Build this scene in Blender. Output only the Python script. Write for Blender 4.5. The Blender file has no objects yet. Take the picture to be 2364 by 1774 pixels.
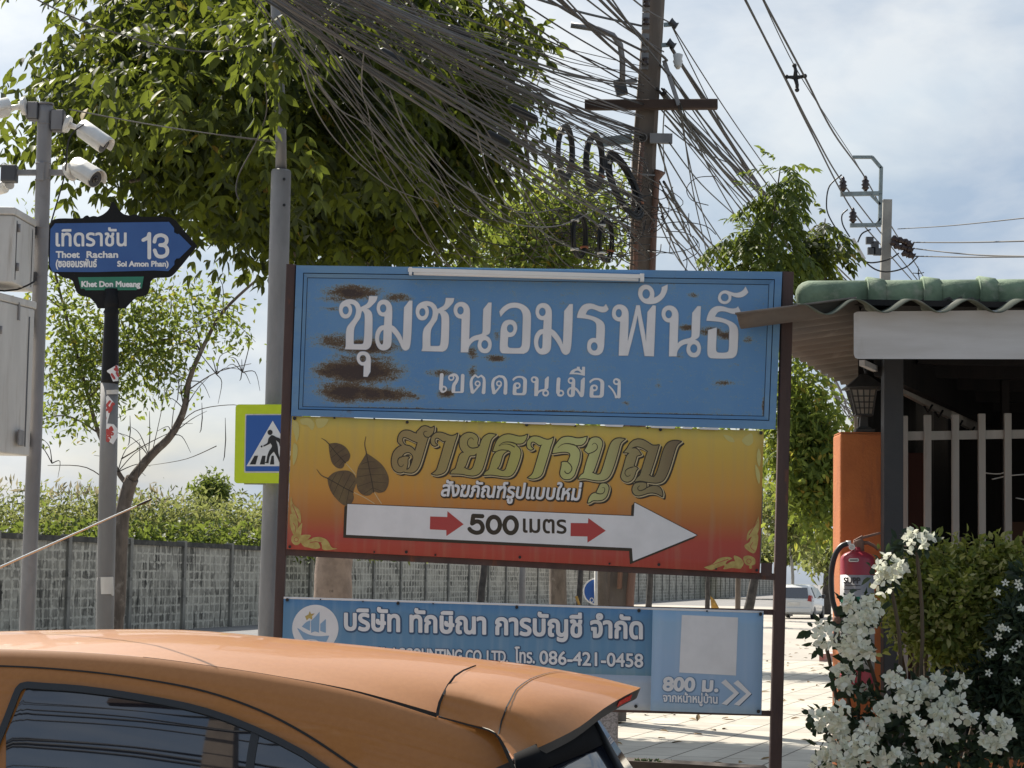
import bpy, math, random
import numpy as np
from mathutils import Vector, Matrix
R = math.radians
rnd = random.Random(7)
rs = np.random.RandomState(11)
SC = bpy.context.scene
COL = SC.collection

# ---------------------------------------------------------------- camera
F, W, H = 5000.0, 2364.0, 1774.0          # focal length and frame of the photograph, in its own pixels
CAM = Vector((0, 0, 1.72))
ROT = Matrix.Rotation(R(90 + 5.06), 3, 'X') @ Matrix.Rotation(R(0.95), 3, 'Z')
cd = bpy.data.cameras.new('camera')
cd.sensor_width = 36.0
cd.lens = F / W * 36.0
cd.clip_start = 0.1
cd.clip_end = 3000
cam = bpy.data.objects.new('camera', cd)
COL.objects.link(cam)
cam.matrix_world = Matrix.Translation(CAM) @ ROT.to_4x4()
SC.camera = cam

def ray(px, py):
    return ROT @ Vector(((px - W / 2) / F, -(py - H / 2) / F, -1.0))
def at(px, py, Y):
    """the point of the upright plane y = Y seen at photograph pixel (px, py)"""
    d = ray(px, py)
    return CAM + d * (Y / d.y)
def gnd(px, py, z=0.0):
    d = ray(px, py)
    return CAM + d * ((z - CAM.z) / d.z)
def lerp(a, b, t): return a + (b - a) * t

# ---------------------------------------------------------------- light
SUN_EL, SUN_AZ = 46.0, -34.0               # degrees; azimuth from +Y, negative to the left
to_sun = Vector((math.sin(R(SUN_AZ)) * math.cos(R(SUN_EL)), math.cos(R(SUN_AZ)) * math.cos(R(SUN_EL)), math.sin(R(SUN_EL))))
sl = bpy.data.lights.new('sun', 'SUN')
sl.energy = 5.0
sl.angle = R(0.53)
sl.color = (1.0, 0.93, 0.82)
so = bpy.data.objects.new('sun', sl)
COL.objects.link(so)
so.rotation_euler = to_sun.to_track_quat('Z', 'Y').to_euler()

world = bpy.data.worlds.new('World')
SC.world = world
world.use_nodes = True
wn = world.node_tree.nodes
wl = world.node_tree.links
bg = wn['Background']
sky = wn.new('ShaderNodeTexSky')
sky.sky_type = 'NISHITA'
sky.sun_disc = False
sky.sun_elevation = R(SUN_EL)
sky.sun_rotation = R(SUN_AZ)
sky.air_density = 1.3
sky.dust_density = 2.0
tc = wn.new('ShaderNodeTexCoord')
mp = wn.new('ShaderNodeMapping')
mp.inputs['Scale'].default_value = (2.6, 2.6, 5.0)
mp.inputs['Location'].default_value = (0.35, 0.1, 0.42)
wl.new(tc.outputs['Generated'], mp.inputs['Vector'])
n1 = wn.new('ShaderNodeTexNoise')
n1.inputs['Scale'].default_value = 1.9
n1.inputs['Detail'].default_value = 7
n1.inputs['Roughness'].default_value = 0.52
n1.inputs['Distortion'].default_value = 0.35
wl.new(mp.outputs['Vector'], n1.inputs['Vector'])
cov = wn.new('ShaderNodeValToRGB')         # how much cloud
cov.color_ramp.elements[0].position = 0.30
cov.color_ramp.elements[1].position = 0.56
cov.color_ramp.elements[0].color = (0.45, 0.45, 0.45, 1)
wl.new(n1.outputs['Fac'], cov.inputs['Fac'])
n2 = wn.new('ShaderNodeTexNoise')          # light tops and blue-grey undersides
n2.inputs['Scale'].default_value = 3.2
n2.inputs['Detail'].default_value = 8
n2.inputs['Roughness'].default_value = 0.55
n2.inputs['Distortion'].default_value = 0.2
wl.new(mp.outputs['Vector'], n2.inputs['Vector'])
cc = wn.new('ShaderNodeValToRGB')
cc.color_ramp.elements[0].position = 0.36
cc.color_ramp.elements[0].color = (3.3, 4.15, 5.3, 1)
cc.color_ramp.elements[1].position = 0.66
cc.color_ramp.elements[1].color = (6.2, 6.5, 6.75, 1)
wl.new(n2.outputs['Fac'], cc.inputs['Fac'])
mx = wn.new('ShaderNodeMixRGB')
sxy = wn.new('ShaderNodeSeparateXYZ')      # the cloud deck lies towards the sun; clearer, bluer sky behind
wl.new(tc.outputs['Generated'], sxy.inputs['Vector'])
byr = wn.new('ShaderNodeMapRange')
byr.inputs['From Min'].default_value = -0.5; byr.inputs['From Max'].default_value = 0.3
byr.inputs['To Min'].default_value = 0.35; byr.inputs['To Max'].default_value = 1.0
wl.new(sxy.outputs['Y'], byr.inputs['Value'])
cvm = wn.new('ShaderNodeMath'); cvm.operation = 'MULTIPLY'
wl.new(cov.outputs['Color'], cvm.inputs[0]); wl.new(byr.outputs['Result'], cvm.inputs[1])
wl.new(cvm.outputs['Value'], mx.inputs['Fac'])
wl.new(sky.outputs['Color'], mx.inputs['Color1'])
wl.new(cc.outputs['Color'], mx.inputs['Color2'])
# the glare of thin cloud round the hidden sun
dt = wn.new('ShaderNodeVectorMath')
dt.operation = 'DOT_PRODUCT'
nv = wn.new('ShaderNodeVectorMath')
nv.operation = 'NORMALIZE'
wl.new(tc.outputs['Generated'], nv.inputs[0])
wl.new(nv.outputs['Vector'], dt.inputs[0])
dt.inputs[1].default_value = to_sun
gl = wn.new('ShaderNodeMapRange')
gl.inputs['From Min'].default_value = 0.62
gl.inputs['From Max'].default_value = 1.0
gl.inputs['To Max'].default_value = 1.0
wl.new(dt.outputs['Value'], gl.inputs['Value'])
pw = wn.new('ShaderNodeMath')
pw.operation = 'POWER'
pw.inputs[1].default_value = 1.5
wl.new(gl.outputs['Result'], pw.inputs[0])
ad = wn.new('ShaderNodeMixRGB')
ad.blend_type = 'ADD'
ad.inputs['Color2'].default_value = (5.0, 4.9, 4.7, 1)
wl.new(pw.outputs['Value'], ad.inputs['Fac'])
wl.new(mx.outputs['Color'], ad.inputs['Color1'])
wl.new(ad.outputs['Color'], bg.inputs['Color'])
bg.inputs['Strength'].default_value = 0.075

SC.view_settings.view_transform = 'Standard'
SC.view_settings.look = 'None'
SC.view_settings.exposure = 0.78
SC.view_settings.gamma = 1.0
SC.cycles.max_bounces = 8
SC.cycles.transparent_max_bounces = 12
SC.cycles.use_adaptive_sampling = True

# ---------------------------------------------------------------- materials
def mat(name, col, rough=0.7, metal=0.0, col2=None, scale=4.0, amt=1.0, detail=6, stretch=(1, 1, 1), bump=0.0,
        bscale=None, spec=0.5, coat=0.0, lo=0.4, hi=0.62, col3=None, scale3=1.5, lo3=0.55, hi3=0.7, stretch3=(1, 1, 1)):
    """a principled surface whose colour is broken by noise: col -> col2, with patches of col3"""
    m = bpy.data.materials.new(name)
    m.use_nodes = True
    nt = m.node_tree
    p = nt.nodes['Principled BSDF']
    p.inputs['Base Color'].default_value = (*col, 1)
    p.inputs['Roughness'].default_value = rough
    p.inputs['Metallic'].default_value = metal
    p.inputs['Specular IOR Level'].default_value = spec
    p.inputs['Coat Weight'].default_value = coat
    p.inputs['Coat Roughness'].default_value = 0.04
    t = nt.nodes.new('ShaderNodeTexCoord')
    out = None
    def noisefac(sc_, st, lo_, hi_, det):
        mpn = nt.nodes.new('ShaderNodeMapping')
        mpn.inputs['Scale'].default_value = st
        nt.links.new(t.outputs['Object'], mpn.inputs['Vector'])
        n = nt.nodes.new('ShaderNodeTexNoise')
        n.inputs['Scale'].default_value = sc_
        n.inputs['Detail'].default_value = det
        n.inputs['Roughness'].default_value = 0.6
        nt.links.new(mpn.outputs['Vector'], n.inputs['Vector'])
        r = nt.nodes.new('ShaderNodeMapRange')
        r.inputs['From Min'].default_value = lo_
        r.inputs['From Max'].default_value = hi_
        nt.links.new(n.outputs['Fac'], r.inputs['Value'])
        return n, r
    if col2:
        n, r = noisefac(scale, stretch, lo, hi, detail)
        r.inputs['To Max'].default_value = amt
        mxn = nt.nodes.new('ShaderNodeMixRGB')
        mxn.inputs['Color1'].default_value = (*col, 1)
        mxn.inputs['Color2'].default_value = (*col2, 1)
        nt.links.new(r.outputs['Result'], mxn.inputs['Fac'])
        out = mxn.outputs['Color']
        if col3:
            n3, r3 = noisefac(scale3, stretch3, lo3, hi3, 7)
            m3 = nt.nodes.new('ShaderNodeMixRGB')
            nt.links.new(out, m3.inputs['Color1'])
            m3.inputs['Color2'].default_value = (*col3, 1)
            nt.links.new(r3.outputs['Result'], m3.inputs['Fac'])
            out = m3.outputs['Color']
        nt.links.new(out, p.inputs['Base Color'])
    if bump:
        n, r = noisefac(bscale or scale * 3, stretch, 0, 1, 8)
        b = nt.nodes.new('ShaderNodeBump')
        b.inputs['Strength'].default_value = bump
        b.inputs['Distance'].default_value = 0.02
        nt.links.new(n.outputs['Fac'], b.inputs['Height'])
        nt.links.new(b.outputs['Normal'], p.inputs['Normal'])
    return m

def leafmat(name, cols, trans=0.42, tcol=(0.30, 0.42, 0.05), rough=0.45):
    """leaf blades: a colour per leaf, light shining through"""
    m = bpy.data.materials.new(name)
    m.use_nodes = True
    nt = m.node_tree
    p = nt.nodes['Principled BSDF']
    p.inputs['Roughness'].default_value = max(rough, .55)
    p.inputs['Specular IOR Level'].default_value = 0.22
    g = nt.nodes.new('ShaderNodeNewGeometry')
    cr = nt.nodes.new('ShaderNodeValToRGB')
    e = cr.color_ramp.elements
    while len(e) < len(cols): e.new(0.5)
    for i, (pos, c) in enumerate(cols):
        e[i].position = pos
        e[i].color = (*c, 1)
    nt.links.new(g.outputs['Random Per Island'], cr.inputs['Fac'])
    nt.links.new(cr.outputs['Color'], p.inputs['Base Color'])
    tr = nt.nodes.new('ShaderNodeBsdfTranslucent')
    mul = nt.nodes.new('ShaderNodeMixRGB')
    mul.inputs['Fac'].default_value = 0.55
    mul.inputs['Color2'].default_value = (*tcol, 1)
    nt.links.new(cr.outputs['Color'], mul.inputs['Color1'])
    nt.links.new(mul.outputs['Color'], tr.inputs['Color'])
    ms = nt.nodes.new('ShaderNodeMixShader')
    ms.inputs['Fac'].default_value = trans
    nt.links.new(p.outputs['BSDF'], ms.inputs[1])
    nt.links.new(tr.outputs['BSDF'], ms.inputs[2])
    nt.links.new(ms.outputs['Shader'], nt.nodes['Material Output'].inputs['Surface'])
    return m

# ---------------------------------------------------------------- objects
ORG = {}
def tag(o, label=None, cat=None, group=None, kind=None):
    if label: o['label'] = label
    if cat: o['category'] = cat
    if group: o['group'] = group
    if kind: o['kind'] = kind
    return o
def thing(name, label, cat, loc, group=None):
    o = bpy.data.objects.new(name, None)
    COL.objects.link(o)
    o.location = loc
    o.empty_display_size = 0.2
    ORG[o.name] = Vector(loc)
    return tag(o, label, cat, group)

class MB:
    """collects shapes (world coordinates) and links them as ONE mesh object"""
    def __init__(s): s.v, s.f, s.m, s.sm = [], [], [], []
    def add(s, vs, fs, mi=0, smooth=False):
        o = len(s.v)
        s.v += [tuple(v) for v in vs]
        for f in fs:
            s.f.append(tuple(o + i for i in f)); s.m.append(mi); s.sm.append(smooth)
        return s
    def hexa(s, P, mi=0):          # 8 corners: bottom ring, top ring
        return s.add(P, [(3, 2, 1, 0), (4, 5, 6, 7), (0, 1, 5, 4), (1, 2, 6, 5), (2, 3, 7, 6), (3, 0, 4, 7)], mi)
    def box(s, a, b, mi=0):
        x0, y0, z0 = a; x1, y1, z1 = b
        return s.hexa([(x0, y0, z0), (x1, y0, z0), (x1, y1, z0), (x0, y1, z0), (x0, y0, z1), (x1, y0, z1), (x1, y1, z1), (x0, y1, z1)], mi)
    def bar(s, a, b, w, d, mi=0, up=(0, 1, 0), bev=0.0):
        """a straight bar of section w x d between a and b (d along 'up')"""
        a, b = Vector(a), Vector(b)
        t = (b - a).normalized()
        u = Vector(up); u = (u - t * u.dot(t)).normalized()
        r = t.cross(u)
        if bev:
            c = bev
            sec = [(-w/2+c, -d/2), (w/2-c, -d/2), (w/2, -d/2+c), (w/2, d/2-c), (w/2-c, d/2), (-w/2+c, d/2), (-w/2, d/2-c), (-w/2, -d/2+c)]
        else:
            sec = [(-w/2, -d/2), (w/2, -d/2), (w/2, d/2), (-w/2, d/2)]
        n = len(sec)
        vs = [p + r * x + u * y for p in (a, b) for x, y in sec]
        fs = [(i, (i+1) % n, n + (i+1) % n, n + i) for i in range(n)] + [tuple(range(n))[::-1], tuple(range(n, 2*n))]
        return s.add(vs, fs, mi)
    def tube(s, pts, rad, n=8, mi=0, cap=True, smooth=True):
        pts = [Vector(p) for p in pts]
        if not hasattr(rad, '__len__'): rad = [rad] * len(pts)
        vs, fs = [], []
        prev = None
        for i, p in enumerate(pts):
            t = (pts[min(i+1, len(pts)-1)] - pts[max(i-1, 0)])
            t = t.normalized() if t.length > 1e-9 else Vector((0, 0, 1))
            if prev is None:
                u = t.orthogonal().normalized()
            else:
                u = prev - t * prev.dot(t)
                u = u.normalized() if u.length > 1e-6 else t.orthogonal().normalized()
            prev = u
            w = t.cross(u)
            for k in range(n):
                a = 2 * math.pi * k / n
                vs.append(p + (u * math.cos(a) + w * math.sin(a)) * rad[i])
        for i in range(len(pts) - 1):
            for k in range(n):
                k2 = (k + 1) % n
                fs.append((i*n+k, i*n+k2, (i+1)*n+k2, (i+1)*n+k))
        s.add(vs, fs, mi, smooth)
        if cap:
            o = len(s.v) - len(vs)
            s.f.append(tuple(o + k for k in range(n))[::-1]); s.m.append(mi); s.sm.append(False)
            s.f.append(tuple(o + (len(pts)-1)*n + k for k in range(n))); s.m.append(mi); s.sm.append(False)
        return s
    def disc(s, c, nrm, r0, thick, n=24, mi=0):
        c, nrm = Vector(c), Vector(nrm).normalized()
        return s.tube([c, c + nrm * thick], r0, n, mi)
    def slab(s, front, back, mi=0, side=None):
        """closed prism between two rings of points in the same order"""
        n = len(front)
        s.add(list(front) + list(back), [tuple(range(n)), tuple(range(n, 2*n))[::-1]], mi)
        return s.add(list(front) + list(back), [((i+1) % n, i, n+i, n+(i+1) % n) for i in range(n)], mi if side is None else side)
    def grid(s, rows, mi=0, smooth=True, flip=False):
        nr, nc = len(rows), len(rows[0])
        fs = []
        for i in range(nr-1):
            for j in range(nc-1):
                q = (i*nc+j, i*nc+j+1, (i+1)*nc+j+1, (i+1)*nc+j)
                fs.append(q[::-1] if flip else q)
        return s.add([p for r in rows for p in r], fs, mi, smooth)
    def ellip(s, c, r, n=12, m=8, mi=0):
        rows = []
        for i in range(m+1):
            a = math.pi * i / m
            rows.append([(c[0]+r[0]*math.sin(a)*math.cos(2*math.pi*j/n), c[1]+r[1]*math.sin(a)*math.sin(2*math.pi*j/n), c[2]-r[2]*math.cos(a)) for j in range(n+1)])
        return s.grid(rows, mi)
    def build(s, name, mats, parent=None, origin=None, bevel=0.0, subsurf=0, solid=0.0):
        if not isinstance(mats, (list, tuple)): mats = [mats]
        v = np.array(s.v, dtype=np.float64)
        if parent is not None: org = np.array(ORG[parent.name])
        elif origin is not None: org = np.array(origin)
        else: org = np.array([(v[:,0].min()+v[:,0].max())/2, (v[:,1].min()+v[:,1].max())/2, v[:,2].min()])
        me = bpy.data.meshes.new(name)
        me.from_pydata((v - org).tolist(), [], s.f)
        for m in mats: me.materials.append(m)
        me.polygons.foreach_set('material_index', s.m)
        me.polygons.foreach_set('use_smooth', s.sm)
        me.update()
        o = bpy.data.objects.new(name, me)
        COL.objects.link(o)
        if parent is not None:
            o.parent = parent
        else:
            o.location = org
        ORG[o.name] = Vector(org)
        if bevel:
            b = o.modifiers.new('bevel', 'BEVEL'); b.width = bevel; b.segments = 2; b.limit_method = 'ANGLE'; b.angle_limit = R(40)
        if solid:
            b = o.modifiers.new('solid', 'SOLIDIFY'); b.thickness = solid; b.offset = 0
        if subsurf:
            b = o.modifiers.new('sub', 'SUBSURF'); b.levels = subsurf; b.render_levels = subsurf
        return o

def npmesh(name, V, Fc, mats, parent=None, origin=None, mi=None, smooth=False):
    """a mesh from numpy arrays: V (n,3), Fc = list of (k, m) index arrays"""
    org = np.array(ORG[parent.name]) if parent is not None else np.array(origin if origin is not None else
          [V[:,0].mean(), V[:,1].mean(), V[:,2].min()])
    me = bpy.data.meshes.new(name)
    me.vertices.add(len(V))
    me.vertices.foreach_set('co', (V - org).astype(np.float32).ravel())
    li = np.concatenate([f.ravel() for f in Fc])
    tot = np.concatenate([np.full(len(f), f.shape[1]) for f in Fc])
    st = np.concatenate([[0], np.cumsum(tot)[:-1]])
    me.loops.add(len(li))
    me.loops.foreach_set('vertex_index', li.astype(np.int32))
    me.polygons.add(len(tot))
    me.polygons.foreach_set('loop_start', st.astype(np.int32))
    me.polygons.foreach_set('loop_total', tot.astype(np.int32))
    if not isinstance(mats, (list, tuple)): mats = [mats]
    for m in mats: me.materials.append(m)
    if mi is not None: me.polygons.foreach_set('material_index', mi.astype(np.int32))
    if smooth: me.polygons.foreach_set('use_smooth', np.ones(len(tot), dtype=bool))
    me.update(calc_edges=True)
    me.validate()
    o = bpy.data.objects.new(name, me)
    COL.objects.link(o)
    if parent is not None: o.parent = parent
    else: o.location = org
    ORG[o.name] = Vector(org)
    return o

# ---------------------------------------------------------------- flat lettering and marks as meshes
# every mark is a distance field on a grid, cut at a level with marching squares, so that strokes
# can be thickened, outlined and overlapped without double faces
def crom(txt, s=1.0, ox=0.0, oy=0.0, closed=True, sub=5):
    """'x,y x,y! ...' -> smooth polyline; '!' marks a sharp corner"""
    P, K = [], []
    for w in txt.split():
        k = w.endswith('!')
        a, b = w.rstrip('!').split(',')
        P.append((ox + float(a) / s, oy + float(b) / s)); K.append(k)
    P = np.array(P)
    n = len(P)
    out = []
    for i in range(n if closed else n - 1):
        p1, p2 = P[i], P[(i+1) % n]
        p0 = P[i-1] if (closed or i > 0) else p1
        p3 = P[(i+2) % n] if (closed or i + 2 < n) else p2
        l = np.linalg.norm(p2 - p1) + 1e-9
        t1 = np.zeros(2) if False else (p2 - p0) * l / (np.linalg.norm(p2 - p1) + np.linalg.norm(p1 - p0) + 1e-9)
        t2 = (p3 - p1) * l / (np.linalg.norm(p3 - p2) + np.linalg.norm(p2 - p1) + 1e-9)
        if K[i]: t1 = (p2 - p1)
        if K[(i+1) % n]: t2 = (p2 - p1)
        for q in range(sub):
            t = q / sub
            h = (2*t**3 - 3*t**2 + 1, t**3 - 2*t**2 + t, -2*t**3 + 3*t**2, t**3 - t**2)
            out.append(h[0]*p1 + h[1]*t1 + h[2]*p2 + h[3]*t2)
    if not closed: out.append(P[-1])
    return np.array(out)
def ell(cx, cy, rx, ry, s=1.0, ox=0.0, oy=0.0, n=28):
    a = np.linspace(0, 2*np.pi, n, endpoint=False)
    return np.stack([ox + (cx + rx*np.cos(a)) / s, oy + (cy + ry*np.sin(a)) / s], 1)

def segdist(X, Y, A, B, w0=None, w1=None):
    d = np.full(X.shape, 1e9)
    for i in range(len(A)):
        a, b = A[i], B[i]
        e = b - a
        L = e @ e + 1e-12
        t = np.clip(((X - a[0]) * e[0] + (Y - a[1]) * e[1]) / L, 0, 1)
        q = np.hypot(X - a[0] - t*e[0], Y - a[1] - t*e[1])
        if w0 is not None: q = q - (w0[i] + (w1[i] - w0[i]) * t)
        np.minimum(d, q, out=d)
    return d
def wind(X, Y, loops):
    w = np.zeros(X.shape, dtype=np.int32)
    for Pn in loops:
        Q = np.roll(Pn, -1, axis=0)
        for a, b in zip(Pn, Q):
            if a[1] == b[1]: continue
            up = (a[1] <= Y) & (b[1] > Y)
            dn = (a[1] > Y) & (b[1] <= Y)
            cr = (b[0]-a[0])*(Y-a[1]) - (X-a[0])*(b[1]-a[1])
            w += (up & (cr > 0)); w -= (dn & (cr < 0))
    return w
RUN = [10**6]        # longest merged run of cells; 1 on curved surfaces
class Fld:
    """a set of glyphs: each a list of loops (filled) or strokes with widths"""
    def __init__(s): s.items = []
    def poly(s, loops, evenodd=True): s.items.append(('p', loops, evenodd)); return s
    def stroke(s, pts, w0, w1=None):
        pts = np.array(pts, dtype=float)
        n = len(pts)
        if callable(w0): ww = np.array([w0(i/(n-1)) for i in range(n)])
        else: ww = np.linspace(w0, w0 if w1 is None else w1, n)
        s.items.append(('s', pts, ww)); return s
    def text(s, body, x0, x1, y0, h=None, slope=0.0, shear=0.0, size=None, ref=None):
        """body set between pixel x0 and x1, baseline y0 (at x0), sloping; h = pixel height of the size-1 em"""
        for loops in glyphs(body, x0, x1, y0, h, slope, shear, ref): s.items.append(('p', loops, False))
        return s
    def mesh(s, mb, level, step, proj, mi=0, flip=False, dx=0.0, dy=0.0):
        groups = []
        for it in s.items:
            pts = np.concatenate(it[1]) if it[0] == 'p' else it[1]
            pad = abs(level) + 2*step + (0 if it[0] == 'p' else it[2].max())
            bb = [pts[:,0].min()-pad, pts[:,1].min()-pad, pts[:,0].max()+pad, pts[:,1].max()+pad]
            groups.append([bb, [it]])
        ch = True
        while ch:                       # join the pieces that meet
            ch = False
            for i in range(len(groups)):
                for j in range(i+1, len(groups)):
                    a, b = groups[i][0], groups[j][0]
                    if a[0] < b[2] and b[0] < a[2] and a[1] < b[3] and b[1] < a[3]:
                        groups[i] = [[min(a[0], b[0]), min(a[1], b[1]), max(a[2], b[2]), max(a[3], b[3])], groups[i][1] + groups[j][1]]
                        del groups[j]; ch = True; break
                if ch: break
        for bb, its in groups:
            xs = np.arange(math.floor(bb[0]/step), math.ceil(bb[2]/step)+1) * step + 0.013
            ys = np.arange(math.floor(bb[1]/step), math.ceil(bb[3]/step)+1) * step + 0.017
            X, Y = np.meshgrid(xs, ys)
            D = np.full(X.shape, 1e9)
            for it in its:
                pts = np.concatenate(it[1]) if it[0] == 'p' else it[1]
                pad = abs(level) + 2*step + (0 if it[0] == 'p' else it[2].max())
                i0, i1 = np.searchsorted(ys, pts[:,1].min()-pad), np.searchsorted(ys, pts[:,1].max()+pad)
                j0, j1 = np.searchsorted(xs, pts[:,0].min()-pad), np.searchsorted(xs, pts[:,0].max()+pad)
                x, y = X[i0:i1, j0:j1], Y[i0:i1, j0:j1]
                if it[0] == 'p':
                    w = wind(x, y, it[1])
                    ins = (w % 2 != 0) if it[2] else (w != 0)
                    d = np.full(x.shape, 1e9)
                    for Pn in it[1]: d = np.minimum(d, segdist(x, y, Pn, np.roll(Pn, -1, axis=0)))
                    d = np.where(ins, -d, d)
                else:
                    d = segdist(x, y, it[1][:-1], it[1][1:], it[2][:-1], it[2][1:])
                D[i0:i1, j0:j1] = np.minimum(D[i0:i1, j0:j1], d)
            march(mb, xs, ys, level - D, proj, mi, flip, dx, dy)
        return mb
def march(mb, xs, ys, G, proj, mi, flip, dx, dy):
    ins = G > 0
    c = ins[:-1, :-1].astype(int) + ins[:-1, 1:] + ins[1:, :-1] + ins[1:, 1:]
    def quad(x0, y0, x1, y1): poly([(x0, y0), (x1, y0), (x1, y1), (x0, y1)])
    def poly(p):
        v = [proj(a + dx, b + dy) for a, b in p]
        mb.add(v, [tuple(range(len(v)))[::-1] if not flip else tuple(range(len(v)))], mi)
    nr, nc = c.shape
    for i in range(nr):
        row = c[i]
        if not row.any(): continue
        j = 0
        while j < nc:
            k = row[j]
            if k == 4:
                e = j
                while e < nc and row[e] == 4 and e - j < RUN[0]: e += 1
                quad(xs[j], ys[i], xs[e], ys[i+1]); j = e; continue
            if k:
                q = [(j, i), (j+1, i), (j+1, i+1), (j, i+1)]
                out = []
                for a in range(4):
                    (ja, ia), (jb, ib) = q[a], q[(a+1) % 4]
                    ga, gb = G[ia, ja], G[ib, jb]
                    if ga > 0: out.append((xs[ja], ys[ia]))
                    if (ga > 0) != (gb > 0):
                        t = ga / (ga - gb)
                        out.append((xs[ja] + (xs[jb]-xs[ja])*t, ys[ia] + (ys[ib]-ys[ia])*t))
                if len(out) >= 3: poly(out)
            j += 1
_gc = {}
def glyphs(body, x0, x1, y0, h, slope, shear, ref):
    """outlines of a line of type, one list of loops per letter"""
    if body not in _gc:
        c = bpy.data.curves.new('type', 'FONT')
        c.body = body
        o = bpy.data.objects.new('type', c)
        COL.objects.link(o)
        dg = bpy.context.evaluated_depsgraph_get()
        cu = o.evaluated_get(dg).to_curve(dg)
        loops = []
        for spn in cu.splines:
            bp = spn.bezier_points
            pts = []
            if len(bp):
                n = len(bp)
                for i in range(n):
                    a, b = bp[i], bp[(i+1) % n]
                    p0, p1, p2, p3 = [np.array(q[:2]) for q in (a.co, a.handle_right, b.handle_left, b.co)]
                    for t in (0, .25, .5, .75):
                        pts.append(p0*(1-t)**3 + 3*p1*t*(1-t)**2 + 3*p2*t*t*(1-t) + p3*t**3)
            else:
                pts = [np.array(q.co[:2]) for q in spn.points]
            if len(pts) > 2: loops.append(np.array(pts))
        bpy.data.objects.remove(o)
        # gather the loops of one letter: those whose boxes meet
        gs = [[l] for l in loops]
        ch = True
        bbx = lambda g: (min(l[:,0].min() for l in g), min(l[:,1].min() for l in g), max(l[:,0].max() for l in g), max(l[:,1].max() for l in g))
        while ch:
            ch = False
            for i in range(len(gs)):
                for j in range(i+1, len(gs)):
                    a, b = bbx(gs[i]), bbx(gs[j])
                    if a[0] < b[2] and b[0] < a[2] and a[1] < b[3] and b[1] < a[3]:
                        gs[i] += gs[j]; del gs[j]; ch = True; break
                if ch: break
        _gc[body] = gs
    gs = _gc[body]
    mnx = min(l[:,0].min() for g in gs for l in g); mxx = max(l[:,0].max() for g in gs for l in g)
    kx = (x1 - x0) / (mxx - mnx + shear * 0.7)
    ky = h if h else kx
    out = []
    for g in gs:
        ng = []
        for l in g:
            x = x0 + (l[:,0] - mnx + l[:,1] * shear) * kx
            y = y0 - l[:,1] * ky + (x - x0) * slope
            ng.append(np.stack([x, y], 1))
        out.append(ng)
    return out
# ================================================================ ground, road, pavement, kerb
M_ground = mat('worn asphalt', (0.16, 0.155, 0.15), 0.9, col2=(0.23, 0.22, 0.21), scale=.6, detail=9, bump=.3, bscale=14)
g = MB().add([(-400, -60, 0), (400, -60, 0), (400, 900, 0), (-400, 900, 0)], [(0, 1, 2, 3)])
tag(g.build('ground', M_ground, origin=(0, 0, 0)), kind='structure')
ANG = R(17)
ax_ = Vector((math.sin(ANG), math.cos(ANG), 0)); bx_ = Vector((math.cos(ANG), -math.sin(ANG), 0))   # along and across the forecourt grid

M_pave = mat('cream pavers', (0.40, 0.365, 0.305), 0.85, col2=(0.50, 0.46, 0.385), scale=1.3, detail=8, bump=.12, bscale=30, col3=(0.34, 0.31, 0.27), scale3=1.0, lo3=.58, hi3=.8)
nt = M_pave.node_tree
p_ = nt.nodes['Principled BSDF']
src = p_.inputs['Base Color'].links[0].from_socket
br = nt.nodes.new('ShaderNodeTexBrick'); br.offset = 0.0
tcn = nt.nodes.new('ShaderNodeTexCoord')
br.inputs['Scale'].default_value = 1.0; br.inputs['Brick Width'].default_value = .98; br.inputs['Row Height'].default_value = .49
br.inputs['Mortar Size'].default_value = .012; br.inputs['Mortar Smooth'].default_value = .3
br.inputs['Color1'].default_value = (1, 1, 1, 1); br.inputs['Color2'].default_value = (.86, .86, .86, 1); br.inputs['Mortar'].default_value = (.22, .2, .18, 1)
nt.links.new(tcn.outputs['Object'], br.inputs['Vector'])
ml = nt.nodes.new('ShaderNodeMixRGB'); ml.blend_type = 'MULTIPLY'; ml.inputs['Fac'].default_value = 1
nt.links.new(src, ml.inputs['Color1']); nt.links.new(br.outputs['Color'], ml.inputs['Color2']); nt.links.new(ml.outputs['Color'], p_.inputs['Base Color'])
o = MB().add([(-12, -6, 0), (36, -6, 0), (36, 9, 0), (-12, 9, 0)], [(0, 1, 2, 3)]).build('forecourt_paving', M_pave, origin=(0, 0, 0))
c0 = gnd(1780, 1530)
o.location = (c0.x, c0.y, 0.004)
o.rotation_euler = (0, 0, math.atan2(-ax_.y, -ax_.x))       # local x runs back towards the camera along the grid, y across it
tag(o, kind='structure')
M_road = mat('sunlit concrete road', (0.33, 0.30, 0.26), 0.9, col2=(0.42, 0.38, 0.32), scale=.35, detail=9, bump=.15, bscale=16, stretch=(1, .25, 1), col3=(.28, .26, .24), scale3=.5, lo3=.56, hi3=.75)
r = MB()
r.add([(4, 47, .008), (70, 47, .008), (70, 140, .008), (4, 140, .008)], [(0, 1, 2, 3)])
tag(r.build('road', M_road, origin=(0, 48, .008)), kind='structure')
M_asph = mat('shaded grey asphalt lane', (.13, .13, .132), .9, col2=(.18, .178, .175), scale=.8, bump=.2, bscale=20)  # grey road stretch under the trees, their shade darkened into its colour
tag(MB().add([(-60, 56, .012), (4, 56, .012), (4, 140, .012), (-60, 140, .012)], [(0, 1, 2, 3)]).build('lane', M_asph, origin=(0, 56, .012)), kind='structure')
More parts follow.
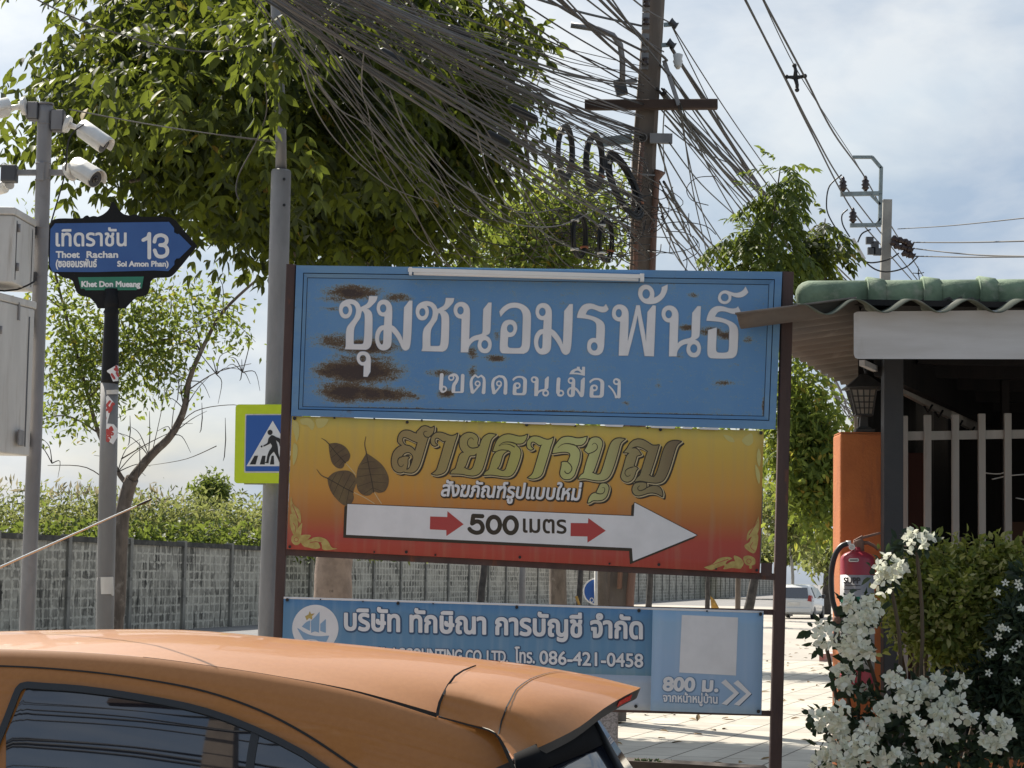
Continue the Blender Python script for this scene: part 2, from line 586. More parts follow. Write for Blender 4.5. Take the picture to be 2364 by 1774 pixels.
# raised pavement with a red and white kerb at the corner
M_kw = mat('white kerb paint', (0.66, 0.63, 0.58), 0.8, col2=(0.42, 0.40, 0.36), scale=3)
M_kr = mat('red kerb paint', (0.38, 0.13, 0.11), 0.8, col2=(0.45, 0.32, 0.28), scale=4)
M_walk = mat('pavement slabs', (0.44, 0.42, 0.39), 0.9, col2=(0.36, 0.34, 0.31), scale=1.5, bump=.1)
K0 = gnd(1891, 1528)
kb = MB()
prev = 0
L_ = [0, .35, 1.35, 2.35, 3.35, 4.35, 5.35, 6.35]
for i in range(len(L_)-1):
    a = K0 + bx_ * L_[i]; b = K0 + bx_ * (L_[i+1] - .006)
    a.z = b.z = 0
    q = [a, b, b + ax_*.18, a + ax_*.18]
    kb.hexa([*q, *[v + Vector((0, 0, .17)) for v in q]], i % 2 == 0)
for i in range(6):
    a = K0 + ax_ * (.186 + i*1.0) ; b = K0 + ax_ * (.186 + i*1.0 + .994)
    q = [a, a + bx_*.18, b + bx_*.18, b]
    q = [Vector((v.x, v.y, 0)) for v in q]
    kb.hexa([*q, *[v + Vector((0, 0, .17)) for v in q]], i % 2)
tag(kb.build('kerb', [M_kw, M_kr]), kind='structure')
pvm = MB()
q = [K0 + ax_*.19 + bx_*.19, K0 + ax_*.19 + bx_*6.3, K0 + ax_*5.9 + bx_*6.3, K0 + ax_*5.9 + bx_*.19]
q = [Vector((v.x, v.y, 0.0)) for v in q]
pvm.hexa([*q, *[v + Vector((0, 0, .165)) for v in q]])
tag(pvm.build('pavement', M_walk), kind='structure')

# ================================================================ block wall along the road
WD = Vector((0.2017, 0.9794, 0)); WO = Vector((-12.02, 50.9, 0)) - WD * 12.6
M_blk = bpy.data.materials.new('weathered block wall'); M_blk.use_nodes = True
nt = M_blk.node_tree; p_ = nt.nodes['Principled BSDF']; p_.inputs['Roughness'].default_value = .92; p_.inputs['Specular IOR Level'].default_value = .2
def nd(t, **k):
    n = nt.nodes.new(t)
    for a, b in k.items(): setattr(n, a, b)
    return n
tcn = nd('ShaderNodeTexCoord')
sx = nd('ShaderNodeSeparateXYZ'); nt.links.new(tcn.outputs['Object'], sx.inputs[0])
cmb = nd('ShaderNodeCombineXYZ'); nt.links.new(sx.outputs['X'], cmb.inputs['X']); nt.links.new(sx.outputs['Z'], cmb.inputs['Y'])
nz = nd('ShaderNodeTexNoise'); nz.inputs['Scale'].default_value = 7; nz.inputs['Detail'].default_value = 5; nz.inputs['Roughness'].default_value = .65
nt.links.new(cmb.outputs[0], nz.inputs['Vector'])
def mth(op, a, b=None, c=None):
    n = nd('ShaderNodeMath', operation=op)
    for k, v in enumerate((a, b, c)):
        if v is None: continue
        if isinstance(v, (int, float)): n.inputs[k].default_value = v
        else: nt.links.new(v, n.inputs[k])
    return n.outputs[0]
xc = mth('DIVIDE', sx.outputs['X'], .467); zc = mth('DIVIDE', sx.outputs['Z'], .2415)
pu = mth('ABSOLUTE', mth('SUBTRACT', mth('FRACT', xc), .5)); pv = mth('ABSOLUTE', mth('SUBTRACT', mth('FRACT', zc), .5))
dd = mth('ADD', mth('MAXIMUM', pu, mth('MULTIPLY', pv, .95)), mth('MULTIPLY', mth('SUBTRACT', nz.outputs['Fac'], .5), .85))
cell = nd('ShaderNodeCombineXYZ'); nt.links.new(mth('FLOOR', xc), cell.inputs[0]); nt.links.new(mth('FLOOR', zc), cell.inputs[1])
wn_ = nd('ShaderNodeTexWhiteNoise', noise_dimensions='2D'); nt.links.new(cell.outputs[0], wn_.inputs['Vector'])
fin = nd('ShaderNodeMapRange'); fin.inputs['From Min'].default_value = .44; fin.inputs['From Max'].default_value = .34
nt.links.new(dd, fin.inputs['Value'])
tone = nd('ShaderNodeMapRange'); tone.inputs['From Min'].default_value = 0; tone.inputs['From Max'].default_value = 1; tone.inputs['To Min'].default_value = .55; tone.inputs['To Max'].default_value = 1.0
nt.links.new(wn_.outputs['Value'], tone.inputs['Value'])
br = nd('ShaderNodeMixRGB'); br.inputs['Color1'].default_value = (.52, .49, .42, 1); br.inputs['Color2'].default_value = (.04, .038, .034, 1)
def nfac(sc, st, lo, hi):
    m_ = nd('ShaderNodeMapping'); m_.inputs['Scale'].default_value = st; nt.links.new(tcn.outputs['Object'], m_.inputs[0])
    n = nd('ShaderNodeTexNoise'); n.inputs['Scale'].default_value = sc; n.inputs['Detail'].default_value = 6; n.inputs['Roughness'].default_value = .6
    nt.links.new(m_.outputs[0], n.inputs['Vector'])
    r_ = nd('ShaderNodeMapRange'); r_.inputs['From Min'].default_value = lo; r_.inputs['From Max'].default_value = hi
    nt.links.new(n.outputs['Fac'], r_.inputs['Value']); return r_.outputs['Result']
pres = mth('MULTIPLY', nfac(1.1, (.5, 1, 1), .34, .56), nfac(4, (2.2, 1, .45), .33, .55))
nt.links.new(mth('MULTIPLY', mth('MULTIPLY', fin.outputs['Result'], tone.outputs['Result']), mth('MULTIPLY_ADD', pres, .75, .25)), br.inputs['Fac'])
def nse(sc, st, lo, hi, amt, det=7):
    m_ = nd('ShaderNodeMapping'); m_.inputs['Scale'].default_value = st; nt.links.new(tcn.outputs['Object'], m_.inputs[0])
    n = nd('ShaderNodeTexNoise'); n.inputs['Scale'].default_value = sc; n.inputs['Detail'].default_value = det; n.inputs['Roughness'].default_value = .62
    nt.links.new(m_.outputs[0], n.inputs['Vector'])
    r_ = nd('ShaderNodeMapRange'); r_.inputs['From Min'].default_value = lo; r_.inputs['From Max'].default_value = hi; r_.inputs['To Max'].default_value = amt
    nt.links.new(n.outputs['Fac'], r_.inputs['Value']); return r_.outputs['Result']
cur = br.outputs['Color']
for sc, st, lo, hi, amt, col in ((5, (1, 1, 1), .56, .74, .6, (.36, .34, .29)), (.4, (1, 1, 1.6), .54, .74, .5, (.22, .21, .18)), (2.2, (1.6, 1, .32), .57, .66, .85, (.018, .0175, .016)), (.55, (1, 1, .8), .55, .7, .5, (.05, .048, .042)), (30, (1, 1, 1), .5, .8, .35, (.14, .13, .115))):
    m_ = nd('ShaderNodeMixRGB'); m_.inputs['Color2'].default_value = (*col, 1)
    nt.links.new(nse(sc, st, lo, hi, amt), m_.inputs['Fac']); nt.links.new(cur, m_.inputs['Color1']); cur = m_.outputs['Color']
nt.links.new(cur, p_.inputs['Base Color'])
bm_ = nd('ShaderNodeBump'); bm_.inputs['Strength'].default_value = .3; bm_.inputs['Distance'].default_value = .02
nt.links.new(fin.outputs['Result'], bm_.inputs['Height']); nt.links.new(bm_.outputs[0], p_.inputs['Normal'])
M_wpost = mat('stained concrete post', (.30, .285, .25), .9, col2=(.09, .085, .078), scale=1.6, stretch=(1, 1, .3), col3=(.05, .048, .043), scale3=2.4, lo3=.55, hi3=.66, bump=.2, bscale=20)
M_wcap = mat('mossy concrete coping', (.085, .08, .07), .95, col2=(.04, .038, .034), scale=2.5, col3=(.24, .23, .2), scale3=2, lo3=.56, hi3=.68, bump=.25, bscale=20)
wall = thing('block_wall', 'long weathered concrete block wall with posts and dark stained coping beyond the road', 'wall', WO)
wall.rotation_euler = (0, 0, math.atan2(WD.y, WD.x))
ORG[wall.name] = Vector((0, 0, 0))     # its parts are built in its own frame: x along the wall
NB, BAY = 58, 4.2
MB().box((0, 0, 0), (NB*BAY, .10, 2.40)).build('block_panel', M_blk, wall)
MB().box((-.1, -.06, 2.403), (NB*BAY+.1, .16, 2.54)).build('coping', M_wcap, wall)
pm = None
for i in range(NB+1):
    if pm is None: pm = MB().box((-.10, -.07, 0), (.10, .17, 2.58)).build('wall_post', M_wpost, wall); q = pm
    else:
        q = pm.copy(); COL.objects.link(q); q.parent = wall
    q.location = (i*BAY, 0, 0)
# ================================================================ the community sign frame
YS = 11.2
def sp(off): return lambda px, py: at(px, py, YS - off)
M_white = mat('white print', (0.74, 0.74, 0.75), 0.55, col2=(0.64, 0.64, 0.645), scale=6, amt=0.6)
M_rustpost = mat('rusty brown post', (0.085, 0.052, 0.045), 0.75, col2=(0.055, 0.033, 0.03), scale=5, stretch=(1, 1, .25), bump=0.25,
                 col3=(0.20, 0.07, 0.03), scale3=7, lo3=0.60, hi3=0.72, stretch3=(1, 1, .35))
M_black = mat('black', (0.012, 0.012, 0.013), 0.5)

def spotmat(name, base, base2, spots, tint, rust, rust2, org, rough=0.5):
    """painted sheet with rust breaking through at given places (x, z, rx, rz, strength in metres from the origin)"""
    m = mat(name, base, rough, col2=base2, scale=2.2, amt=0.8, stretch=(1, 1, .35), spec=0.35)
    nt = m.node_tree
    p = nt.nodes['Principled BSDF']
    t = nt.nodes.new('ShaderNodeTexCoord')
    cur = None
    for (x, z, rx, rz, st) in spots:
        mpn = nt.nodes.new('ShaderNodeMapping')
        mpn.inputs['Scale'].default_value = (1/rx, 0, 1/rz)
        mpn.inputs['Location'].default_value = (-x/rx, 0, -z/rz)
        nt.links.new(t.outputs['Object'], mpn.inputs['Vector'])
        ln = nt.nodes.new('ShaderNodeVectorMath'); ln.operation = 'LENGTH'
        nt.links.new(mpn.outputs['Vector'], ln.inputs[0])
        r = nt.nodes.new('ShaderNodeMapRange')
        r.inputs['From Min'].default_value = 1.25; r.inputs['From Max'].default_value = 0.25
        r.inputs['To Max'].default_value = st
        nt.links.new(ln.outputs['Value'], r.inputs['Value'])
        if cur is None: cur = r.outputs['Result']
        else:
            a = nt.nodes.new('ShaderNodeMath'); a.operation = 'MAXIMUM'
            nt.links.new(cur, a.inputs[0]); nt.links.new(r.outputs['Result'], a.inputs[1]); cur = a.outputs['Value']
    n = nt.nodes.new('ShaderNodeTexNoise'); n.inputs['Scale'].default_value = 34; n.inputs['Detail'].default_value = 9
    n.inputs['Roughness'].default_value = 0.75
    mp2 = nt.nodes.new('ShaderNodeMapping'); mp2.inputs['Scale'].default_value = (0.5, 1, 1)
    nt.links.new(t.outputs['Object'], mp2.inputs['Vector']); nt.links.new(mp2.outputs['Vector'], n.inputs['Vector'])
    n5 = nt.nodes.new('ShaderNodeTexNoise'); n5.inputs['Scale'].default_value = 150; n5.inputs['Detail'].default_value = 4
    nt.links.new(t.outputs['Object'], n5.inputs['Vector'])
    s5 = nt.nodes.new('ShaderNodeMath'); s5.operation = 'MULTIPLY_ADD'; s5.inputs[1].default_value = 0.6
    nt.links.new(n5.outputs['Fac'], s5.inputs[0]); nt.links.new(n.outputs['Fac'], s5.inputs[2])
    a = nt.nodes.new('ShaderNodeMath'); a.operation = 'MULTIPLY_ADD'; a.inputs[1].default_value = 1.7; a.inputs[2].default_value = -1.35
    nt.links.new(s5.outputs['Value'], a.inputs[0])
    b = nt.nodes.new('ShaderNodeMath'); b.operation = 'ADD'
    nt.links.new(a.outputs['Value'], b.inputs[0]); nt.links.new(cur, b.inputs[1])
    src = p.inputs['Base Color'].links[0].from_socket
    for lo, hi, col in ((0.08, 0.45, tint), (0.22, 0.66, rust), (0.45, 1.0, rust2)):
        r = nt.nodes.new('ShaderNodeMapRange'); r.inputs['From Min'].default_value = lo; r.inputs['From Max'].default_value = hi
        nt.links.new(b.outputs['Value'], r.inputs['Value'])
        mxn = nt.nodes.new('ShaderNodeMixRGB'); mxn.inputs['Color2'].default_value = (*col, 1)
        nt.links.new(r.outputs['Result'], mxn.inputs['Fac']); nt.links.new(src, mxn.inputs['Color1'])
        src = mxn.outputs['Color']
    nt.links.new(src, p.inputs['Base Color'])
    return m

base_l, base_r = gnd(621, 2103), gnd(1781, 2103)
sgn = thing('community_signboard', 'rusty steel frame holding the blue board with big white lettering and rust stains', 'sign board',
            (at(1230, 800, YS).x, YS, 0))
SO = ORG[sgn.name]
for (xa, ya, xb, yb, w) in ((673, 612, 621, 2103, 22), (1818, 629, 1781, 2103, 27)):
    a, b = at(xa, ya, YS + .02), at(xb, yb, YS + .02)
    b.z = min(b.z, 0.0)
    MB().bar(b, a, w*YS/F, 0.055, up=(0, 1, 0), bev=0.004).build('post', M_rustpost, sgn)
def qpt(c, u, v):            # bilinear over four pixel corners TL TR BR BL
    return ((c[0][0]*(1-u)+c[1][0]*u)*(1-v) + (c[3][0]*(1-u)+c[2][0]*u)*v, (c[0][1]*(1-u)+c[1][1]*u)*(1-v) + (c[3][1]*(1-u)+c[2][1]*u)*v)
def slabq(mb, c, off, thick, mi=0, side=None):
    mb.slab([sp(off)(*q) for q in (c[0], c[3], c[2], c[1])], [sp(off-thick)(*q) for q in (c[0], c[3], c[2], c[1])], mi, side)
# blue board: outer frame, a sloping fillet and a sunken sheet
OUT = [(684, 613), (1806, 628), (1790, 992), (672, 960)]
GR1 = [(700, 630), (1789, 645), (1776, 972), (688, 946)]
GR2 = [(709, 641), (1776, 657), (1764, 962), (698, 940)]
spots = []
def sporg(px, py): 
    q = at(px, py, YS) - SO
    return q.x, q.z
for (px, py, rx, ry, st) in ((815, 676, 75, 20, 1.0), (780, 690, 45, 14, .6), (915, 688, 42, 11, .75), (765, 714, 30, 7, .5), (775, 790, 60, 20, .75), (850, 800, 85, 22, .95),
                             (760, 862, 50, 20, .8), (830, 858, 100, 34, 1.25), (800, 905, 75, 30, 1.1), (870, 910, 95, 22, 1.0), (930, 915, 55, 9, .7), (840, 830, 95, 14, .6),
                             (1090, 815, 14, 18, .75), (1145, 828, 32, 9, .8), (1018, 862, 36, 10, .7), (1030, 910, 22, 13, .75), (1090, 862, 14, 26, .5),
                             (1590, 757, 32, 9, .85), (1640, 766, 32, 13, .9), (1675, 775, 30, 12, .75), (1600, 683, 16, 6, .5), (1665, 885, 28, 8, .6),
                             (1727, 786, 14, 9, .5), (1445, 931, 12, 6, .45), (1520, 888, 8, 16, .4), (1147, 775, 10, 16, .45), (1570, 822, 12, 9, .45),
                             (900, 946, 190, 6, .85), (1250, 953, 220, 6, .8), (1560, 960, 190, 6, .8), (1762, 940, 5, 40, .7), (1200, 650, 500, 3, .35)):
    x, z = sporg(px, py)
    spots.append((x, z, rx*YS/F, ry*YS/F, st))
M_blue = spotmat('blue painted sheet', (0.105, 0.25, 0.48), (0.14, 0.285, 0.48), spots, (0.20, 0.33, 0.42), (0.145, 0.098, 0.048), (0.05, 0.034, 0.03), SO)
M_bluefr = mat('blue frame paint', (0.10, 0.235, 0.44), 0.5, col2=(0.15, 0.29, 0.44), scale=8, stretch=(.3, 1, 1), amt=.7, col3=(0.10, 0.075, 0.05), scale3=14, lo3=.66, hi3=.78)
f = MB()
n_ = 14
def ring(mb, A, B, oa, ob, mi=0):
    for k in range(4):
        k2 = (k+1) % 4
        q = [sp(oa)(*A[k]), sp(oa)(*A[k2]), sp(ob)(*B[k2]), sp(ob)(*B[k])]
        mb.add(q, [(3, 2, 1, 0)], mi)
ring(f, OUT, GR1, 0.030, 0.030)
ring(f, GR1, GR1, 0.030, 0.024)
G1b = [(q[0]+(2 if k in (0, 3) else -2), q[1]+(2 if k < 2 else -2)) for k, q in enumerate(GR1)]
ring(f, GR1, G1b, 0.024, 0.018, 1)
ring(f, G1b, GR2, 0.028, 0.016)
for k in range(4):
    k2 = (k+1) % 4
    f.add([sp(.03)(*OUT[k]), sp(.03)(*OUT[k2]), sp(-.05)(*OUT[k2]), sp(-.05)(*OUT[k])], [(0, 1, 2, 3)])
f.add([sp(-.05)(*q) for q in OUT], [(0, 1, 2, 3)])
M_groove = mat('dark blue groove', (.028, .055, .095), .8)
f.build('board_frame', [M_bluefr, M_groove], sgn)
sh = MB()
sh.add([sp(.012)(*q) for q in GR2], [(3, 2, 1, 0)])
G2b = [(q[0]+(1.6 if k in (0, 3) else -1.6), q[1]+(1.6 if k < 2 else -1.6)) for k, q in enumerate(GR2)]
ring(sh, GR2, G2b, 0.0125, 0.0125, 1)
board = sh.build('board_sheet', [M_blue, M_groove], sgn)

# ---- the large painted name: letters drawn one by one
LET = Fld()
s1, ax, ay = 7.545, 760, 660
def L(txt, s, ox, oy): return crom(txt, s, ox, oy)
cho = [L('272,1105! 290,1050 292,900 297,790 320,710 375,640 430,570 462,490 468,410 445,350 405,322 355,318! 385,355 398,420 385,490 345,550 285,570 225,550 185,490 172,410 190,330 240,275 320,242 390,240 460,262 515,310 548,375! 562,370 600,350 650,320 680,275 697,182! 842,185! 820,260 760,330 700,385 640,405! 690,415 735,465 752,540 750,800 742,960 725,1040 690,1090 640,1115!', s1, ax, ay),
       L('425,1020! 425,900 437,740 480,650 540,560 558,480 570,435! 600,460 620,530 615,800 605,950 590,1010 560,1020!', s1, ax, ay), ell(287, 430, 55, 72, s1, ax, ay)]
LET.poly(cho)
LET.poly([q + np.array([177.1, 4.3]) for q in cho])
LET.poly([L('598,1582! 605,1390! 560,1385 510,1345 482,1280 490,1210 530,1160 595,1147 660,1165 705,1215 722,1290 715,1500! 665,1585!', s1, ax, ay), ell(588, 1270, 58, 65, s1, ax, ay)])
mo = [L('828,390 845,310 890,260 950,245 1010,255 1065,305 1095,390 1090,690! 1140,720 1200,790 1250,870 1283,960! 1290,800 1305,380! 1395,262! 1448,262! 1440,600 1425,900 1410,1030 1385,1100 1325,1130 1270,1090 1230,1000 1160,880 1088,790! 1085,950 1070,1050 1020,1105 950,1125 880,1105 830,1040 802,930 812,820 850,745 900,700 955,690! 965,535! 910,530 860,495 835,440', s1, ax, ay),
      ell(940, 395, 57, 73, s1, ax, ay), L('948,765! 910,790 880,850 868,920 880,990 910,1028 935,1015 943,960', s1, ax, ay)]
LET.poly(mo)
LET.poly([(q - np.array([866.3, 692.5])) * np.array([1.045, 1.016]) + np.array([1233.0, 700.4]) for q in mo])
no = [L('892,460 910,385 965,330 1035,312 1110,330 1170,385 1200,470 1195,760 1187,1035! 1240,985 1310,955 1390,935 1435,915 1447,870 1450,700 1460,450! 1558,325! 1617,325! 1605,600 1592,870 1570,920 1505,960! 1560,985 1600,1040 1618,1120 1600,1220 1550,1280 1490,1292 1420,1275 1370,1220 1352,1140 1375,1035! 1320,1045 1260,1075 1210,1130 1180,1190 1168,1275! 1028,1275! 1035,1000 1045,632! 980,620 930,580 900,520', 8.3, 940, 660),
      ell(1022, 475, 63, 80, 8.3, 940, 660), ell(1487, 1128, 67, 85, 8.3, 940, 660)]
LET.poly(no)
LET.poly([(q - np.array([1047.5, 697.6])) * np.array([1.034, 1.01]) + np.array([1527.6, 705.9]) for q in no])
LET.poly([L('190,495! 240,430 300,380 380,340 480,327 580,340 670,380 740,440 780,510 793,600 785,900 775,1130 755,1220 720,1270 655,1302! 260,1295 220,1275 200,1215 210,950 218,830 240,750 280,690 340,660 400,655 460,670 510,720 530,800 515,880 475,950 420,978 358,982! 350,1150 370,1185 400,1195 570,1195 605,1170 622,1120 635,800 640,580 625,510 590,455 530,425 460,422 390,435 320,480 270,530 215,595!', 8.3, 1130, 660), ell(398, 820, 65, 82, 8.3, 1130, 660)])
LET.poly([L('242,708! 255,640 290,560 350,490 430,463 510,468 600,500 660,515 710,513 740,478 748,475! 793,562! 745,605 690,615 640,605 560,570 490,555 430,580 390,652! 470,672 560,700 640,740 700,790 725,860 718,1100 710,1220 680,1310 620,1355 550,1362 480,1340 430,1280 420,1200 435,1120 480,1075 535,1062 575,1068! 580,840 560,790 500,750 400,725', 7.545, 1300, 640), ell(542, 1210, 60, 75, 7.545, 1300, 640)])
LET.poly([L('852,625 875,540 930,490 1000,480 1070,505 1120,560 1140,650 1130,1000 1120,1155! 1170,950 1230,700 1275,492! 1335,492! 1370,700 1420,950 1445,1165! 1450,1000 1470,610! 1562,495! 1615,500! 1600,900 1580,1380! 1420,1375! 1380,1130 1330,870 1298,660! 1260,850 1200,1100 1165,1230 1130,1368! 970,1368! 980,1100 995,775! 940,765 890,735 860,690', 7.545, 1300, 640), ell(970, 630, 55, 75, 7.545, 1300, 640)])
LET.poly([L('1308,280 1325,200 1375,150 1440,135 1510,155 1565,210 1588,290 1580,365! 1640,335 1690,290 1715,225 1720,178! 1820,130! 1815,210 1790,290 1740,370 1670,430 1600,460 1500,470 1410,450 1345,390 1315,330', 7.545, 1300, 640), ell(1447, 295, 68, 85, 7.545, 1300, 640)])
LET.poly([L('912,760! 930,680 965,600 1020,540 1100,508 1200,515 1290,540 1370,550 1430,540 1462,513! 1507,600! 1480,630 1420,640 1350,635 1260,605 1180,595 1110,615 1055,690! 1180,715 1280,750 1380,800 1440,860 1462,940 1458,1150 1448,1290 1420,1370 1350,1412 1000,1412 950,1385 930,1320 935,1100 942,925! 1090,880! 1085,1050 1078,1260 1090,1300 1120,1318 1240,1318 1285,1300 1303,1250 1310,1000 1312,900 1290,840 1220,800 1110,775', 7.543, 1510, 640)])
LET.poly([L('1115,350 1140,285 1190,245 1250,235 1320,255 1400,278 1480,270 1550,230 1592,168! 1640,265! 1600,310 1540,345 1470,357 1400,345 1345,320! 1340,390 1305,440 1240,470 1170,455 1125,410', 7.543, 1510, 640), ell(1230, 355, 70, 70, 7.543, 1510, 640)])
lt = MB()
LET.mesh(lt, 0.0, 1.1, sp(.0150))
sub = Fld()
ca_, cb_ = (5.768, 1005, 840), (5.517, 1215, 840)
def fit(shape, x0, y0, x1, y1, c):
    allp = np.concatenate(shape); mn, mx_ = allp.min(0), allp.max(0)
    p0 = np.array([c[1]+x0/c[0], c[2]+y0/c[0]]); p1 = np.array([c[1]+x1/c[0], c[2]+y1/c[0]])
    sub.poly([p0 + (l-mn)/(mx_-mn)*(p1-p0) for l in shape])
oh = [it for it in LET.items][7][1]
fit(oh, 1027, 163, 1220, 420, ca_); fit(no, 58, 162, 288, 417, cb_); fit(mo, 519, 174, 746, 427, cb_); fit(oh, 803, 183, 993, 433, cb_)
def stk(txt, hw, c, hw2=None): sub.stroke(crom(txt, *c, closed=False), hw/c[0], None if hw2 is None else hw2/c[0])
def rng(cx, cy, r, hw, c): q = ell(cx, cy, r, r, *c); sub.stroke(np.vstack([q, q[:1]]), hw/c[0])
stk('86,150 79,250 74,335', 24, ca_); stk('76,330 82,368 104,376', 14, ca_); rng(111, 338, 33, 10, ca_)
rng(212, 187, 32, 9, ca_); stk('205,160 240,146 275,155 294,190 280,235 248,285 240,365', 14, ca_, 24); stk('228,380! 355,380!', 9, ca_); stk('365,160 362,260 358,365', 23, ca_)
stk('492,375 476,265 488,200 528,155', 22, ca_, 12); stk('528,152! 571,184! 612,158!', 10, ca_); stk('612,160 646,195 650,270 642,382', 12, ca_, 24); rng(563, 265, 30, 9, ca_); stk('592,285 500,388', 10, ca_, 13)
stk('780,385 764,275 784,205 848,166', 23, ca_, 13); stk('848,166 908,182 936,240 932,388', 13, ca_, 25); rng(848, 265, 30, 9, ca_); stk('876,288 790,392', 10, ca_, 13)
stk('412,198 406,280 404,365', 23, cb_); stk('404,360 410,398 432,406', 14, cb_); rng(440, 375, 32, 10, cb_)
sub.poly([crom('548,134! 575,90 620,65 645,62! 645,40! 680,40! 680,66! 712,88! 712,40! 748,40! 745,155! 650,136', *cb_), crom('600,115! 630,92 665,90 708,126! 650,116', *cb_)])
rng(1148, 228, 33, 10, cb_); stk('1150,198 1180,215 1184,260 1178,420', 12, cb_, 22); stk('1052,285 1095,330 1135,400 1142,428', 9, cb_, 13); stk('1142,426! 1190,426!', 10, cb_)
sub.mesh(lt, 0.15, 1.0, sp(.0150))
lt.build('lettering', M_white, sgn)
M_edge = mat('grey cut edge', (0.30, 0.36, 0.44), 0.6)
le = MB()
LET.mesh(le, 0.9, 1.3, sp(.0140))
le.build('lettering_edge', M_edge, sgn)

# ---- fluorescent tube on the upper edge, cross bars
M_tube = mat('white enamel', (0.80, 0.80, 0.78), 0.35, col2=(0.70, 0.69, 0.66), scale=5, stretch=(.4, 1, 1), amt=.5)
tb = MB()
slabq(tb, [(942, 619), (1486, 634), (1486, 643), (942, 628)], 0.085, 0.05)
o = tb.build('tube_light', M_tube, sgn, bevel=0.006)
tb = MB()
tb.tube([at(955, 631.5, YS-.075), at(1474, 646, YS-.075)], 0.0095, 10)
for xx, yy in ((944, 630), (1478, 645)):
    tb.box(at(xx, yy+4, YS-.088), at(xx+9, yy-9, YS-.05) if False else tuple(Vector(at(xx+8, yy-10, YS-.04))))
tb.build('tube_lamp', M_tube, o)
cb = MB()
def bar4(mb, xa, ya, xb, yb, h, off, th, mi=0):
    slabq(mb, [(xa, ya-h/2), (xb, yb-h/2), (xb, yb+h/2), (xa, ya+h/2)], off, th, mi)
bar4(cb, 655, 1275, 1796, 1333, 15, 0.004, 0.05)
cb.build('crossbar', M_rustpost, sgn)
cb = MB()
slabq(cb, [(1757, 1299), (1783, 1301), (1782, 1332), (1756, 1331)], 0.01, 0.04)
bar4(cb, 1776, 1280, 1777, 1345, 0.1, 0, .001)
cb.build('bracket_plate', M_rustpost, sgn)
for (ya, yb) in ((1388, 1414), (1618, 1648)):
    cb = MB(); bar4(cb, 655, ya, 1792, yb, 13, -0.004, 0.04); cb.build('crossbar', M_rustpost, sgn)
cb = MB(); bar4(cb, 664, 952, 1790, 985, 10, -0.02, 0.03); cb.build('crossbar', M_rustpost, sgn)
# a row of torn white vinyl left between the board and the banner
for (xa, xb) in ((1205, 1262), (1270, 1330), (1395, 1440), (1500, 1560), (1575, 1600), (1612, 1660)):
    ya, yb = 975 + (xa-1205)*.031, 975 + (xb-1205)*.031
    MB().add([sp(.0312)(xa, ya), sp(.0312)(xb, yb-1), sp(.0312)(xb-3, yb+4), sp(.0312)(xa+4, ya+4)], [(3, 2, 1, 0)]).build('torn_vinyl', M_white, sgn, solid=0.001)

# ================================================================ yellow temple-goods banner
def rampmat(name, stops, z0, z1, rough=0.55, streak=(0.35, 0.28, 0.18), axis='Z', amt=0.25):
    m = bpy.data.materials.new(name); m.use_nodes = True
    nt = m.node_tree; p = nt.nodes['Principled BSDF']; p.inputs['Roughness'].default_value = rough
    p.inputs['Specular IOR Level'].default_value = 0.3
    t = nt.nodes.new('ShaderNodeTexCoord'); sx = nt.nodes.new('ShaderNodeSeparateXYZ')
    nt.links.new(t.outputs['Object'], sx.inputs['Vector'])
    r = nt.nodes.new('ShaderNodeMapRange'); r.inputs['From Min'].default_value = z0; r.inputs['From Max'].default_value = z1
    nt.links.new(sx.outputs[axis], r.inputs['Value'])
    cr = nt.nodes.new('ShaderNodeValToRGB'); e = cr.color_ramp.elements
    while len(e) < len(stops): e.new(.5)
    for i, (q, c) in enumerate(stops): e[i].position = q; e[i].color = (*c, 1)
    nt.links.new(r.outputs['Result'], cr.inputs['Fac'])
    mpn = nt.nodes.new('ShaderNodeMapping'); mpn.inputs['Scale'].default_value = (9, 1, .7)
    nt.links.new(t.outputs['Object'], mpn.inputs['Vector'])
    n = nt.nodes.new('ShaderNodeTexNoise'); n.inputs['Scale'].default_value = 2.6; n.inputs['Detail'].default_value = 6
    nt.links.new(mpn.outputs['Vector'], n.inputs['Vector'])
    q = nt.nodes.new('ShaderNodeMapRange'); q.inputs['From Min'].default_value = .48; q.inputs['From Max'].default_value = .75; q.inputs['To Max'].default_value = amt
    nt.links.new(n.outputs['Fac'], q.inputs['Value'])
    mxn = nt.nodes.new('ShaderNodeMixRGB'); mxn.inputs['Color2'].default_value = (*streak, 1)
    nt.links.new(q.outputs['Result'], mxn.inputs['Fac']); nt.links.new(cr.outputs['Color'], mxn.inputs['Color1'])
    nt.links.new(mxn.outputs['Color'], p.inputs['Base Color'])
    n2 = nt.nodes.new('ShaderNodeTexNoise'); n2.inputs['Scale'].default_value = 3.0; n2.inputs['Detail'].default_value = 2
    nt.links.new(t.outputs['Object'], n2.inputs['Vector'])
    b = nt.nodes.new('ShaderNodeBump'); b.inputs['Strength'].default_value = .5; b.inputs['Distance'].default_value = .02
    nt.links.new(n2.outputs['Fac'], b.inputs['Height']); nt.links.new(b.outputs['Normal'], p.inputs['Normal'])
    return m
YB = [(674, 961), (1764, 995), (1753, 1324), (662, 1268)]
bn = thing('temple_goods_banner', 'yellow to red vinyl banner with gold lettering, bodhi leaves and a long white arrow', 'banner', at(1208, 1296, YS-.02))
def sheet(c, off, nx, ny, mi=0, wav=0.0):
    rows = []
    for j in range(ny+1):
        row = []
        for i in range(nx+1):
            u, v = i/nx, j/ny
            w = wav * (math.sin(u*9.0+v*2)*math.sin(v*3.1) + .5*math.sin(u*23)*(v**3)) * math.sin(math.pi*v)
            row.append(sp(off + w)(*qpt(c, u, v)))
        rows.append(row)
    return rows
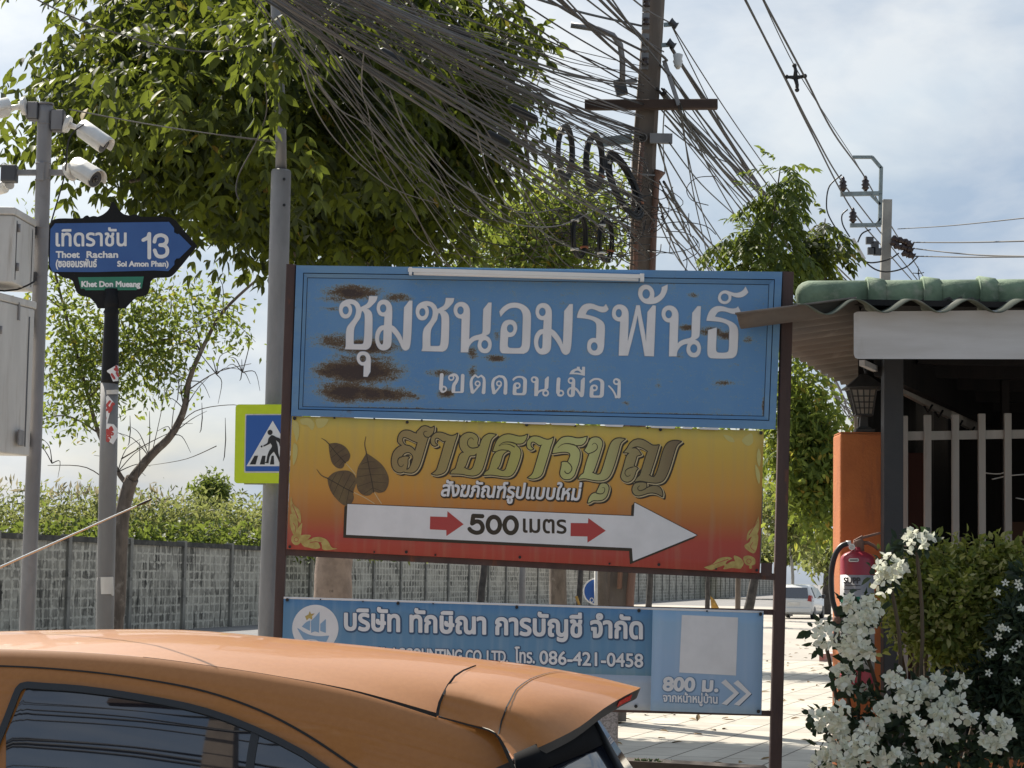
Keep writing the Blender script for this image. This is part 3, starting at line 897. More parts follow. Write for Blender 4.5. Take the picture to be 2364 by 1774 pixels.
zt, zb = at(1200, 975, YS).z, at(1200, 1297, YS).z
oz = ORG[bn.name].z
M_yel = rampmat('printed yellow to red', [(0, (0.40, 0.07, 0.055)), (.16, (0.43, 0.08, 0.055)), (.30, (0.44, 0.16, 0.05)), (.5, (0.57, 0.285, 0.065)), (.8, (0.58, 0.39, 0.08)), (1, (0.62, 0.475, 0.11))], zb-oz, zt-oz)
mb = MB().grid(sheet(YB, .022, 40, 12))
mb.build('vinyl', M_yel, bn, solid=0.0008)
M_dk = mat('dark print', (0.035, 0.026, 0.014), 0.6)
M_gold = rampmat('gold print', [(0, (0.30, 0.22, 0.10)), (.2, (0.34, 0.27, 0.11)), (.45, (0.43, 0.41, 0.13)), (.68, (0.50, 0.52, 0.22)), (.82, (0.33, 0.28, 0.13)), (1, (0.17, 0.125, 0.075))],
                 at(890, 1050, YS).x-ORG[bn.name].x, at(1570, 1050, YS).x-ORG[bn.name].x, axis='X', amt=.1)
M_beige = mat('pale print edge', (0.55, 0.46, 0.26), 0.6)
M_red = mat('red print', (0.42, 0.055, 0.05), 0.6)
GLD, SWL = Fld(), Fld()
cf, cg, ch_, ci = (11.06, 890, 970), (11.06, 1080, 980), (9.22, 1240, 990), (9.22, 1400, 990)
GLD.poly([L('315,500 330,420 380,330 450,280 540,265 640,285 740,330 800,345! 800,300! 860,240 920,180 1000,155 1080,170 1150,205 1200,190 1240,165! 1235,250 1210,330 1160,390 1085,450! 1050,560 980,800 900,1060 850,1190 780,1290 690,1345 580,1345 500,1335! 470,1320 370,1345 260,1310 190,1230 155,1090 165,960 200,840 270,740 350,680 420,650! 360,610 320,560', *cf),
          L('480,625! 440,560 430,500 445,450 490,440 600,480 720,540 820,575! 755,790! 700,720 620,670 530,650', *cf),
          L('400,950! 470,860 540,828 620,835 680,890 705,960 690,1030 640,1170 590,1250 530,1270! 565,1130 570,1000 605,955 520,930 440,940', *cf)])
sa = L('1160,540 1170,450 1220,380 1290,330 1400,320 1500,345 1600,385 1690,405 1770,385 1835,345! 1810,450 1770,560 1700,800 1600,1120 1550,1270 1480,1350 1380,1390 1290,1400 1180,1375! 1260,1320 1310,1260 1340,1180 1430,880 1520,570 1550,530! 1480,545 1420,510 1340,460 1280,465 1255,520 1270,590 1325,640! 1260,665 1200,640 1170,600', *cf)
GLD.poly([sa]); GLD.poly([sa + np.array([221.6, 8.9])])
GLD.poly([L('-211,440 -190,350 -110,260 0,215 60,215 140,235 220,285 262,370 245,480 265,560! 300,560! 345,420 390,340 460,280 560,240 720,265! 640,330 590,400 540,560 470,820 400,1060 350,1180 270,1270 150,1310 0,1300 -150,1270 -300,1262 -451,1260! -400,1180 -321,1130 -280,1010 -211,790 -160,735 -101,720! -170,640 -205,550', *cg),
          L('225,740! 160,790 60,800 20,850 -20,960 -60,1060 -101,1100! 0,1150 70,1160 130,1100 170,990 215,830', *cg)])
SWL.stroke(L('150,400 110,350 50,355 0,420 -10,500 30,570 100,605 190,600 265,570', *cg)[:-4], 0.5, 1.4)
GLD.poly([L('640,690! 680,560 740,420 820,330 930,270 1060,255 1180,280 1310,310 1420,300 1520,260! 1490,370 1440,450 1370,490 1290,495 1200,490! 1260,560 1320,620 1350,720 1330,850 1270,1040 1210,1180 1140,1280 1040,1330 900,1330 760,1310 600,1290 395,1300! 450,1220 530,1160 570,1050 620,880 670,770 740,690 720,690', *cg),
          L('1030,680 950,720 890,790 850,920 800,1060 740,1130! 830,1170 900,1190 960,1150 1000,1040 1050,880 1090,740 1080,690', *cg)])
SWL.stroke(crom('790,550 860,490 950,455 1080,455 1200,485', *cg, closed=False), 0.4, 1.5)
SWL.stroke(crom('790,560 900,510 1000,505 1100,530 1190,580', *cg, closed=False), 0.3, 1.2)
SWL.stroke(crom('740,690 820,660 920,655 1040,675', *cg, closed=False), 1.0, 1.1)
GLD.poly([L('325,525! 360,400 430,290 520,200 640,170 740,180 860,205 960,195 1060,170! 1030,270 960,340 870,355 800,350! 860,410 900,470 910,560 890,700 830,880 790,990 720,1060 640,1080 560,1065 500,1000 490,930 520,780 520,720! 570,705 650,715! 680,640 705,570 690,525 640,500 540,495 430,510', *ch_)])
SWL.stroke(crom('440,410 510,350 600,320 700,325 800,350', *ch_, closed=False), 0.4, 1.5)
SWL.stroke(crom('660,720 710,770 740,840 720,910 660,955 600,935 590,905', *ch_, closed=False), 1.1, 1.1)
GLD.poly([L('1005,460! 1060,380 1100,280 1150,210 1220,185 1310,195 1370,250 1390,320 1360,440 1290,660 1200,910 1170,935! 1240,965 1300,980 1350,950 1400,830 1470,600 1540,380 1600,270 1680,215 1780,205 1870,222! 1790,290 1760,350 1720,500 1650,740 1580,930 1520,1030 1430,1090 1300,1105 1150,1085 1020,1060 875,1070! 930,990 985,950 1010,860 1060,680 1110,540! 1050,500', *ch_)])
SWL.stroke(crom('1170,350 1210,310 1260,330 1285,390 1260,450 1190,500 1110,530', *ch_, closed=False), 0.5, 1.2)
GLD.poly([L('1260,1360! 1310,1250 1350,1180 1420,1165 1490,1185 1525,1260 1510,1350 1470,1450 1400,1510 1300,1530 1190,1530 1120,1570 1075,1580! 1110,1470 1170,1390 1240,1365', *ch_)])
SWL.stroke(crom('1380,1260 1430,1260 1440,1310 1410,1370 1340,1390 1260,1370', *ch_, closed=False), 0.5, 1.2)
GLD.poly([L('365,510! 440,420 500,320 580,250 680,225 780,240 890,300 970,350 1040,360 1120,350! 1080,480 1020,680 960,860 930,960 900,985! 960,1020 1010,1025 1050,980 1110,820 1170,600 1230,420 1290,320 1370,270 1480,255 1590,275! 1510,340 1470,420 1420,580 1340,840 1270,1010 1200,1110 1100,1150 980,1150 840,1130 720,1110 600,1130! 650,1050 710,990 750,880 800,720 850,560 880,480! 820,440 740,400 660,380 590,390 530,420! 620,420 680,460 720,520 740,550! 690,570 650,580 620,670 580,800! 640,820 670,850! 630,900 600,990 560,1070 490,1125 410,1130 340,1090 310,1020 330,930 370,790 410,640 440,570 490,520! 430,510', *ci)])
SWL.stroke(crom('570,815 480,840 410,890 395,960 430,1010 480,1010 510,985', *ci, closed=False), 1.1, 0.6)
GLD.poly([L('610,1170 570,1220 550,1300 570,1370 620,1415 700,1425 800,1400 900,1370 1000,1365 1090,1390 1190,1445! 1195,1380 1170,1300 1120,1240 1040,1215 950,1225 860,1265 840,1270! 855,1210 840,1160 720,1145', *ci)])
SWL.stroke(crom('710,1215 670,1250 670,1290 710,1320 780,1305 840,1270', *ci, closed=False), 0.6, 1.2)
SWL.stroke(crom('460,1140 420,1190 370,1185 330,1140 310,1080 320,1010 360,960 410,945', *cf, closed=False), 0.6, 1.3)
SWL.stroke(crom('1060,290 1010,290 975,330 985,390 1030,435 1090,445', *cf, closed=False), 0.6, 1.2)
m1 = MB()
GLD.mesh(m1, 2.6, 1.0, sp(.0246), dx=5.0, dy=5.0); m1.build('lettering_shadow', M_dk, bn)
m1 = MB(); GLD.mesh(m1, 3.2, 1.0, sp(.0252), dx=1.2, dy=1.2); m1.build('lettering_rim', M_beige, bn)
m1 = MB(); GLD.mesh(m1, 2.1, 0.9, sp(.0258)); m1.build('lettering_outline', M_dk, bn)
m1 = MB(); GLD.mesh(m1, -0.3, 0.9, sp(.0264)); m1.build('lettering', M_gold, bn)
m1 = MB(); SWL.mesh(m1, 0.0, 0.8, sp(.0270)); m1.build('lettering_swirls', M_dk, bn)
# white arrow
ARW = [(802, 1164), (799, 1235), (1459, 1266), (1461, 1296), (1609, 1236), (1465, 1161), (1463, 1192)]
AF = Fld().poly([np.array(ARW, float)])
m1 = MB()
AF.mesh(m1, 1.4, 1.2, sp(.0240))
for q in (2, 4, 6): AF.mesh(m1, 0.8, 1.6, sp(.0236 + q*.00005), dx=-q, dy=q)
m1.build('arrow_shadow', M_dk, bn)
m1 = MB(); AF.mesh(m1, 0, 1.2, sp(.0246)); m1.build('arrow', M_white, bn)
m1 = MB()
for txt, cs in (('1265,895! 1410,900! 1412,850! 1550,962! 1403,1062! 1402,1012! 1262,1005!', (3.687, 650, 950)), ('413,905! 553,907! 555,865! 697,968! 548,1065! 548,1015! 411,1012!', (3.511, 1200, 950))):
    q = crom(txt, *cs, sub=1)
    MB().add([sp(.0252)(*p) for p in q], [tuple(range(7))[::-1]]).build('small_arrow', M_red, bn)
c6 = (3.687, 650, 950)
D5 = Fld()
D5.stroke(crom('1708,893! 1632,890! 1622,955! 1655,938 1690,945 1712,985 1700,1022 1660,1034 1618,1020 1600,1002', *c6, closed=False), 4.0)
for cx_, cy_ in ((1807, 966), (1950, 970)):
    q = ell(cx_, cy_, 52, 67, *c6, n=32); D5.stroke(np.vstack([q, q[:1]]), 4.1)
D5.text('เมตร', 1208, 1307, 1229, 56, 0.03)
m1 = MB(); D5.mesh(m1, 0.9, 0.9, sp(.0252)); m1.build('distance_lettering', M_dk, bn)
# white subtitle with a dark edge
ST = Fld().text('สังฆภัณฑ์รูปแบบใหม่', 1018, 1342, 1145, 47, 0.031, 0.2)
m1 = MB(); ST.mesh(m1, 3.6, 0.9, sp(.0248), dx=1.8, dy=1.8); m1.build('subtitle_shadow', M_dk, bn)
m1 = MB(); ST.mesh(m1, 1.25, 0.75, sp(.0256)); m1.build('subtitle', M_white, bn)
# bodhi leaves
M_bodhi = mat('printed brown leaf', (0.105, 0.068, 0.036), 0.6, col2=(0.15, 0.105, 0.045), scale=9)
LF, VN = Fld(), Fld()
for o_, tail, mid, ribs in (
    ('400,275! 470,270 540,300 585,370 570,420 540,440 530,470 510,487 470,480 430,440 410,370 402,310', '340,230 375,250 400,275', '400,275 470,360 545,440', ((440, 320, 480, 285), (470, 360, 540, 315), (500, 395, 570, 360), (435, 315, 412, 350), (470, 360, 420, 400), (505, 400, 450, 450), (530, 425, 490, 470))),
    ('722,355! 790,400 860,460 905,540 912,610 880,680 830,695 790,685 750,715 700,715 650,670 636,580 650,480 690,410', '718,215 708,280 722,355', '722,355 745,480 765,580 785,690', ((735, 430, 800, 430), (745, 490, 850, 480), (755, 540, 890, 540), (768, 600, 900, 610), (778, 650, 860, 685), (735, 430, 680, 450), (745, 490, 650, 490), (755, 540, 640, 560), (768, 600, 650, 640), (778, 650, 700, 705))),
    ('390,570! 440,525 510,505 580,510 625,550 635,610 610,690 615,740 590,790 545,805 490,770 430,700 400,630', '300,495 340,545 390,570', '390,570 480,620 550,660 612,690', ((430, 592, 470, 525), (480, 620, 530, 515), (530, 650, 590, 530), (570, 670, 625, 590), (430, 592, 410, 650), (480, 620, 440, 710), (530, 650, 490, 760), (575, 672, 550, 795)))):
    LF.poly([crom(o_, *c6)]); LF.stroke(crom(tail, *c6, closed=False), .7, 1.4)
    VN.stroke(crom(mid, *c6, closed=False), .8, 1.0)
    for a in ribs: VN.stroke(crom('%d,%d %d,%d' % a, *c6, closed=False), .5, .35)
for t_ in ('545,440 590,490 630,540', '615,690 700,730 790,785', '790,690 820,740 850,785'):
    m1 = MB(); Fld().stroke(crom(t_, *c6, closed=False), .8).mesh(m1, 0, 1.0, sp(.0234)); m1.build('leaf_stalk', M_beige, bn)
m1 = MB(); LF.mesh(m1, 0, 1.1, sp(.0240)); m1.build('leaf_print', M_bodhi, bn)
m1 = MB(); VN.mesh(m1, 0, 0.7, sp(.0246)); m1.build('leaf_veins', M_dk, bn)
# gold corner ornaments
M_orn = mat('gold ornament print', (0.50, 0.40, 0.13), 0.6, col2=(0.40, 0.28, 0.08), scale=30)
M_orn2 = mat('faded ornament print', (0.52, 0.46, 0.16), 0.6)
OR = Fld(); OC = Fld()
kan = ['80,720! 100,790 150,840 165,900 160,950 130,920 90,870 75,800', '80,870 130,920 140,980 120,1010 150,980 175,950 170,1010 160,1060 110,1060 80,1000 70,930', '90,1060 130,1050 165,1070 160,1120 120,1140 85,1110',
       '160,1060 230,1050 250,1060 225,1090 215,1120 180,1130 160,1110', '170,1120 240,1090 330,1075 390,1100 430,1160 478,1168! 420,1180 350,1175 340,1130 310,1110 330,1160 290,1172 230,1160 190,1150', '260,1080 330,1070 390,1100 340,1110 290,1105']
for k in kan: OR.poly([crom(k, *c6)])
OC.stroke(crom('90,790 120,860 140,910', *c6, closed=False), .5, 1); OC.stroke(crom('100,950 120,990 115,1030', *c6, closed=False), .6); OC.stroke(crom('240,1120 290,1110 340,1120', *c6, closed=False), .6, .9)
OC.stroke(np.vstack([ell(125, 1092, 18, 18, *c6), ell(125, 1092, 18, 18, *c6)[:1]]), .6)
kan2 = ['1935,850! 1900,930 1850,980 1840,1050 1870,1020 1920,1000 1942,930', '1930,1000 1880,1020 1860,1060 1820,1090 1850,1130 1900,1150 1925,1090', '1815,1180 1860,1170 1905,1195 1905,1240 1850,1250 1820,1225',
        '1735,1170 1790,1190 1815,1230 1800,1260 1755,1235', '1490,1265! 1560,1240 1610,1195 1690,1180 1720,1195 1680,1215 1670,1240 1730,1215 1800,1250 1790,1275 1720,1270 1650,1280 1660,1250 1620,1260 1550,1285', '1860,1255 1880,1255 1880,1275 1862,1275']
for k in kan2: OR.poly([crom(k, 3.511, 1200, 950)])
OC.stroke(crom('1930,890 1890,950 1860,1000', 3.511, 1200, 950, closed=False), .5, 1); OC.stroke(np.vstack([ell(1857, 1215, 18, 18, 3.511, 1200, 950), ell(1857, 1215, 18, 18, 3.511, 1200, 950)[:1]]), .6)
OC.stroke(crom('1560,1245 1640,1215 1690,1200', 3.511, 1200, 950, closed=False), .5, .9); OC.stroke(crom('1890,1060 1870,1100 1900,1130', 3.511, 1200, 950, closed=False), .6)
m1 = MB(); OR.mesh(m1, 0, 1.0, sp(.0240)); m1.build('corner_ornament', M_orn, bn)
m1 = MB(); OC.mesh(m1, 0, 0.8, sp(.0246)); m1.build('ornament_lines', M_red, bn)
OT = Fld()
for k in ('100,80 140,100 150,180 130,260 110,200 95,140', '105,270 135,300 130,390 100,460 95,360', '160,70 240,60 280,110 260,160 220,120 170,110', '290,70 340,60 400,70 360,130 310,140'): OT.poly([crom(k, *c6)])
for k in ('1935,300 1955,360 1940,450 1920,380', '1910,430 1945,500 1940,590 1915,520', '1830,200 1880,180 1890,250 1850,280 1800,240', '1650,190 1720,210 1740,250 1690,240'): OT.poly([crom(k, 3.511, 1200, 950)])
m1 = MB(); OT.mesh(m1, 0, 1.0, sp(.0240)); m1.build('faded_ornament', M_orn2, bn)
# eyelets and screws
for px, py, r in ((680, 966, 4.2), (772, 965, 2.4), (864, 967, 2.2), (940, 975, 3.6), (974, 971, 2.4), (1078, 974, 2), (1216, 981, 4), (1328, 984, 2.4), (1495, 988, 2.2), (1525, 992, 3.8), (1757, 1000, 4),
                  (669, 1263, 3.4), (864, 1275, 2.2), (938, 1275, 3.6), (1005, 1282, 2.4), (1200, 1287, 3.4), (1407, 1302, 2.4), (1521, 1304, 3.6), (1653, 1314, 2.2), (1747, 1317, 3.4)):
    MB().disc(at(px, py, YS-.0225), (0, -1, 0), r*YS/F, 0.004, 10).build('eyelet', M_black, bn)

# ================================================================ blue accounting-firm banner
BB = [(655, 1378), (1763, 1411), (1758, 1650), (648, 1612)]
an = thing('accounting_firm_banner', 'lowest banner on the frame, pale blue vinyl with ship emblem and phone number', 'banner', at(1205, 1640, YS-.02))
M_abl = rampmat('printed blue', [(0, (0.155, 0.30, 0.44)), (1, (0.105, 0.235, 0.40))], -.1, .7, streak=(0.32, 0.42, 0.5), amt=.35)
M_alt = rampmat('printed pale blue', [(0, (0.27, 0.41, 0.60)), (.5, (0.33, 0.47, 0.65)), (1, (0.28, 0.47, 0.63))], -.1, .7, streak=(0.45, 0.55, 0.68), amt=.3)
M_agr = mat('printed pale grey', (0.46, 0.51, 0.57), 0.6, col2=(0.40, 0.46, 0.54), scale=4)
zs = at(1500, 1561, YS).z
v1 = (1561-1403.5)/(1641-1403.5)
us = 0.769
def subq(u0, v0, u1, v1): return [qpt(BB, u0, v0), qpt(BB, u1, v0), qpt(BB, u1, v1), qpt(BB, u0, v1)]
mb = MB()
mb.grid(sheet(subq(0, .02, us, v1), .022, 26, 6), 0)
mb.grid(sheet(subq(0, v1, us, 1), .022, 26, 4), 1)
mb.grid(sheet(subq(us, .02, 1, 1), .022, 10, 8), 2)
mb.grid(sheet(subq(0, 0, 1, .02), .022, 30, 1), 3)
mb.build('vinyl', [M_abl, M_agr, M_alt, M_white], an, solid=0.0008)
M_navy = mat('navy print edge', (0.035, 0.085, 0.17), 0.6)
TX = Fld().text('บริษัท ทักษิณา การบัญชี จำกัด', 796, 1482, 1454, 68, 0.030)
TX2 = Fld().text('TUKSINA ACCOUNTING CO.,LTD.', 794, 1172, 1519, 38, 0.029)
TX2.text('โทร.', 1189, 1234, 1530, 44, 0.029)
TX2.text('086-421-0458', 1246, 1484, 1533, 44, 0.033)
TX3 = Fld().text('800 ม.', 1531, 1658, 1594, 43, 0.02, 0.05)
TX4 = Fld().text('จากหน้าหมู่บ้าน', 1531, 1656, 1620, 27, 0.035)
m1 = MB(); TX.mesh(m1, 5.0, 1.0, sp(.0240), dx=1.2, dy=1.2); TX2.mesh(m1, 3.2, 1.0, sp(.0240), dx=.8, dy=.8)
m1.build('lettering_edge', M_navy, an)
m1 = MB(); TX.mesh(m1, 2.1, .9, sp(.0248)); TX2.mesh(m1, 0.9, .8, sp(.0248)); m1.build('lettering', M_white, an)
M_sl = mat('slate blue print edge', (0.14, 0.24, 0.38), 0.6)
m1 = MB(); TX3.mesh(m1, 4.4, .9, sp(.0240), dx=.8, dy=.8); TX4.mesh(m1, 2.6, .8, sp(.0240), dx=.5, dy=.5); m1.build('distance_edge', M_sl, an)
m1 = MB(); TX3.mesh(m1, 2.0, .8, sp(.0248)); TX4.mesh(m1, .7, .7, sp(.0248)); m1.build('distance_lettering', M_white, an)
c2_ = (3.511, 1200, 1350)
m1, m2 = MB(), MB()
for dx_, dy_ in ((0, 0), (100, 5)):
    q = np.array([(1632, 795), (1668, 768), (1778, 880), (1678, 977), (1635, 967), (1735, 880)], float) + np.array([dx_, dy_])
    q = q / c2_[0] + np.array(c2_[1:])
    m1.add([sp(.0248)(*p) for p in q], [(0, 5, 2, 1), (5, 4, 3, 2)])
    q2 = q + np.array([1.8, 1.2])
    m2.add([sp(.0240)(*p) for p in q2], [(0, 5, 2, 1), (5, 4, 3, 2)])
m1.build('chevrons', M_white, an); m2.build('chevron_edge', M_navy, an)
# the white square of the code panel, left blank
m1 = MB(); q = [(1574, 1420), (1704, 1426), (1699, 1560), (1568, 1553)]
m1.add([sp(.0240)(*p) for p in q], [(3, 2, 1, 0)]); m1.build('blank_panel', M_white, an)
# ship emblem
c1_ = (3.687, 620, 1350)
EM = Fld().poly([ell(398, 372, 197, 200, *c1_, n=60)])
m1 = MB(); EM.mesh(m1, 0, 1.1, sp(.0240)); m1.build('emblem_disc', M_white, an)
EB = Fld()
for k in ('282,358! 320,320 355,305! 352,395!', '360,310! 400,270 435,228! 430,410! 395,400 362,412!', '440,395! 440,335! 488,292! 488,412!', '245,370 300,405 360,430 430,440 518,434! 500,470 480,497 440,490 400,470 340,465 305,470 270,420!', '300,480 360,475 410,490 360,500'):
    EB.poly([crom(k, *c1_)])
EB.stroke(crom('300,500 360,490 420,505 480,515', *c1_, closed=False), .8)
m1 = MB(); EB.mesh(m1, 0, .9, sp(.0246)); m1.build('emblem_ship', mat('emblem blue', (0.23, 0.37, 0.53), .6), an)
EG = Fld().poly([crom('310,270! 340,255! 350,225! 362,250! 395,245! 370,268! 372,300! 345,285! 325,305!', *c1_, sub=1)])
m1 = MB(); EG.mesh(m1, 0, .9, sp(.0250)); m1.build('emblem_star', M_orn, an)
for px, py, r in ((663, 1385, 3.8), (919, 1393, 3.8), (1193, 1402, 3.8), (1475, 1410, 4), (1756, 1418, 4), (1468, 1631, 4), (1751, 1643, 4.2), (740, 1384, 1.6), (838, 1389, 1.6), (1000, 1394, 1.6), (1632, 1411, 2)):
    MB().disc(at(px, py, YS-.0225), (0, -1, 0), r*YS/F, 0.004, 10).build('eyelet', M_black, an)
# ================================================================ orange hatchback in the foreground
def pl(x, *pts):
    xs = [p[0] for p in pts]; ys = [p[1] for p in pts]
    if x <= xs[0]: return ys[0] + (ys[1]-ys[0])/(xs[1]-xs[0])*(x-xs[0])
    if x >= xs[-1]: return ys[-1] + (ys[-1]-ys[-2])/(xs[-1]-xs[-2])*(x-xs[-1])
    i = max(k for k in range(len(xs)-1) if xs[k] <= x)
    # cubic through neighbours for a fair curve
    x1, x2, y1, y2 = xs[i], xs[i+1], ys[i], ys[i+1]
    s = (y2-y1)/(x2-x1)
    m1 = s if i == 0 else .5*(s + (y1-ys[i-1])/(x1-xs[i-1]))
    m2 = s if i+2 >= len(xs) else .5*(s + (ys[i+2]-y2)/(xs[i+2]-x2))
    h = x2-x1; t = (x-x1)/h
    return (2*t**3-3*t*t+1)*y1 + (t**3-2*t*t+t)*h*m1 + (-2*t**3+3*t*t)*y2 + (t**3-t*t)*h*m2
cA = lambda x: pl(x, (-700, 1500), (-400, 1474), (-150, 1462), (0, 1458), (200, 1454), (430, 1455), (700, 1478), (900, 1497), (1100, 1521), (1154, 1528))
cB = lambda x: pl(x, (-700, 1530), (-400, 1510), (-150, 1500), (0, 1499), (316, 1516), (475, 1536), (620, 1558), (810, 1594), (891, 1616), (1009, 1652))
cB2 = lambda x: cB(x) if x < 1009 else pl(x, (1009, 1652), (1127, 1684), (1149, 1700), (1170, 1735), (1187, 1774))
cC = lambda x: pl(x, (-700, 1560), (-300, 1541), (0, 1538), (190, 1550), (316, 1566), (475, 1597), (601, 1641), (700, 1692), (823, 1774), (880, 1815))
cD = lambda x: pl(x, (0, 1572), (60, 1576), (190, 1585), (316, 1603), (475, 1636), (585, 1677), (700, 1734), (790, 1796))
Y0 = lambda x: 6.30 + 0.12*(1190-x)/1190
cBs = lambda x: cB(x) if x < 1009 else 1652 + (x-1009)*.29
def SD(x, y):
    t = max(0.0, (y - cBs(x))/240.0)
    return Y0(x) + .22 - 0.15*min(t, 1.5)**.7
def side(x, y, off=0.0): return at(x, y, SD(x, y) - off)
M_paint = mat('orange metallic paint', (0.35, 0.136, 0.030), 0.4, metal=0.0, coat=0.42, spec=.35, col2=(0.37, 0.146, 0.034), scale=60, detail=2)
M_seam = mat('dark seam', (0.008, 0.006, 0.005), 0.7)
M_rub = mat('black rubber trim', (0.022, 0.023, 0.025), 0.45, bump=.05, bscale=90)
M_glass = mat('tinted glass', (0.008, 0.010, 0.016), 0.02, spec=1.0)
M_glass.node_tree.nodes['Principled BSDF'].inputs['IOR'].default_value = 1.75
M_chrome = mat('bright metal', (0.65, 0.65, 0.66), 0.25, metal=1)
car = thing('orange_hatchback', 'glossy orange hatchback with roof spoiler parked right in front of the sign', 'car', (at(500, 1700, 6.6).x, 6.9, 0))
# roof: from the far rail over the crown to the near rail
xs = [-700, -550, -400, -250, -120, 0, 60, 120, 180, 240, 300, 360, 420, 480, 540, 600, 660, 720, 780, 840, 890, 940, 980, 1009]
wdir = Vector((.06, 1, 0)).normalized()
rows = []
for f_, dd in ((0, None), (0, .82), (.03, .70), (.10, .60), (.22, .50), (.38, .42), (.56, .34), (.74, .29), (.88, .25), (1.0, .22)):
    row = []
    for x in xs:
        # towards the tail the seam with the spoiler sweeps back
        xe = x + max(0, (x-820)/189.0)*(1-f_)**1.6*145 if x > 820 else x
        if dd is None:
            q = at(xe, cA(xe), Y0(xe)+.82) + wdir*.75; q.z -= .14
        else:
            q = at(xe, cA(xe) + (cB(x)-cA(xe))*f_, Y0(xe)+dd)
        row.append(q)
    rows.append(row)
MB().grid(rows, flip=True).build('roof_panel', M_paint, car)
# side: rail, door frames and quarter panel
xs2 = sorted(set(xs + [30, 90, 150, 210, 270, 330, 390, 450, 510, 570, 630, 690, 750, 810, 870, 1040, 1070, 1100, 1127, 1149, 1160, 1170, 1179, 1187]))
rows = []
for k in range(15):
    t = (k/14.0)**1.5
    row = []
    for x in xs2:
        b = cB2(x) + .5
        row.append(side(x, b + (1900-b)*t))
    rows.append(row)
last = rows[-1]
rows.append([Vector((p.x, p.y - .05, .95)) for p in last])
rows.append([Vector((p.x, p.y - .05, .45)) for p in last])
rows.append([Vector((p.x, p.y + .05, .25)) for p in last])
MB().grid(rows, flip=True).build('side_panel', M_paint, car)
# far side, nose and floor close the body
fr = []
for x in (-1750, -1700, -1300, -1000, -700, -300, 200, 700, 1187):
    p = side(max(x, -700), 1899) if x >= -700 else side(-700, 1899) + Vector(((x+700)/780, .13*(-700-x)/780, 0))
    top = 1.0 if x < -1000 else 1.08
    fr.append((p, top))
rows = []
for h, w in ((.25, 0), (.6, -.03), (1, 0), (1, 1.55), (.6, 1.6), (.25, 1.55)):
    rows.append([Vector((p.x, p.y, 0)) + wdir*w + Vector((0, 0, .25 if h == .25 else tp*h)) for p, tp in fr])
MB().grid(rows, flip=False).build('lower_body', M_paint, car)
# windscreen and bonnet beyond the left edge of the picture
a, b = rows[2][3], rows[3][3]
c, d = at(-700, cB(-700), Y0(-700)+.22), at(-700, cA(-700), Y0(-700)+.82) + wdir*.7
MB().add([a, c, d, b], [(0, 1, 2, 3)]).build('windscreen', M_glass, car, solid=.006)
for px in (-1250, 760):
    p = side(max(px, -700), 1899) if px >= -700 else side(-700, 1899) + Vector(((px+700)/780, .13*(-700-px)/780, 0))
    for w in (.06, 1.45):
        c = Vector((p.x, p.y, .31)) + wdir*w
        o = MB().tube([c - wdir*.1, c - wdir*.09, c + wdir*.09, c + wdir*.1], [.27, .31, .31, .27], 24).build('wheel', M_rub, car)
        MB().tube([c - wdir*.102, c - wdir*.105], [.2, .18], 20).build('rim', M_chrome, o)
# roof gutter, growing into a gap at the tail
def strip(mb, pts, ws, fn, off=.004, mi=0):
    up, dn = [], []
    for i, (p, w) in enumerate(zip(pts, ws)):
        a = pts[max(i-1, 0)]; b = pts[min(i+1, len(pts)-1)]
        t = np.array(b, float) - np.array(a, float); t /= np.linalg.norm(t) + 1e-9
        n = np.array([-t[1], t[0]])
        up.append(fn(p[0]-n[0]*w/2, p[1]-n[1]*w/2, off)); dn.append(fn(p[0]+n[0]*w/2, p[1]+n[1]*w/2, off))
    mb.grid([up, dn], mi, smooth=False, flip=True)
gx = np.linspace(330, 1009, 28)
mb = MB(); strip(mb, [(x, cB(x)) for x in gx], [1.0 + max(0, (x-640)/369)**1.6*9 for x in gx], lambda x, y, o_: at(x, y, Y0(x)+.215-o_), .006)
mb.build('roof_gutter', M_seam, car)
gx = np.linspace(-300, 826, 46)
mb = MB(); strip(mb, [(x, cC(x)) for x in gx], [4.0 + 2.2*(x > 300)*(x-300)/500 for x in gx], side, .003)
mb.build('door_seam', M_seam, car)
# rear door window
win = MB()
gx = list(np.linspace(14, 830, 52))
def trim_top(x): return max(cD(x), 1576 + max(0, 60-x)*2.35)
rows = []
for f_ in np.linspace(0, 1, 14):
    rows.append([side(x, trim_top(x)+12 + (1905-trim_top(x)-12)*f_, .004) for x in gx])
win.grid(rows, flip=True)
door = win.build('rear_window', M_glass, car)
tr = MB()
path = [(-32, 1790)] + [(-5, 1712), (18, 1655), (36, 1608), (42, 1594), (50, 1585), (64, 1582)] + [(x, cD(x)+6.5) for x in (100, 150, 190, 250, 316, 380, 430, 475, 530, 585, 640, 700, 760, 830)]
pth = np.array(path, float)
acc = []
for i in range(len(pth)-1):
    for q in range(4): acc.append(pth[i] + (pth[i+1]-pth[i])*q/4)
acc.append(pth[-1])
strip(tr, [tuple(p) for p in acc], [15]*len(acc), side, .010)
tr.build('window_trim', M_rub, car, solid=.006)
tr = MB(); strip(tr, [(590, 1690), (585, 1715), (580, 1745), (574, 1790)], [19]*4, side, .008)
tr.build('window_bar', M_rub, car, solid=.004)
fw = MB(); gx = [-690, -500, -300, -110]
fw.grid([[side(x, max(1578, 1576+(-500-x)*1.2) + (1905-1578)*f_, .004) for x in gx] for f_ in (0, .3, 1)], flip=True)
fw.build('front_window', M_glass, car)
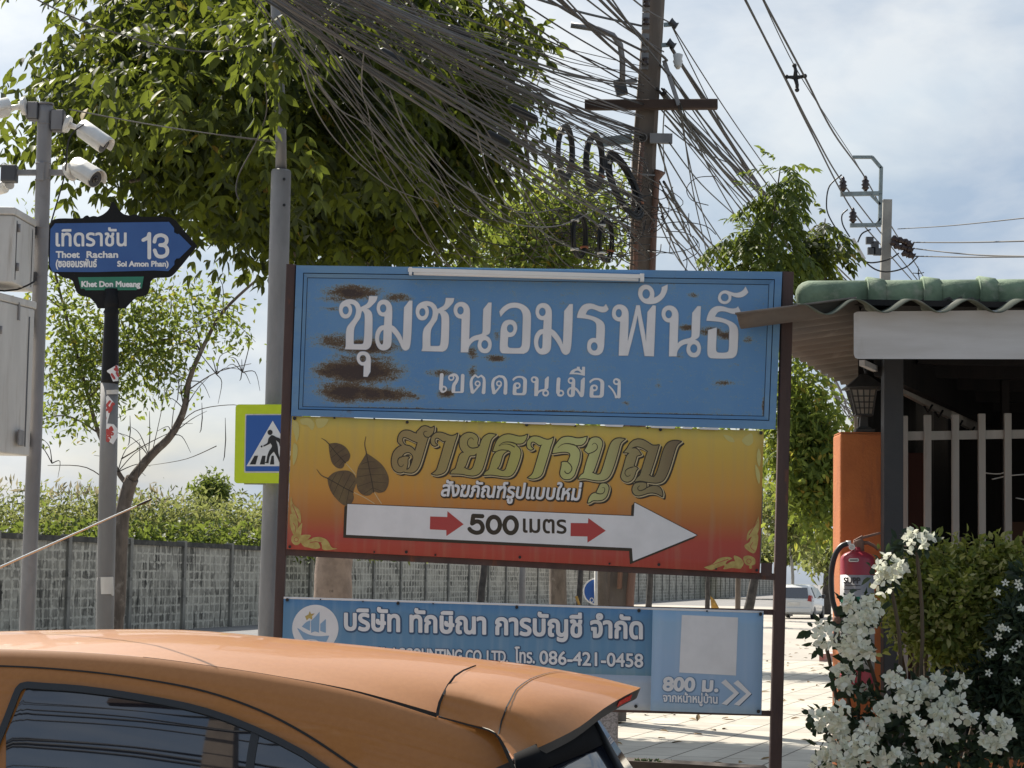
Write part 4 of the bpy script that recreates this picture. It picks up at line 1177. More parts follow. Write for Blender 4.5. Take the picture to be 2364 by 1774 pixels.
# spoiler
SPC = [[(1011, 1652, 6.53), (1080, 1671, 6.51), (1128, 1683, 6.48), (1150, 1698, 6.45), (1166, 1722, 6.42), (1187, 1752, 6.38)],
       [(1014, 1628, 6.55), (1075, 1644, 6.53), (1130, 1656, 6.50), (1160, 1668, 6.48), (1190, 1692, 6.46), (1222, 1735, 6.42)],
       [(1024, 1602, 6.56), (1090, 1614, 6.54), (1150, 1628, 6.51), (1190, 1642, 6.49), (1230, 1666, 6.47), (1272, 1713, 6.44)],
       [(1046, 1566, 6.64), (1115, 1575, 6.62), (1180, 1590, 6.60), (1230, 1606, 6.58), (1285, 1632, 6.56), (1337, 1679, 6.53)],
       [(1080, 1545, 6.75), (1150, 1553, 6.74), (1222, 1568, 6.72), (1280, 1584, 6.71), (1340, 1606, 6.69), (1394, 1636, 6.67)],
       [(1120, 1533, 6.92), (1190, 1542, 6.92), (1265, 1554, 6.92), (1330, 1568, 6.91), (1392, 1586, 6.90), (1444, 1606, 6.89)],
       [(1156, 1528, 7.12), (1225, 1537, 7.12), (1300, 1549, 7.12), (1370, 1562, 7.12), (1430, 1576, 7.12), (1479, 1588, 7.12)]]
def cr1(P, n):            # catmull through a list of vectors
    out = []
    for i in range(len(P)-1):
        p0 = P[max(i-1, 0)]; p1 = P[i]; p2 = P[i+1]; p3 = P[min(i+2, len(P)-1)]
        for q in range(n):
            t = q/n
            out.append(p1 + .5*t*(p2-p0 + t*(2*p0-5*p1+4*p2-p3 + t*(3*(p1-p2)+p3-p0))))
    out.append(P[-1]); return out
cols = [[at(*q) for q in c] for c in SPC]
far = [[p + wdir*2*((cols[-1][k]-p).dot(wdir)) + Vector((0, 0, -.004)) for k, p in enumerate(cols[q])] for q in (5, 4, 3, 1, 0)]
cols2 = [cr1(c, 3) for c in cols + far]
rws = list(zip(*cols2))
rws = [cr1(list(r_), 3) for r_ in rws]
sp_ = MB().grid(rws, flip=True).build('spoiler', M_paint, car)
edge = rws[-1]
low = [p + Vector((-.012, .004, -.034)) for p in edge]
inn = [p + Vector((-.10, .02, -.052)) for p in edge]
MB().grid([edge, low], flip=True).build('spoiler_edge', M_rub, sp_)
n_e = len(edge)
MB().grid([low, inn], flip=True).build('spoiler_underside', M_rub, sp_)
fr_ = [r_ for r_ in zip(*rws)][0]
M_led = mat('red lamp lens', (0.60, 0.02, 0.015), 0.25)
def on_edge(a, b, off):   # a strip of the trailing edge face
    i0, i1 = a, b
    return [edge[k]*.8 + low[k]*.2 + Vector((.003, -.004, 0)) for k in range(i0, i1)], [edge[k]*.25 + low[k]*.75 + Vector((.003, -.004, 0)) for k in range(i0, i1)]
u_, l_ = on_edge(14, 17, .004)
MB().grid([u_, l_], flip=True).build('brake_light', M_led, sp_)
def sppt(x, y, o_): 
    d = pl(x, (1150, 6.37), (1165, 6.46), (1190, 6.55), (1220, 6.64), (1265, 6.75), (1312, 7.02))
    return at(x, y, d - .02)
# seam laid on the spoiler skin: nearest skin point to each sight line
skin = [v for r_ in rws for v in r_]
def onskin(x, y, lift=.004):
    d = ray(x, y).normalized()
    best = min(skin, key=lambda v: ((v-CAM) - d*((v-CAM).dot(d))).length)
    return CAM + d*((best-CAM).dot(d) - lift)
def proj(v):
    d = ROT.transposed() @ (v - CAM)
    return W/2 - F*d.x/d.z, H/2 + F*d.y/d.z
la_, lb_ = [], []
ncol = len(rws[0])
for jj in range(19):
    col_ = [r_[jj] for r_ in rws]
    tx = float(np.interp(jj/3.0, [0, 1, 2, 3, 4, 5, 6], [1150, 1158, 1170, 1192, 1226, 1270, 1314]))
    for q in range(len(col_)-1):
        xa, xb = proj(col_[q])[0], proj(col_[q+1])[0]
        if xa <= tx <= xb:
            t_ = (tx-xa)/(xb-xa+1e-6); p = lerp(col_[q], col_[q+1], t_); dr = (col_[q+1]-col_[q]).normalized()
            w_ = lerp(.0030, .0016, jj/18)
            la_.append(p - dr*w_ + Vector((0, -.003, .003))); lb_.append(p + dr*w_ + Vector((0, -.003, .003))); break
MB().grid([la_, lb_], smooth=False, flip=True).build('spoiler_seam', M_seam, sp_)
mb = MB(); sg = [(1009, 1653), (1011, 1640), (1015, 1622), (1023, 1604), (1034, 1583), (1050, 1561), (1070, 1548), (1095, 1538), (1125, 1532), (1152, 1528)]
strip(mb, sg, [7, 7, 6.5, 6, 5.5, 5, 4, 3.4, 3, 2.4], lambda x, y, o_: onskin(x, y, .010)); mb.build('spoiler_gap', M_seam, car)
mb = MB(); sg = [(1012, 1655), (1070, 1671), (1127, 1686), (1143, 1694), (1152, 1704), (1163, 1724), (1176, 1752), (1190, 1785)]
strip(mb, sg, [4, 4, 4, 4.5, 6, 8, 9, 9], lambda x, y, o_: at(x, y, Y0(x)+.0+.13*max(0, (1150-x)/150)-.0)); mb.build('tailgate_seam', M_seam, car)
# tailgate glass below the spoiler
tg = MB()
tops = [at(1186, 1750, 6.33), at(1262, 1716, 6.50), at(1330, 1678, 6.66), at(1362, 1655, 6.80), at(1372, 1648, 7.3)]
bots = [at(1236, 1960, 6.12), at(1330, 1960, 6.26), at(1430, 1960, 6.42), at(1520, 1940, 6.6), at(1548, 1900, 7.1)]
tg.grid([tops, [lerp(a, b, .5) for a, b in zip(tops, bots)], bots], flip=True)
o = tg.build('tailgate_glass', M_glass, car, solid=.004)
bt_ = mat('black filler', (.004, .004, .005), .7, spec=.12)
pa_ = [tops[0] + Vector((-.004, -.004, -.022)), lerp(tops[0], bots[0], .5) + Vector((-.012, -.012, 0)), bots[0] + Vector((-.012, -.012, 0))]
pb_ = [lerp(tops[1], tops[2], .2) + Vector((0, -.006, -.012)), lerp(tops[0], bots[0], .5)*.25 + lerp(tops[1], bots[1], .5)*.75 + Vector((0, -.012, 0)), bots[0]*.4 + bots[1]*.6 + Vector((0, -.012, 0))]
MB().grid([pa_, pb_], flip=False).build('tailgate_filler', bt_, car, solid=.004)  # black filler added over the glass to hide its pale reflection
MB().grid([[t_ + Vector((0, -.010, .012)) for t_ in tops[:4]], [lerp(t_, b_, .22) + Vector((0, -.010, 0)) for t_, b_ in zip(tops[:4], bots[:4])]], flip=True).build('under_spoiler_dark', bt_, car, solid=.004)  # black strip added for the near-black shade under the spoiler
edge2 = [tops[3], lerp(tops[3], bots[3], .5), bots[3]]
MB().tube([p + Vector((.002, -.012, 0)) for p in edge2], [.012, .014, .016], 8).build('tailgate_rail', M_rub, car)
lowr = [Vector((p.x+.02, p.y-.03, .4)) for p in bots]
MB().grid([bots, [Vector((p.x+.08, p.y-.06, .8)) for p in bots], lowr], flip=True).build('tailgate', M_paint, car)
# whip aerial raked back over the roof
M_aer = mat('silver aerial', (.55, .56, .55), .3, metal=.8)
pa, pb = at(-338, 1462, 7.3), at(352, 1152, 7.0)
o = MB().tube([lerp(pa, pb, t) for t in (0, .3, .6, .95, 1)], [.0050, .0046, .0036, .0026, .0018], 8).build('aerial', M_aer, car)
MB().tube([lerp(pa, pb, t) for t in (.95, .96, .985, 1.0)], [.0028, .0042, .0042, .002], 8).build('aerial_tip', M_black, o)
MB().tube([pa + Vector((-.03, 0, -.02)), pa + Vector((.0, 0, .01)), pa + Vector((.03, 0, .02))], [.03, .02, .008], 8).build('aerial_base', M_rub, o)
# ================================================================ street furniture on the left
M_galv = mat('galvanised steel', (0.245, 0.235, 0.235), 0.5, metal=.25, col2=(0.19, 0.183, 0.185), scale=5, stretch=(1, 1, .3), bump=.1, bscale=40, col3=(.17, .165, .165), scale3=3, lo3=.6, hi3=.75)
M_cab = mat('off white cabinet paint', (0.58, 0.56, 0.525), 0.55, col2=(0.48, 0.46, 0.43), scale=5, stretch=(1, 1, .25), col3=(.33, .29, .24), scale3=9, lo3=.58, hi3=.8, stretch3=(1.6, 1.6, .15))
M_cam = mat('white camera shell', (0.70, 0.68, 0.64), 0.4, col2=(.60, .58, .54), scale=9)
M_iron = mat('black cast iron', (0.010, 0.0105, 0.012), 0.6, bump=.1, bscale=60, spec=.2)
M_dgrey = mat('dark grey plastic', (.055, .055, .06), .5)
M_lens = mat('camera lens', (.02, .015, .014), .1)

def vtube(mb, pts, rpx, Y, n=16, mi=0):
    return mb.tube([at(x, y, Y) for x, y in pts], [r*Y/F for r in rpx], n, mi)
YC = 14.0
cp = thing('camera_pole', 'thin galvanised steel pole carrying the security cameras beside the street name sign', 'pole', gnd(45, 1928))
mb = MB(); vtube(mb, [(44, 1930), (62, 1450), (78, 1060), (92, 660), (104, 262), (105, 243)], [17.5, 17.3, 17.2, 17.2, 17.2, 17.2], YC, 20); mb.build('shaft', M_galv, cp)
mb = MB(); vtube(mb, [(105.1, 243), (105.2, 239)], [19, 19], YC, 20); mb.build('pole_cap', M_galv, cp)
for yy in (287, 378, 416, 527, 552, 640, 660):
    xx = 105 - (yy-241)*.0356
    mb = MB(); vtube(mb, [(xx, yy-1.4), (xx, yy+1.4)], [18.4, 18.4], YC, 20); mb.build('clamp_band', M_galv, cp)
mb = MB(); mb.bar(at(30, 399, YC), at(160, 399, YC), .035, .035, up=(0, 1, 0)) ; mb.build('cross_arm', M_galv, cp)
mb = MB(); mb.bar(at(62, 262, YC), at(150, 276, YC), .06, .05, up=(0, 1, 0)); mb.build('cross_arm', M_galv, cp)
mb = MB(); mb.box(at(86, 416, YC-.075), tuple(at(103, 376, YC-.055))); mb.build('saddle', M_galv, cp, bevel=.003)
# junction boxes at the arm ends
def jbox(px, py, w, h, d, Y, label):
    c = at(px, py, Y); s = Y/F
    t = thing('junction_box', label, 'junction box', (c.x, Y, c.z-h*s/2))
    MB().box((c.x-w*s/2, Y-d/2, c.z-h*s/2), (c.x+w*s/2, Y+d/2, c.z+h*s/2)).build('housing', M_dgrey, t, bevel=.006)
    MB().box((c.x-w*s/2+.006, Y-d/2-.006, c.z-h*s/2+.006), (c.x+w*s/2-.006, Y-d/2-.0005, c.z+h*s/2-.006)).build('lid', M_galv if w < 34 else M_dgrey, t, bevel=.003)
jbox(22, 402, 36, 40, .08, YC, 'dark square junction box at the left end of the lower camera arm')
jbox(134, 280, 30, 50, .08, YC, 'grey junction box behind the tilted camera at the pole top')
jbox(78, 258, 26, 42, .09, YC, 'grey junction box between the pole top and the camera cut by the frame')
# bullet cameras
def bullet(p0, p1, r, mount, mr, label, facing=None, shield=True):
    """body from p0 (rear) to p1 (front lens)"""
    t = thing('security_camera', label, 'security camera', (p0.x, p0.y, min(p0.z, p1.z)-r))
    d = (p1-p0).normalized()
    MB().tube([p0, p0+d*.012, p1-d*.015, p1], [r*.7, r*.92, r, r], 20).build('housing', M_cam, t)
    f = MB().tube([p1+d*.0005, p1+d*.004], [r*.9, r*.88], 20).build('lens_ring', M_dgrey, t)
    MB().tube([p1+d*.0042, p1+d*.010, p1+d*.012], [r*.45, r*.38, .001], 16).build('lens', M_lens, f)
    if shield:
        side_ = d.cross(Vector((0, 0, 1))).normalized(); up = side_.cross(d).normalized()
        rows = []
        for q in (-.02, .5, 1.0, 1.16):
            c = p0 + (p1-p0)*q
            rr = r*1.22
            rows.append([c + (side_*math.cos(a) + up*math.sin(a))*rr for a in np.linspace(R(-8), R(188), 13)])
        MB().grid(rows).build('sun_shield', M_cam, t, solid=.004)
    m = MB().tube([mount, mount + (p0-mount)*.25], [mr, mr*.9], 18).build('mount_base', M_cam, t)
    MB().tube([mount + (p0-mount)*.2, mount + (p0-mount)*.6, p0 + d*.02], [mr*.35, mr*.3, mr*.3], 12).build('mount_arm', M_cam, t)
bullet(at(186, 298, YC-.02), at(240, 336, YC-.05), .056, at(152, 286, YC-.02), .06, 'boxy white security camera tilted downwards at the top right of the pole')
bullet(at(176, 388, YC-.03), at(219, 414, YC-.12), .060, at(160, 398, YC), .066, 'white security camera on the lower arm with its round lens turned this way')
bullet(at(20, 250, YC-.05), at(-38, 262, YC-.12), .058, at(60, 246, YC-.05), .06, 'white security camera at the pole top cut off by the left frame edge')
bullet(at(12, 432, YC+.10), at(-24, 440, YC+.22), .045, at(22, 426, YC+.05), .035, 'small white camera hanging half hidden under the dark junction box', shield=False)
# cabinets
def cabinet(L, R_, yt, yb, xe, Yf, Yb, label, ylip):
    c = at((L+R_)/2, yb, Yf)
    t = thing('equipment_cabinet', label, 'cabinet', (c.x, Yf, c.z))
    P = [at(L, yb, Yf), at(xe, yb+2, Yf), at(R_, yb-14, Yb), at(L+60, yb-14, Yb)]
    zt_ = at(xe, yt, Yf).z; zb_ = P[0].z
    B = [Vector((p.x, p.y, zb_)) for p in P]; T = [Vector((p.x, p.y, zt_)) for p in P]
    MB().hexa([*B, *T]).build('housing', M_cab, t, bevel=.01)
    sx_ = lambda u: lerp(B[1], B[2], u)           # door on the face turned to the pole
    n_ = (B[2]-B[1]).cross(Vector((0, 0, 1))).normalized()
    for u0, u1, z0, z1 in ((.12, .15, .06, .94), (.85, .88, .06, .94)):
        q = [sx_(u0), sx_(u1)]; h_ = zt_-zb_
        MB().add([q[0]+n_*.002+Vector((0, 0, h_*z0)), q[1]+n_*.002+Vector((0, 0, h_*z0)), q[1]+n_*.002+Vector((0, 0, h_*z1)), q[0]+n_*.002+Vector((0, 0, h_*z1))], [(0, 1, 2, 3)]).build('door_seam', M_dgrey, t)
    for zz in (.2, .78): c_ = sx_(.18); MB().tube([c_+n_*.008+Vector((0, 0, (zt_-zb_)*zz)), c_+n_*.008+Vector((0, 0, (zt_-zb_)*zz+.05))], .010, 8).build('hinge', M_galv, t)
    ct = Vector((sum(p.x for p in T)/4, sum(p.y for p in T)/4, 0))
    z2 = zt_ - .05
    big = [Vector((ct.x + (p.x-ct.x)*1.03, ct.y + (p.y-ct.y)*1.05, 0)) for p in T]
    MB().hexa([*[Vector((p.x, p.y, zt_+.002)) for p in big], *[Vector((p.x, p.y, zt_+.05)) for p in big]]).build('lid', M_cab, t, bevel=.008)
    return t
t = cabinet(-120, 78, 497, 650, 27, 13.45, 13.92, 'upper pale steel cabinet strapped to the camera pole, small and square', 510)
for y in (533, 640):
    MB().box(at(60, y+9, 13.93), tuple(at(88, y-9, 13.99))).build('bracket', M_dgrey, t)
t = cabinet(-160, 70, 690, 1040, -30, 13.40, 13.92, 'lower pale steel cabinet strapped to the camera pole, tall', 700)
for y in (725, 1013):
    MB().box(at(40, y+14, 13.70), tuple(at(68, y-14, 13.99))).build('bracket', M_galv, t)
tag(MB().tube([at(*q, 13.7) for q in ((-30, 668), (10, 672), (40, 669), (62, 660), (80, 650))], .006, 8).build('cabinet_cable', M_black), 'black cable looping from the underside of the upper cabinet', 'cable')

# ================================================================ street name sign
YN = 15.0
cN = lambda x, y, off=0.0: at(x/3.192, 180+y/3.192, YN-off)
sn = thing('street_name_sign', 'blue arrow shaped street name sign in ornate black frame on its own post', 'street sign', gnd(229, 1887))
mb = MB(); vtube(mb, [(229, 1889), (242, 1450), (250, 1060), (253, 885)], [20.5, 20.5, 20.5, 20.5], YN, 20)
M_pipe = mat('grey painted post', (.205, .20, .195), .6, col2=(.155, .15, .147), scale=4, stretch=(1, 1, .25), bump=.1, bscale=40)
mb.build('post', M_pipe, sn)
mb = MB(); vtube(mb, [(253, 886), (254, 875), (255.5, 800), (257, 740), (257.4, 727), (257.5, 722), (257.6, 714), (257.7, 708), (257.8, 700), (258, 690), (258, 668)],
                 [20.8, 20.5, 18.6, 16.6, 16, 19.5, 15.5, 18, 20, 17, 17], YN, 20); mb.build('collar', M_iron, sn)
fo = crom('360,1085! 400,1042 560,1036 610,1034! 625,1020 645,1014 660,1026! 690,1018 720,1024! 760,1006 800,970 822,918! 838,912! 850,930! 872,966 910,1003 960,1016! 985,1006 1010,1012! 1030,1022 1060,1024! 1245,1026 1275,1038 1300,1058! 1455,1240! 1300,1430 1255,1468 1200,1474! 1140,1478 1112,1500! 1095,1580 1070,1606 1010,1616! 980,1640 950,1672 925,1700! 720,1700! 700,1660 660,1620! 600,1606 565,1580 550,1540! 536,1500 500,1478! 460,1470 425,1445! 385,1430 360,1405! 355,1240', 1, 0, 0, sub=4)
F_ = Fld().poly([fo])
fr2 = MB()
front = [cN(x, y, .02) for x, y in fo]; back = [cN(x, y, -.03) for x, y in fo]
nfo = len(fo)
F_.mesh(fr2, 0, 4, lambda x, y: cN(x, y, .02)); F_.mesh(fr2, 0, 4, lambda x, y: cN(x, y, -.03), flip=True)
fr2.add(front + back, [((i+1) % nfo, i, nfo+i, nfo+(i+1) % nfo) for i in range(nfo)])
fr2.build('frame', M_iron, sn)
M_sblue = mat('reflective blue', (0.026, 0.085, 0.27), 0.45, col2=(0.032, 0.10, 0.30), scale=3)
M_sgrn = mat('reflective green', (0.02, 0.17, 0.105), 0.4, col2=(0.025, 0.2, 0.13), scale=4)
bl = crom('372,1115! 405,1073! 1245,1062! 1283,1108! 1283,1140! 1306,1152! 1318,1150! 1410,1242! 1322,1330! 1300,1332! 1285,1350! 1285,1378! 1240,1425! 1130,1420! 700,1432! 385,1430! 366,1385!', 1, 0, 0, sub=1)
MB().add([cN(x, y, .024) for x, y in bl], [tuple(range(len(bl)))[::-1]]).build('blue_panel', M_sblue, sn)
gr = crom('575,1470! 1060,1465! 1045,1552! 1015,1556! 1005,1565! 630,1566! 620,1552! 596,1556!', 1, 0, 0, sub=1)
MB().add([cN(x, y, .024) for x, y in gr], [tuple(range(len(gr)))[::-1]]).build('green_panel', M_sgrn, sn)
TS = Fld().text('เทิดราชัน', 413, 930, 1240, 172, -.004)
TB = Fld().text('Thoet', 413, 585, 1325, 66, 0, ref=1).text('Rachan', 640, 868, 1325, 66, 0)
TB.text('(ซอยอมรพันธ์', 413, 712, 1394, 76, 0).text('Soi Amon Phan)', 866, 1240, 1390, 56, 0)
TB.text('Khet Don Mueang', 602, 1033, 1540, 58, 0)
N13 = Fld().stroke(crom('1056,1196! 1090,1176 1100,1150 1100,1150! 1100,1325!', 1, 0, 0, closed=False), 13.5)
N13.stroke(crom('1138,1208 1150,1172 1188,1160 1224,1178 1226,1212 1205,1230 1180,1233! 1212,1238 1232,1262 1228,1300 1196,1318 1158,1310 1140,1272', 1, 0, 0, closed=False), 13.5)
m1 = MB(); TS.mesh(m1, 3.4, 2.6, lambda x, y: cN(x, y, .0265)); TB.mesh(m1, 2.6, 1.9, lambda x, y: cN(x, y, .0265)); N13.mesh(m1, 0, 2.6, lambda x, y: cN(x, y, .0265))
m1.build('lettering', M_white, sn)
# torn stickers round the post
RUN[0] = 1
def curl(px, py, cx, r, Y):        # onto the round post
    s = max(-.97, min(.97, (px-cx)/r))
    return at(px, py, Y - r*Y/F*math.sqrt(1-s*s) - .003)
cS = lambda x, y: (x/3.352, 650+y/3.352)
def sticker(txt, marks, name='torn_sticker'):
    q = crom(txt, 1, 0, 0, sub=1)
    m1, m2 = MB(), MB()
    f = Fld().poly([q])
    pr = lambda x, y: curl(*cS(x, y), 254, 21, YN)
    f.mesh(m1, 0, 5, pr); o = m1.build(name, M_white, sn, solid=.0008)
    g_ = Fld()
    for kind, a in marks:
        if kind == 's': g_.stroke(crom(a, 1, 0, 0, closed=False), 6.5)
        else:
            for it in Fld().text(a[0], 0, a[1], 0, a[2]).items:
                ca, sa_ = math.cos(a[5]), math.sin(a[5])
                g_.poly([np.stack([a[3]+l[:,0]*ca - l[:,1]*sa_, a[4]+l[:,0]*sa_ + l[:,1]*ca], 1) for l in it[1]], False)
    g_.mesh(m2, 3.2, 3.0, lambda x, y: curl(*cS(x, y), 254, 21.3, YN))
    m2.build('sticker_print', M_red, o)
sticker('828,690! 900,648! 918,655! 915,770! 875,775! 850,715! 828,700!', [('s', '900,660 908,690 890,680'), ('s', '865,720 885,750'), ('s', '905,710 915,730')])
sticker('780,925! 835,882! 882,938! 850,1020! 830,1100! 785,1105! 780,1000!', [('s', '850,930 830,960 850,985 872,945 880,950'), ('s', '840,990 815,1000 805,1040'), ('s', '800,1030 815,1060 795,1075'), ('s', '862,985 845,1010')])
sticker('785,1110! 830,1100! 880,1105! 908,1140! 912,1200! 875,1262! 850,1245! 810,1190! 785,1150!', [('t', ('896', 82, 62, 838, 1245, -1.0)), ('s', '815,1165 840,1180'), ('s', '830,1150 855,1170 850,1140'), ('s', '860,1130 870,1150')])
q = MB(); Fld().poly([crom('783,843! 918,838! 918,872! 783,876!', 1, 0, 0, sub=3)]).mesh(q, 0, 6, lambda x, y: curl(*cS(x, y), 254, 21, YN)); q.build('number_band', M_cab, sn)
q = MB(); Fld().poly([np.array([(223, 1333), (262, 1332), (263, 1376), (258, 1376), (257, 1372), (222, 1372)], float)]).mesh(q, 0, 2.5, lambda x, y: curl(x, y, 243, 20.6, YN)); q.build('paper_notice', M_cab, sn)

RUN[0] = 10**6
# ================================================================ lamp post and crossing sign
YL = 20.0
lp = thing('lamp_post', 'tapered galvanised street lamp post rising through the tree behind the board', 'lamp post', gnd(612, 1745))
mb = MB(); vtube(mb, [(612, 1747), (617, 1475), (628, 1150), (636, 850), (643, 640), (649, 398), (649.2, 393)], [23, 22, 22, 22, 23.5, 23.5, 21], YL, 24); mb.build('lower_shaft', M_galv, lp)
mb = MB(); vtube(mb, [(649, 396), (648, 300), (646, 220), (640, 120), (634, -60), (632, -330)], [13, 13, 12.5, 12, 11.5, 10], YL, 20); mb.build('upper_shaft', M_galv, lp)
for y in (414, 474): MB().disc(at(656, y, YL-.093), (0, -1, 0), .014, .006, 10).build('bolt', M_black, lp)
MB().tube([at(632, -330, YL), at(640, -420, YL), at(700, -470, YL), at(800, -480, YL)], [.04, .035, .03, .03], 12).build('lamp_arm', M_galv, lp)
MB().ellip(at(860, -478, YL), (.3, .13, .06)).build('lamp_head', M_galv, lp)
YP = 19.78
cP = lambda x, y, off=0.0: at(520+x/6.917, 900+y/6.917, YP-off)
ps = thing('pedestrian_crossing_sign', 'fluorescent yellow sign with blue panel and walking figure, half hidden behind the rusty post', 'road sign', (at(630, 1115, YP).x, YP, at(630, 1115, YP).z))
M_fluo = mat('fluorescent yellow', (0.56, 0.68, 0.012), 0.45, col2=(.50, .62, .012), scale=5)
M_pblue = mat('sign blue', (0.018, 0.095, 0.36), .4)
def rrect(x0, y0, x1, y1, r, sk=0):
    out = []
    for cx, cy, a0 in ((x1-r, y0+r, -90), (x1-r, y1-r, 0), (x0+r, y1-r, 90), (x0+r, y0+r, 180)):
        for k in range(7):
            a = R(a0 + k*15); out.append((cx+r*math.cos(a) - sk*(cy-y0), cy+r*math.sin(a)))
    return np.array(out)
def plate(mb, pts, off, th, mi=0):
    mb.slab([cP(x, y, off) for x, y in pts[::-1]], [cP(x, y, off-th) for x, y in pts[::-1]], mi)
mb = MB(); plate(mb, rrect(166, 236, 1368, 1496, 55, .018), 0, .02); mb.build('plate', M_fluo, ps)
mb = MB(); plate(mb, rrect(318, 388, 1240, 1328, 20, .018), .002, .001); mb.build('panel_border', M_cab, ps)
mb = MB(); plate(mb, rrect(336, 408, 1222, 1304, 20, .018), .004, .001); mb.build('blue_panel', M_pblue, ps)
mb = MB(); mb.add([cP(x, y, .006) for x, y in ((758, 495), (338, 1222), (1180, 1222))], [(0, 1, 2)]); mb.build('white_triangle', M_white, ps)
WK = Fld().poly([crom('735,728! 690,780 672,850 605,893! 615,910! 705,868 718,850! 745,905 700,980 672,1055 655,1155! 622,1158! 640,1170 690,1178! 715,1060 775,990! 830,1085 870,1180! 900,1170! 850,1020 838,910 808,805! 855,850 868,905! 885,900! 880,790 810,755 760,728', 1, 0, 0)])
WK.poly([ell(715, 683, 40, 42)]); WK.poly([ell(580, 908, 14, 16)])
mb = MB(); WK.mesh(mb, 0, 6, lambda x, y: cP(x, y, .010)); mb.build('walking_figure', M_black, ps)
for pts in (((468, 1055), (525, 1055), (485, 1195), (388, 1195)), ((590, 1055), (645, 1055), (630, 1195), (550, 1195)), ((740, 1055), (775, 1055), (782, 1195), (712, 1195)), ((880, 1055), (935, 1055), (990, 1195), (905, 1195)), ((1010, 1055), (1050, 1055), (1130, 1195), (1060, 1195))):
    MB().add([cP(x, y, .008) for x, y in pts], [(0, 3, 2, 1)]).build('crossing_stripe', M_black, ps)
MB().box(cP(300, 1512, -.02), tuple(cP(650, 1490, -.05))).build('clamp', M_galv, ps)

# ================================================================ utility poles
M_pole = mat('weathered brown concrete', (.18, .145, .118), .9, col2=(.115, .093, .077), scale=2.2, stretch=(1, 1, .2), bump=.35, bscale=20, col3=(.25, .20, .165), scale3=3, lo3=.58, hi3=.72, stretch3=(1, 1, .25))
M_wood = mat('dark weathered timber', (.045, .028, .022), .9, col2=(.07, .045, .035), scale=5, stretch=(.15, 1, 1), bump=.3, bscale=30)
M_rpipe = mat('rusty red conduit', (.20, .11, .08), .8, col2=(.14, .085, .065), scale=5, stretch=(1, 1, .2))
M_porc = mat('brown porcelain', (.035, .018, .015), .25)
M_wporc = mat('white porcelain', (.55, .53, .5), .3)
M_steel = mat('zinc grey steel', (.25, .30, .31), .5, metal=.4, col2=(.2, .22, .22), scale=8)
YU = 26.0
up_ = thing('utility_pole', 'brown weathered utility pole buried in cables behind the board', 'utility pole', gnd(1410, 1662))
u = MB()
pc = [(1412, 1664, 64), (1426, 1360, 63), (1483, 598, 56), (1486, 373, 55), (1495, 232, 52), (1511, 0, 47), (1517, -180, 43)]
ring_ = []
for x, y, w in pc:
    c = at(x, y, YU); hw = w*YU/F/2; b = hw*.35
    ring_.append([c + Vector(q) for q in ((-hw+b, -hw, 0), (hw-b, -hw, 0), (hw, -hw+b, 0), (hw, hw-b, 0), (hw-b, hw, 0), (-hw+b, hw, 0), (-hw, hw-b, 0), (-hw, -hw+b, 0), (-hw+b, -hw, 0))])
u.grid(ring_, smooth=False, flip=False)
u.add(ring_[-1][:8], [tuple(range(8))])
u.build('shaft', M_pole, up_)
uf = YU - .17
MB().bar(at(1350, 243, uf-.05), at(1656, 241.5, uf-.05), 23*uf/F, .12, up=(0, 1, 0), bev=.012).build('crossarm', M_wood, up_)
MB().bar(at(1533, 140, uf-.13), at(1567, 243, uf-.13), .05, .02).build('brace', M_galv, up_)
MB().bar(at(1378, 331, uf), at(1459, 320, uf), .115, .05).build('channel', M_steel, up_)
MB().bar(at(1500, 320, uf-.02), at(1552, 321, uf-.02), .12, .06).build('channel', M_galv, up_)
# spool rack on the left face, spools on the right
for i, y in enumerate((8, 50, 98, 142)):
    x = 1492 - i*1
    o = MB().bar(at(x, y-19, uf-.02), at(x-1, y+19, uf-.02), .09, .05).build('rack_clevis', M_galv, up_)
    MB().tube([at(x, y-7, uf-.07), at(x, y-2.4, uf-.07), at(x, y+2.4, uf-.07), at(x, y+7, uf-.07)], [.05, .03, .03, .05], 12).build('spool_insulator', M_porc, o)
for y, x in ((56, 1555), (103, 1550)):
    MB().bar(at(x-22, y+2, uf), at(x+4, y, uf-.05), .05, .03).build('spool_bracket', M_steel, up_)
    MB().tube([at(x-8, y-7, uf-.08), at(x-2, y-3, uf-.08), at(x+3, y+2, uf-.08), at(x+8, y+5, uf-.08)], [.05, .035, .035, .05], 10).build('spool_insulator', M_dgrey, up_)
MB().tube([at(1565, 160, uf-.1), at(1565, 152, uf-.1), at(1565, 150, uf-.1), at(1565, 142, uf-.1), at(1565, 138, uf-.1), at(1565, 127, uf-.1), at(1565, 124, uf-.1)], [.02, .05, .045, .062, .05, .062, .03], 14).build('pin_insulator', M_wporc, up_)
# old street-lamp bracket
MB().tube([at(1318, 58, YU-.3), at(1380, 68, YU-.3), at(1415, 82, YU-.28), at(1432, 104, YU-.25), at(1437, 140, YU-.2), at(1437, 188, YU-.2)], .036, 12).build('lamp_arm', M_galv, up_)
MB().bar(at(1428, 185, uf), at(1437, 220, uf), .14, .09).build('lamp_clamp', M_dgrey, up_)
MB().bar(at(1430, 192, uf-.02), at(1470, 186, uf-.02), .05, .05).build('lamp_strut', M_galv, up_)
MB().tube([at(1484, 318, uf-.01), at(1484, 318, uf-.12)], [.055, .055], 16).build('conduit_mouth', M_galv, up_)
MB().tube([at(1484, 318, uf-.121), at(1484, 318, uf-.124)], [.045, .045], 16).build('conduit_hole', M_black, up_)
MB().tube([at(1483, 322, uf-.06), at(1476, 420, uf-.05), at(1470, 520, uf-.05), at(1466, 640, uf-.05), at(1430, 1360, uf-.05)], [.03, .03, .03, .03, .03], 10).build('conduit', M_rpipe, up_)
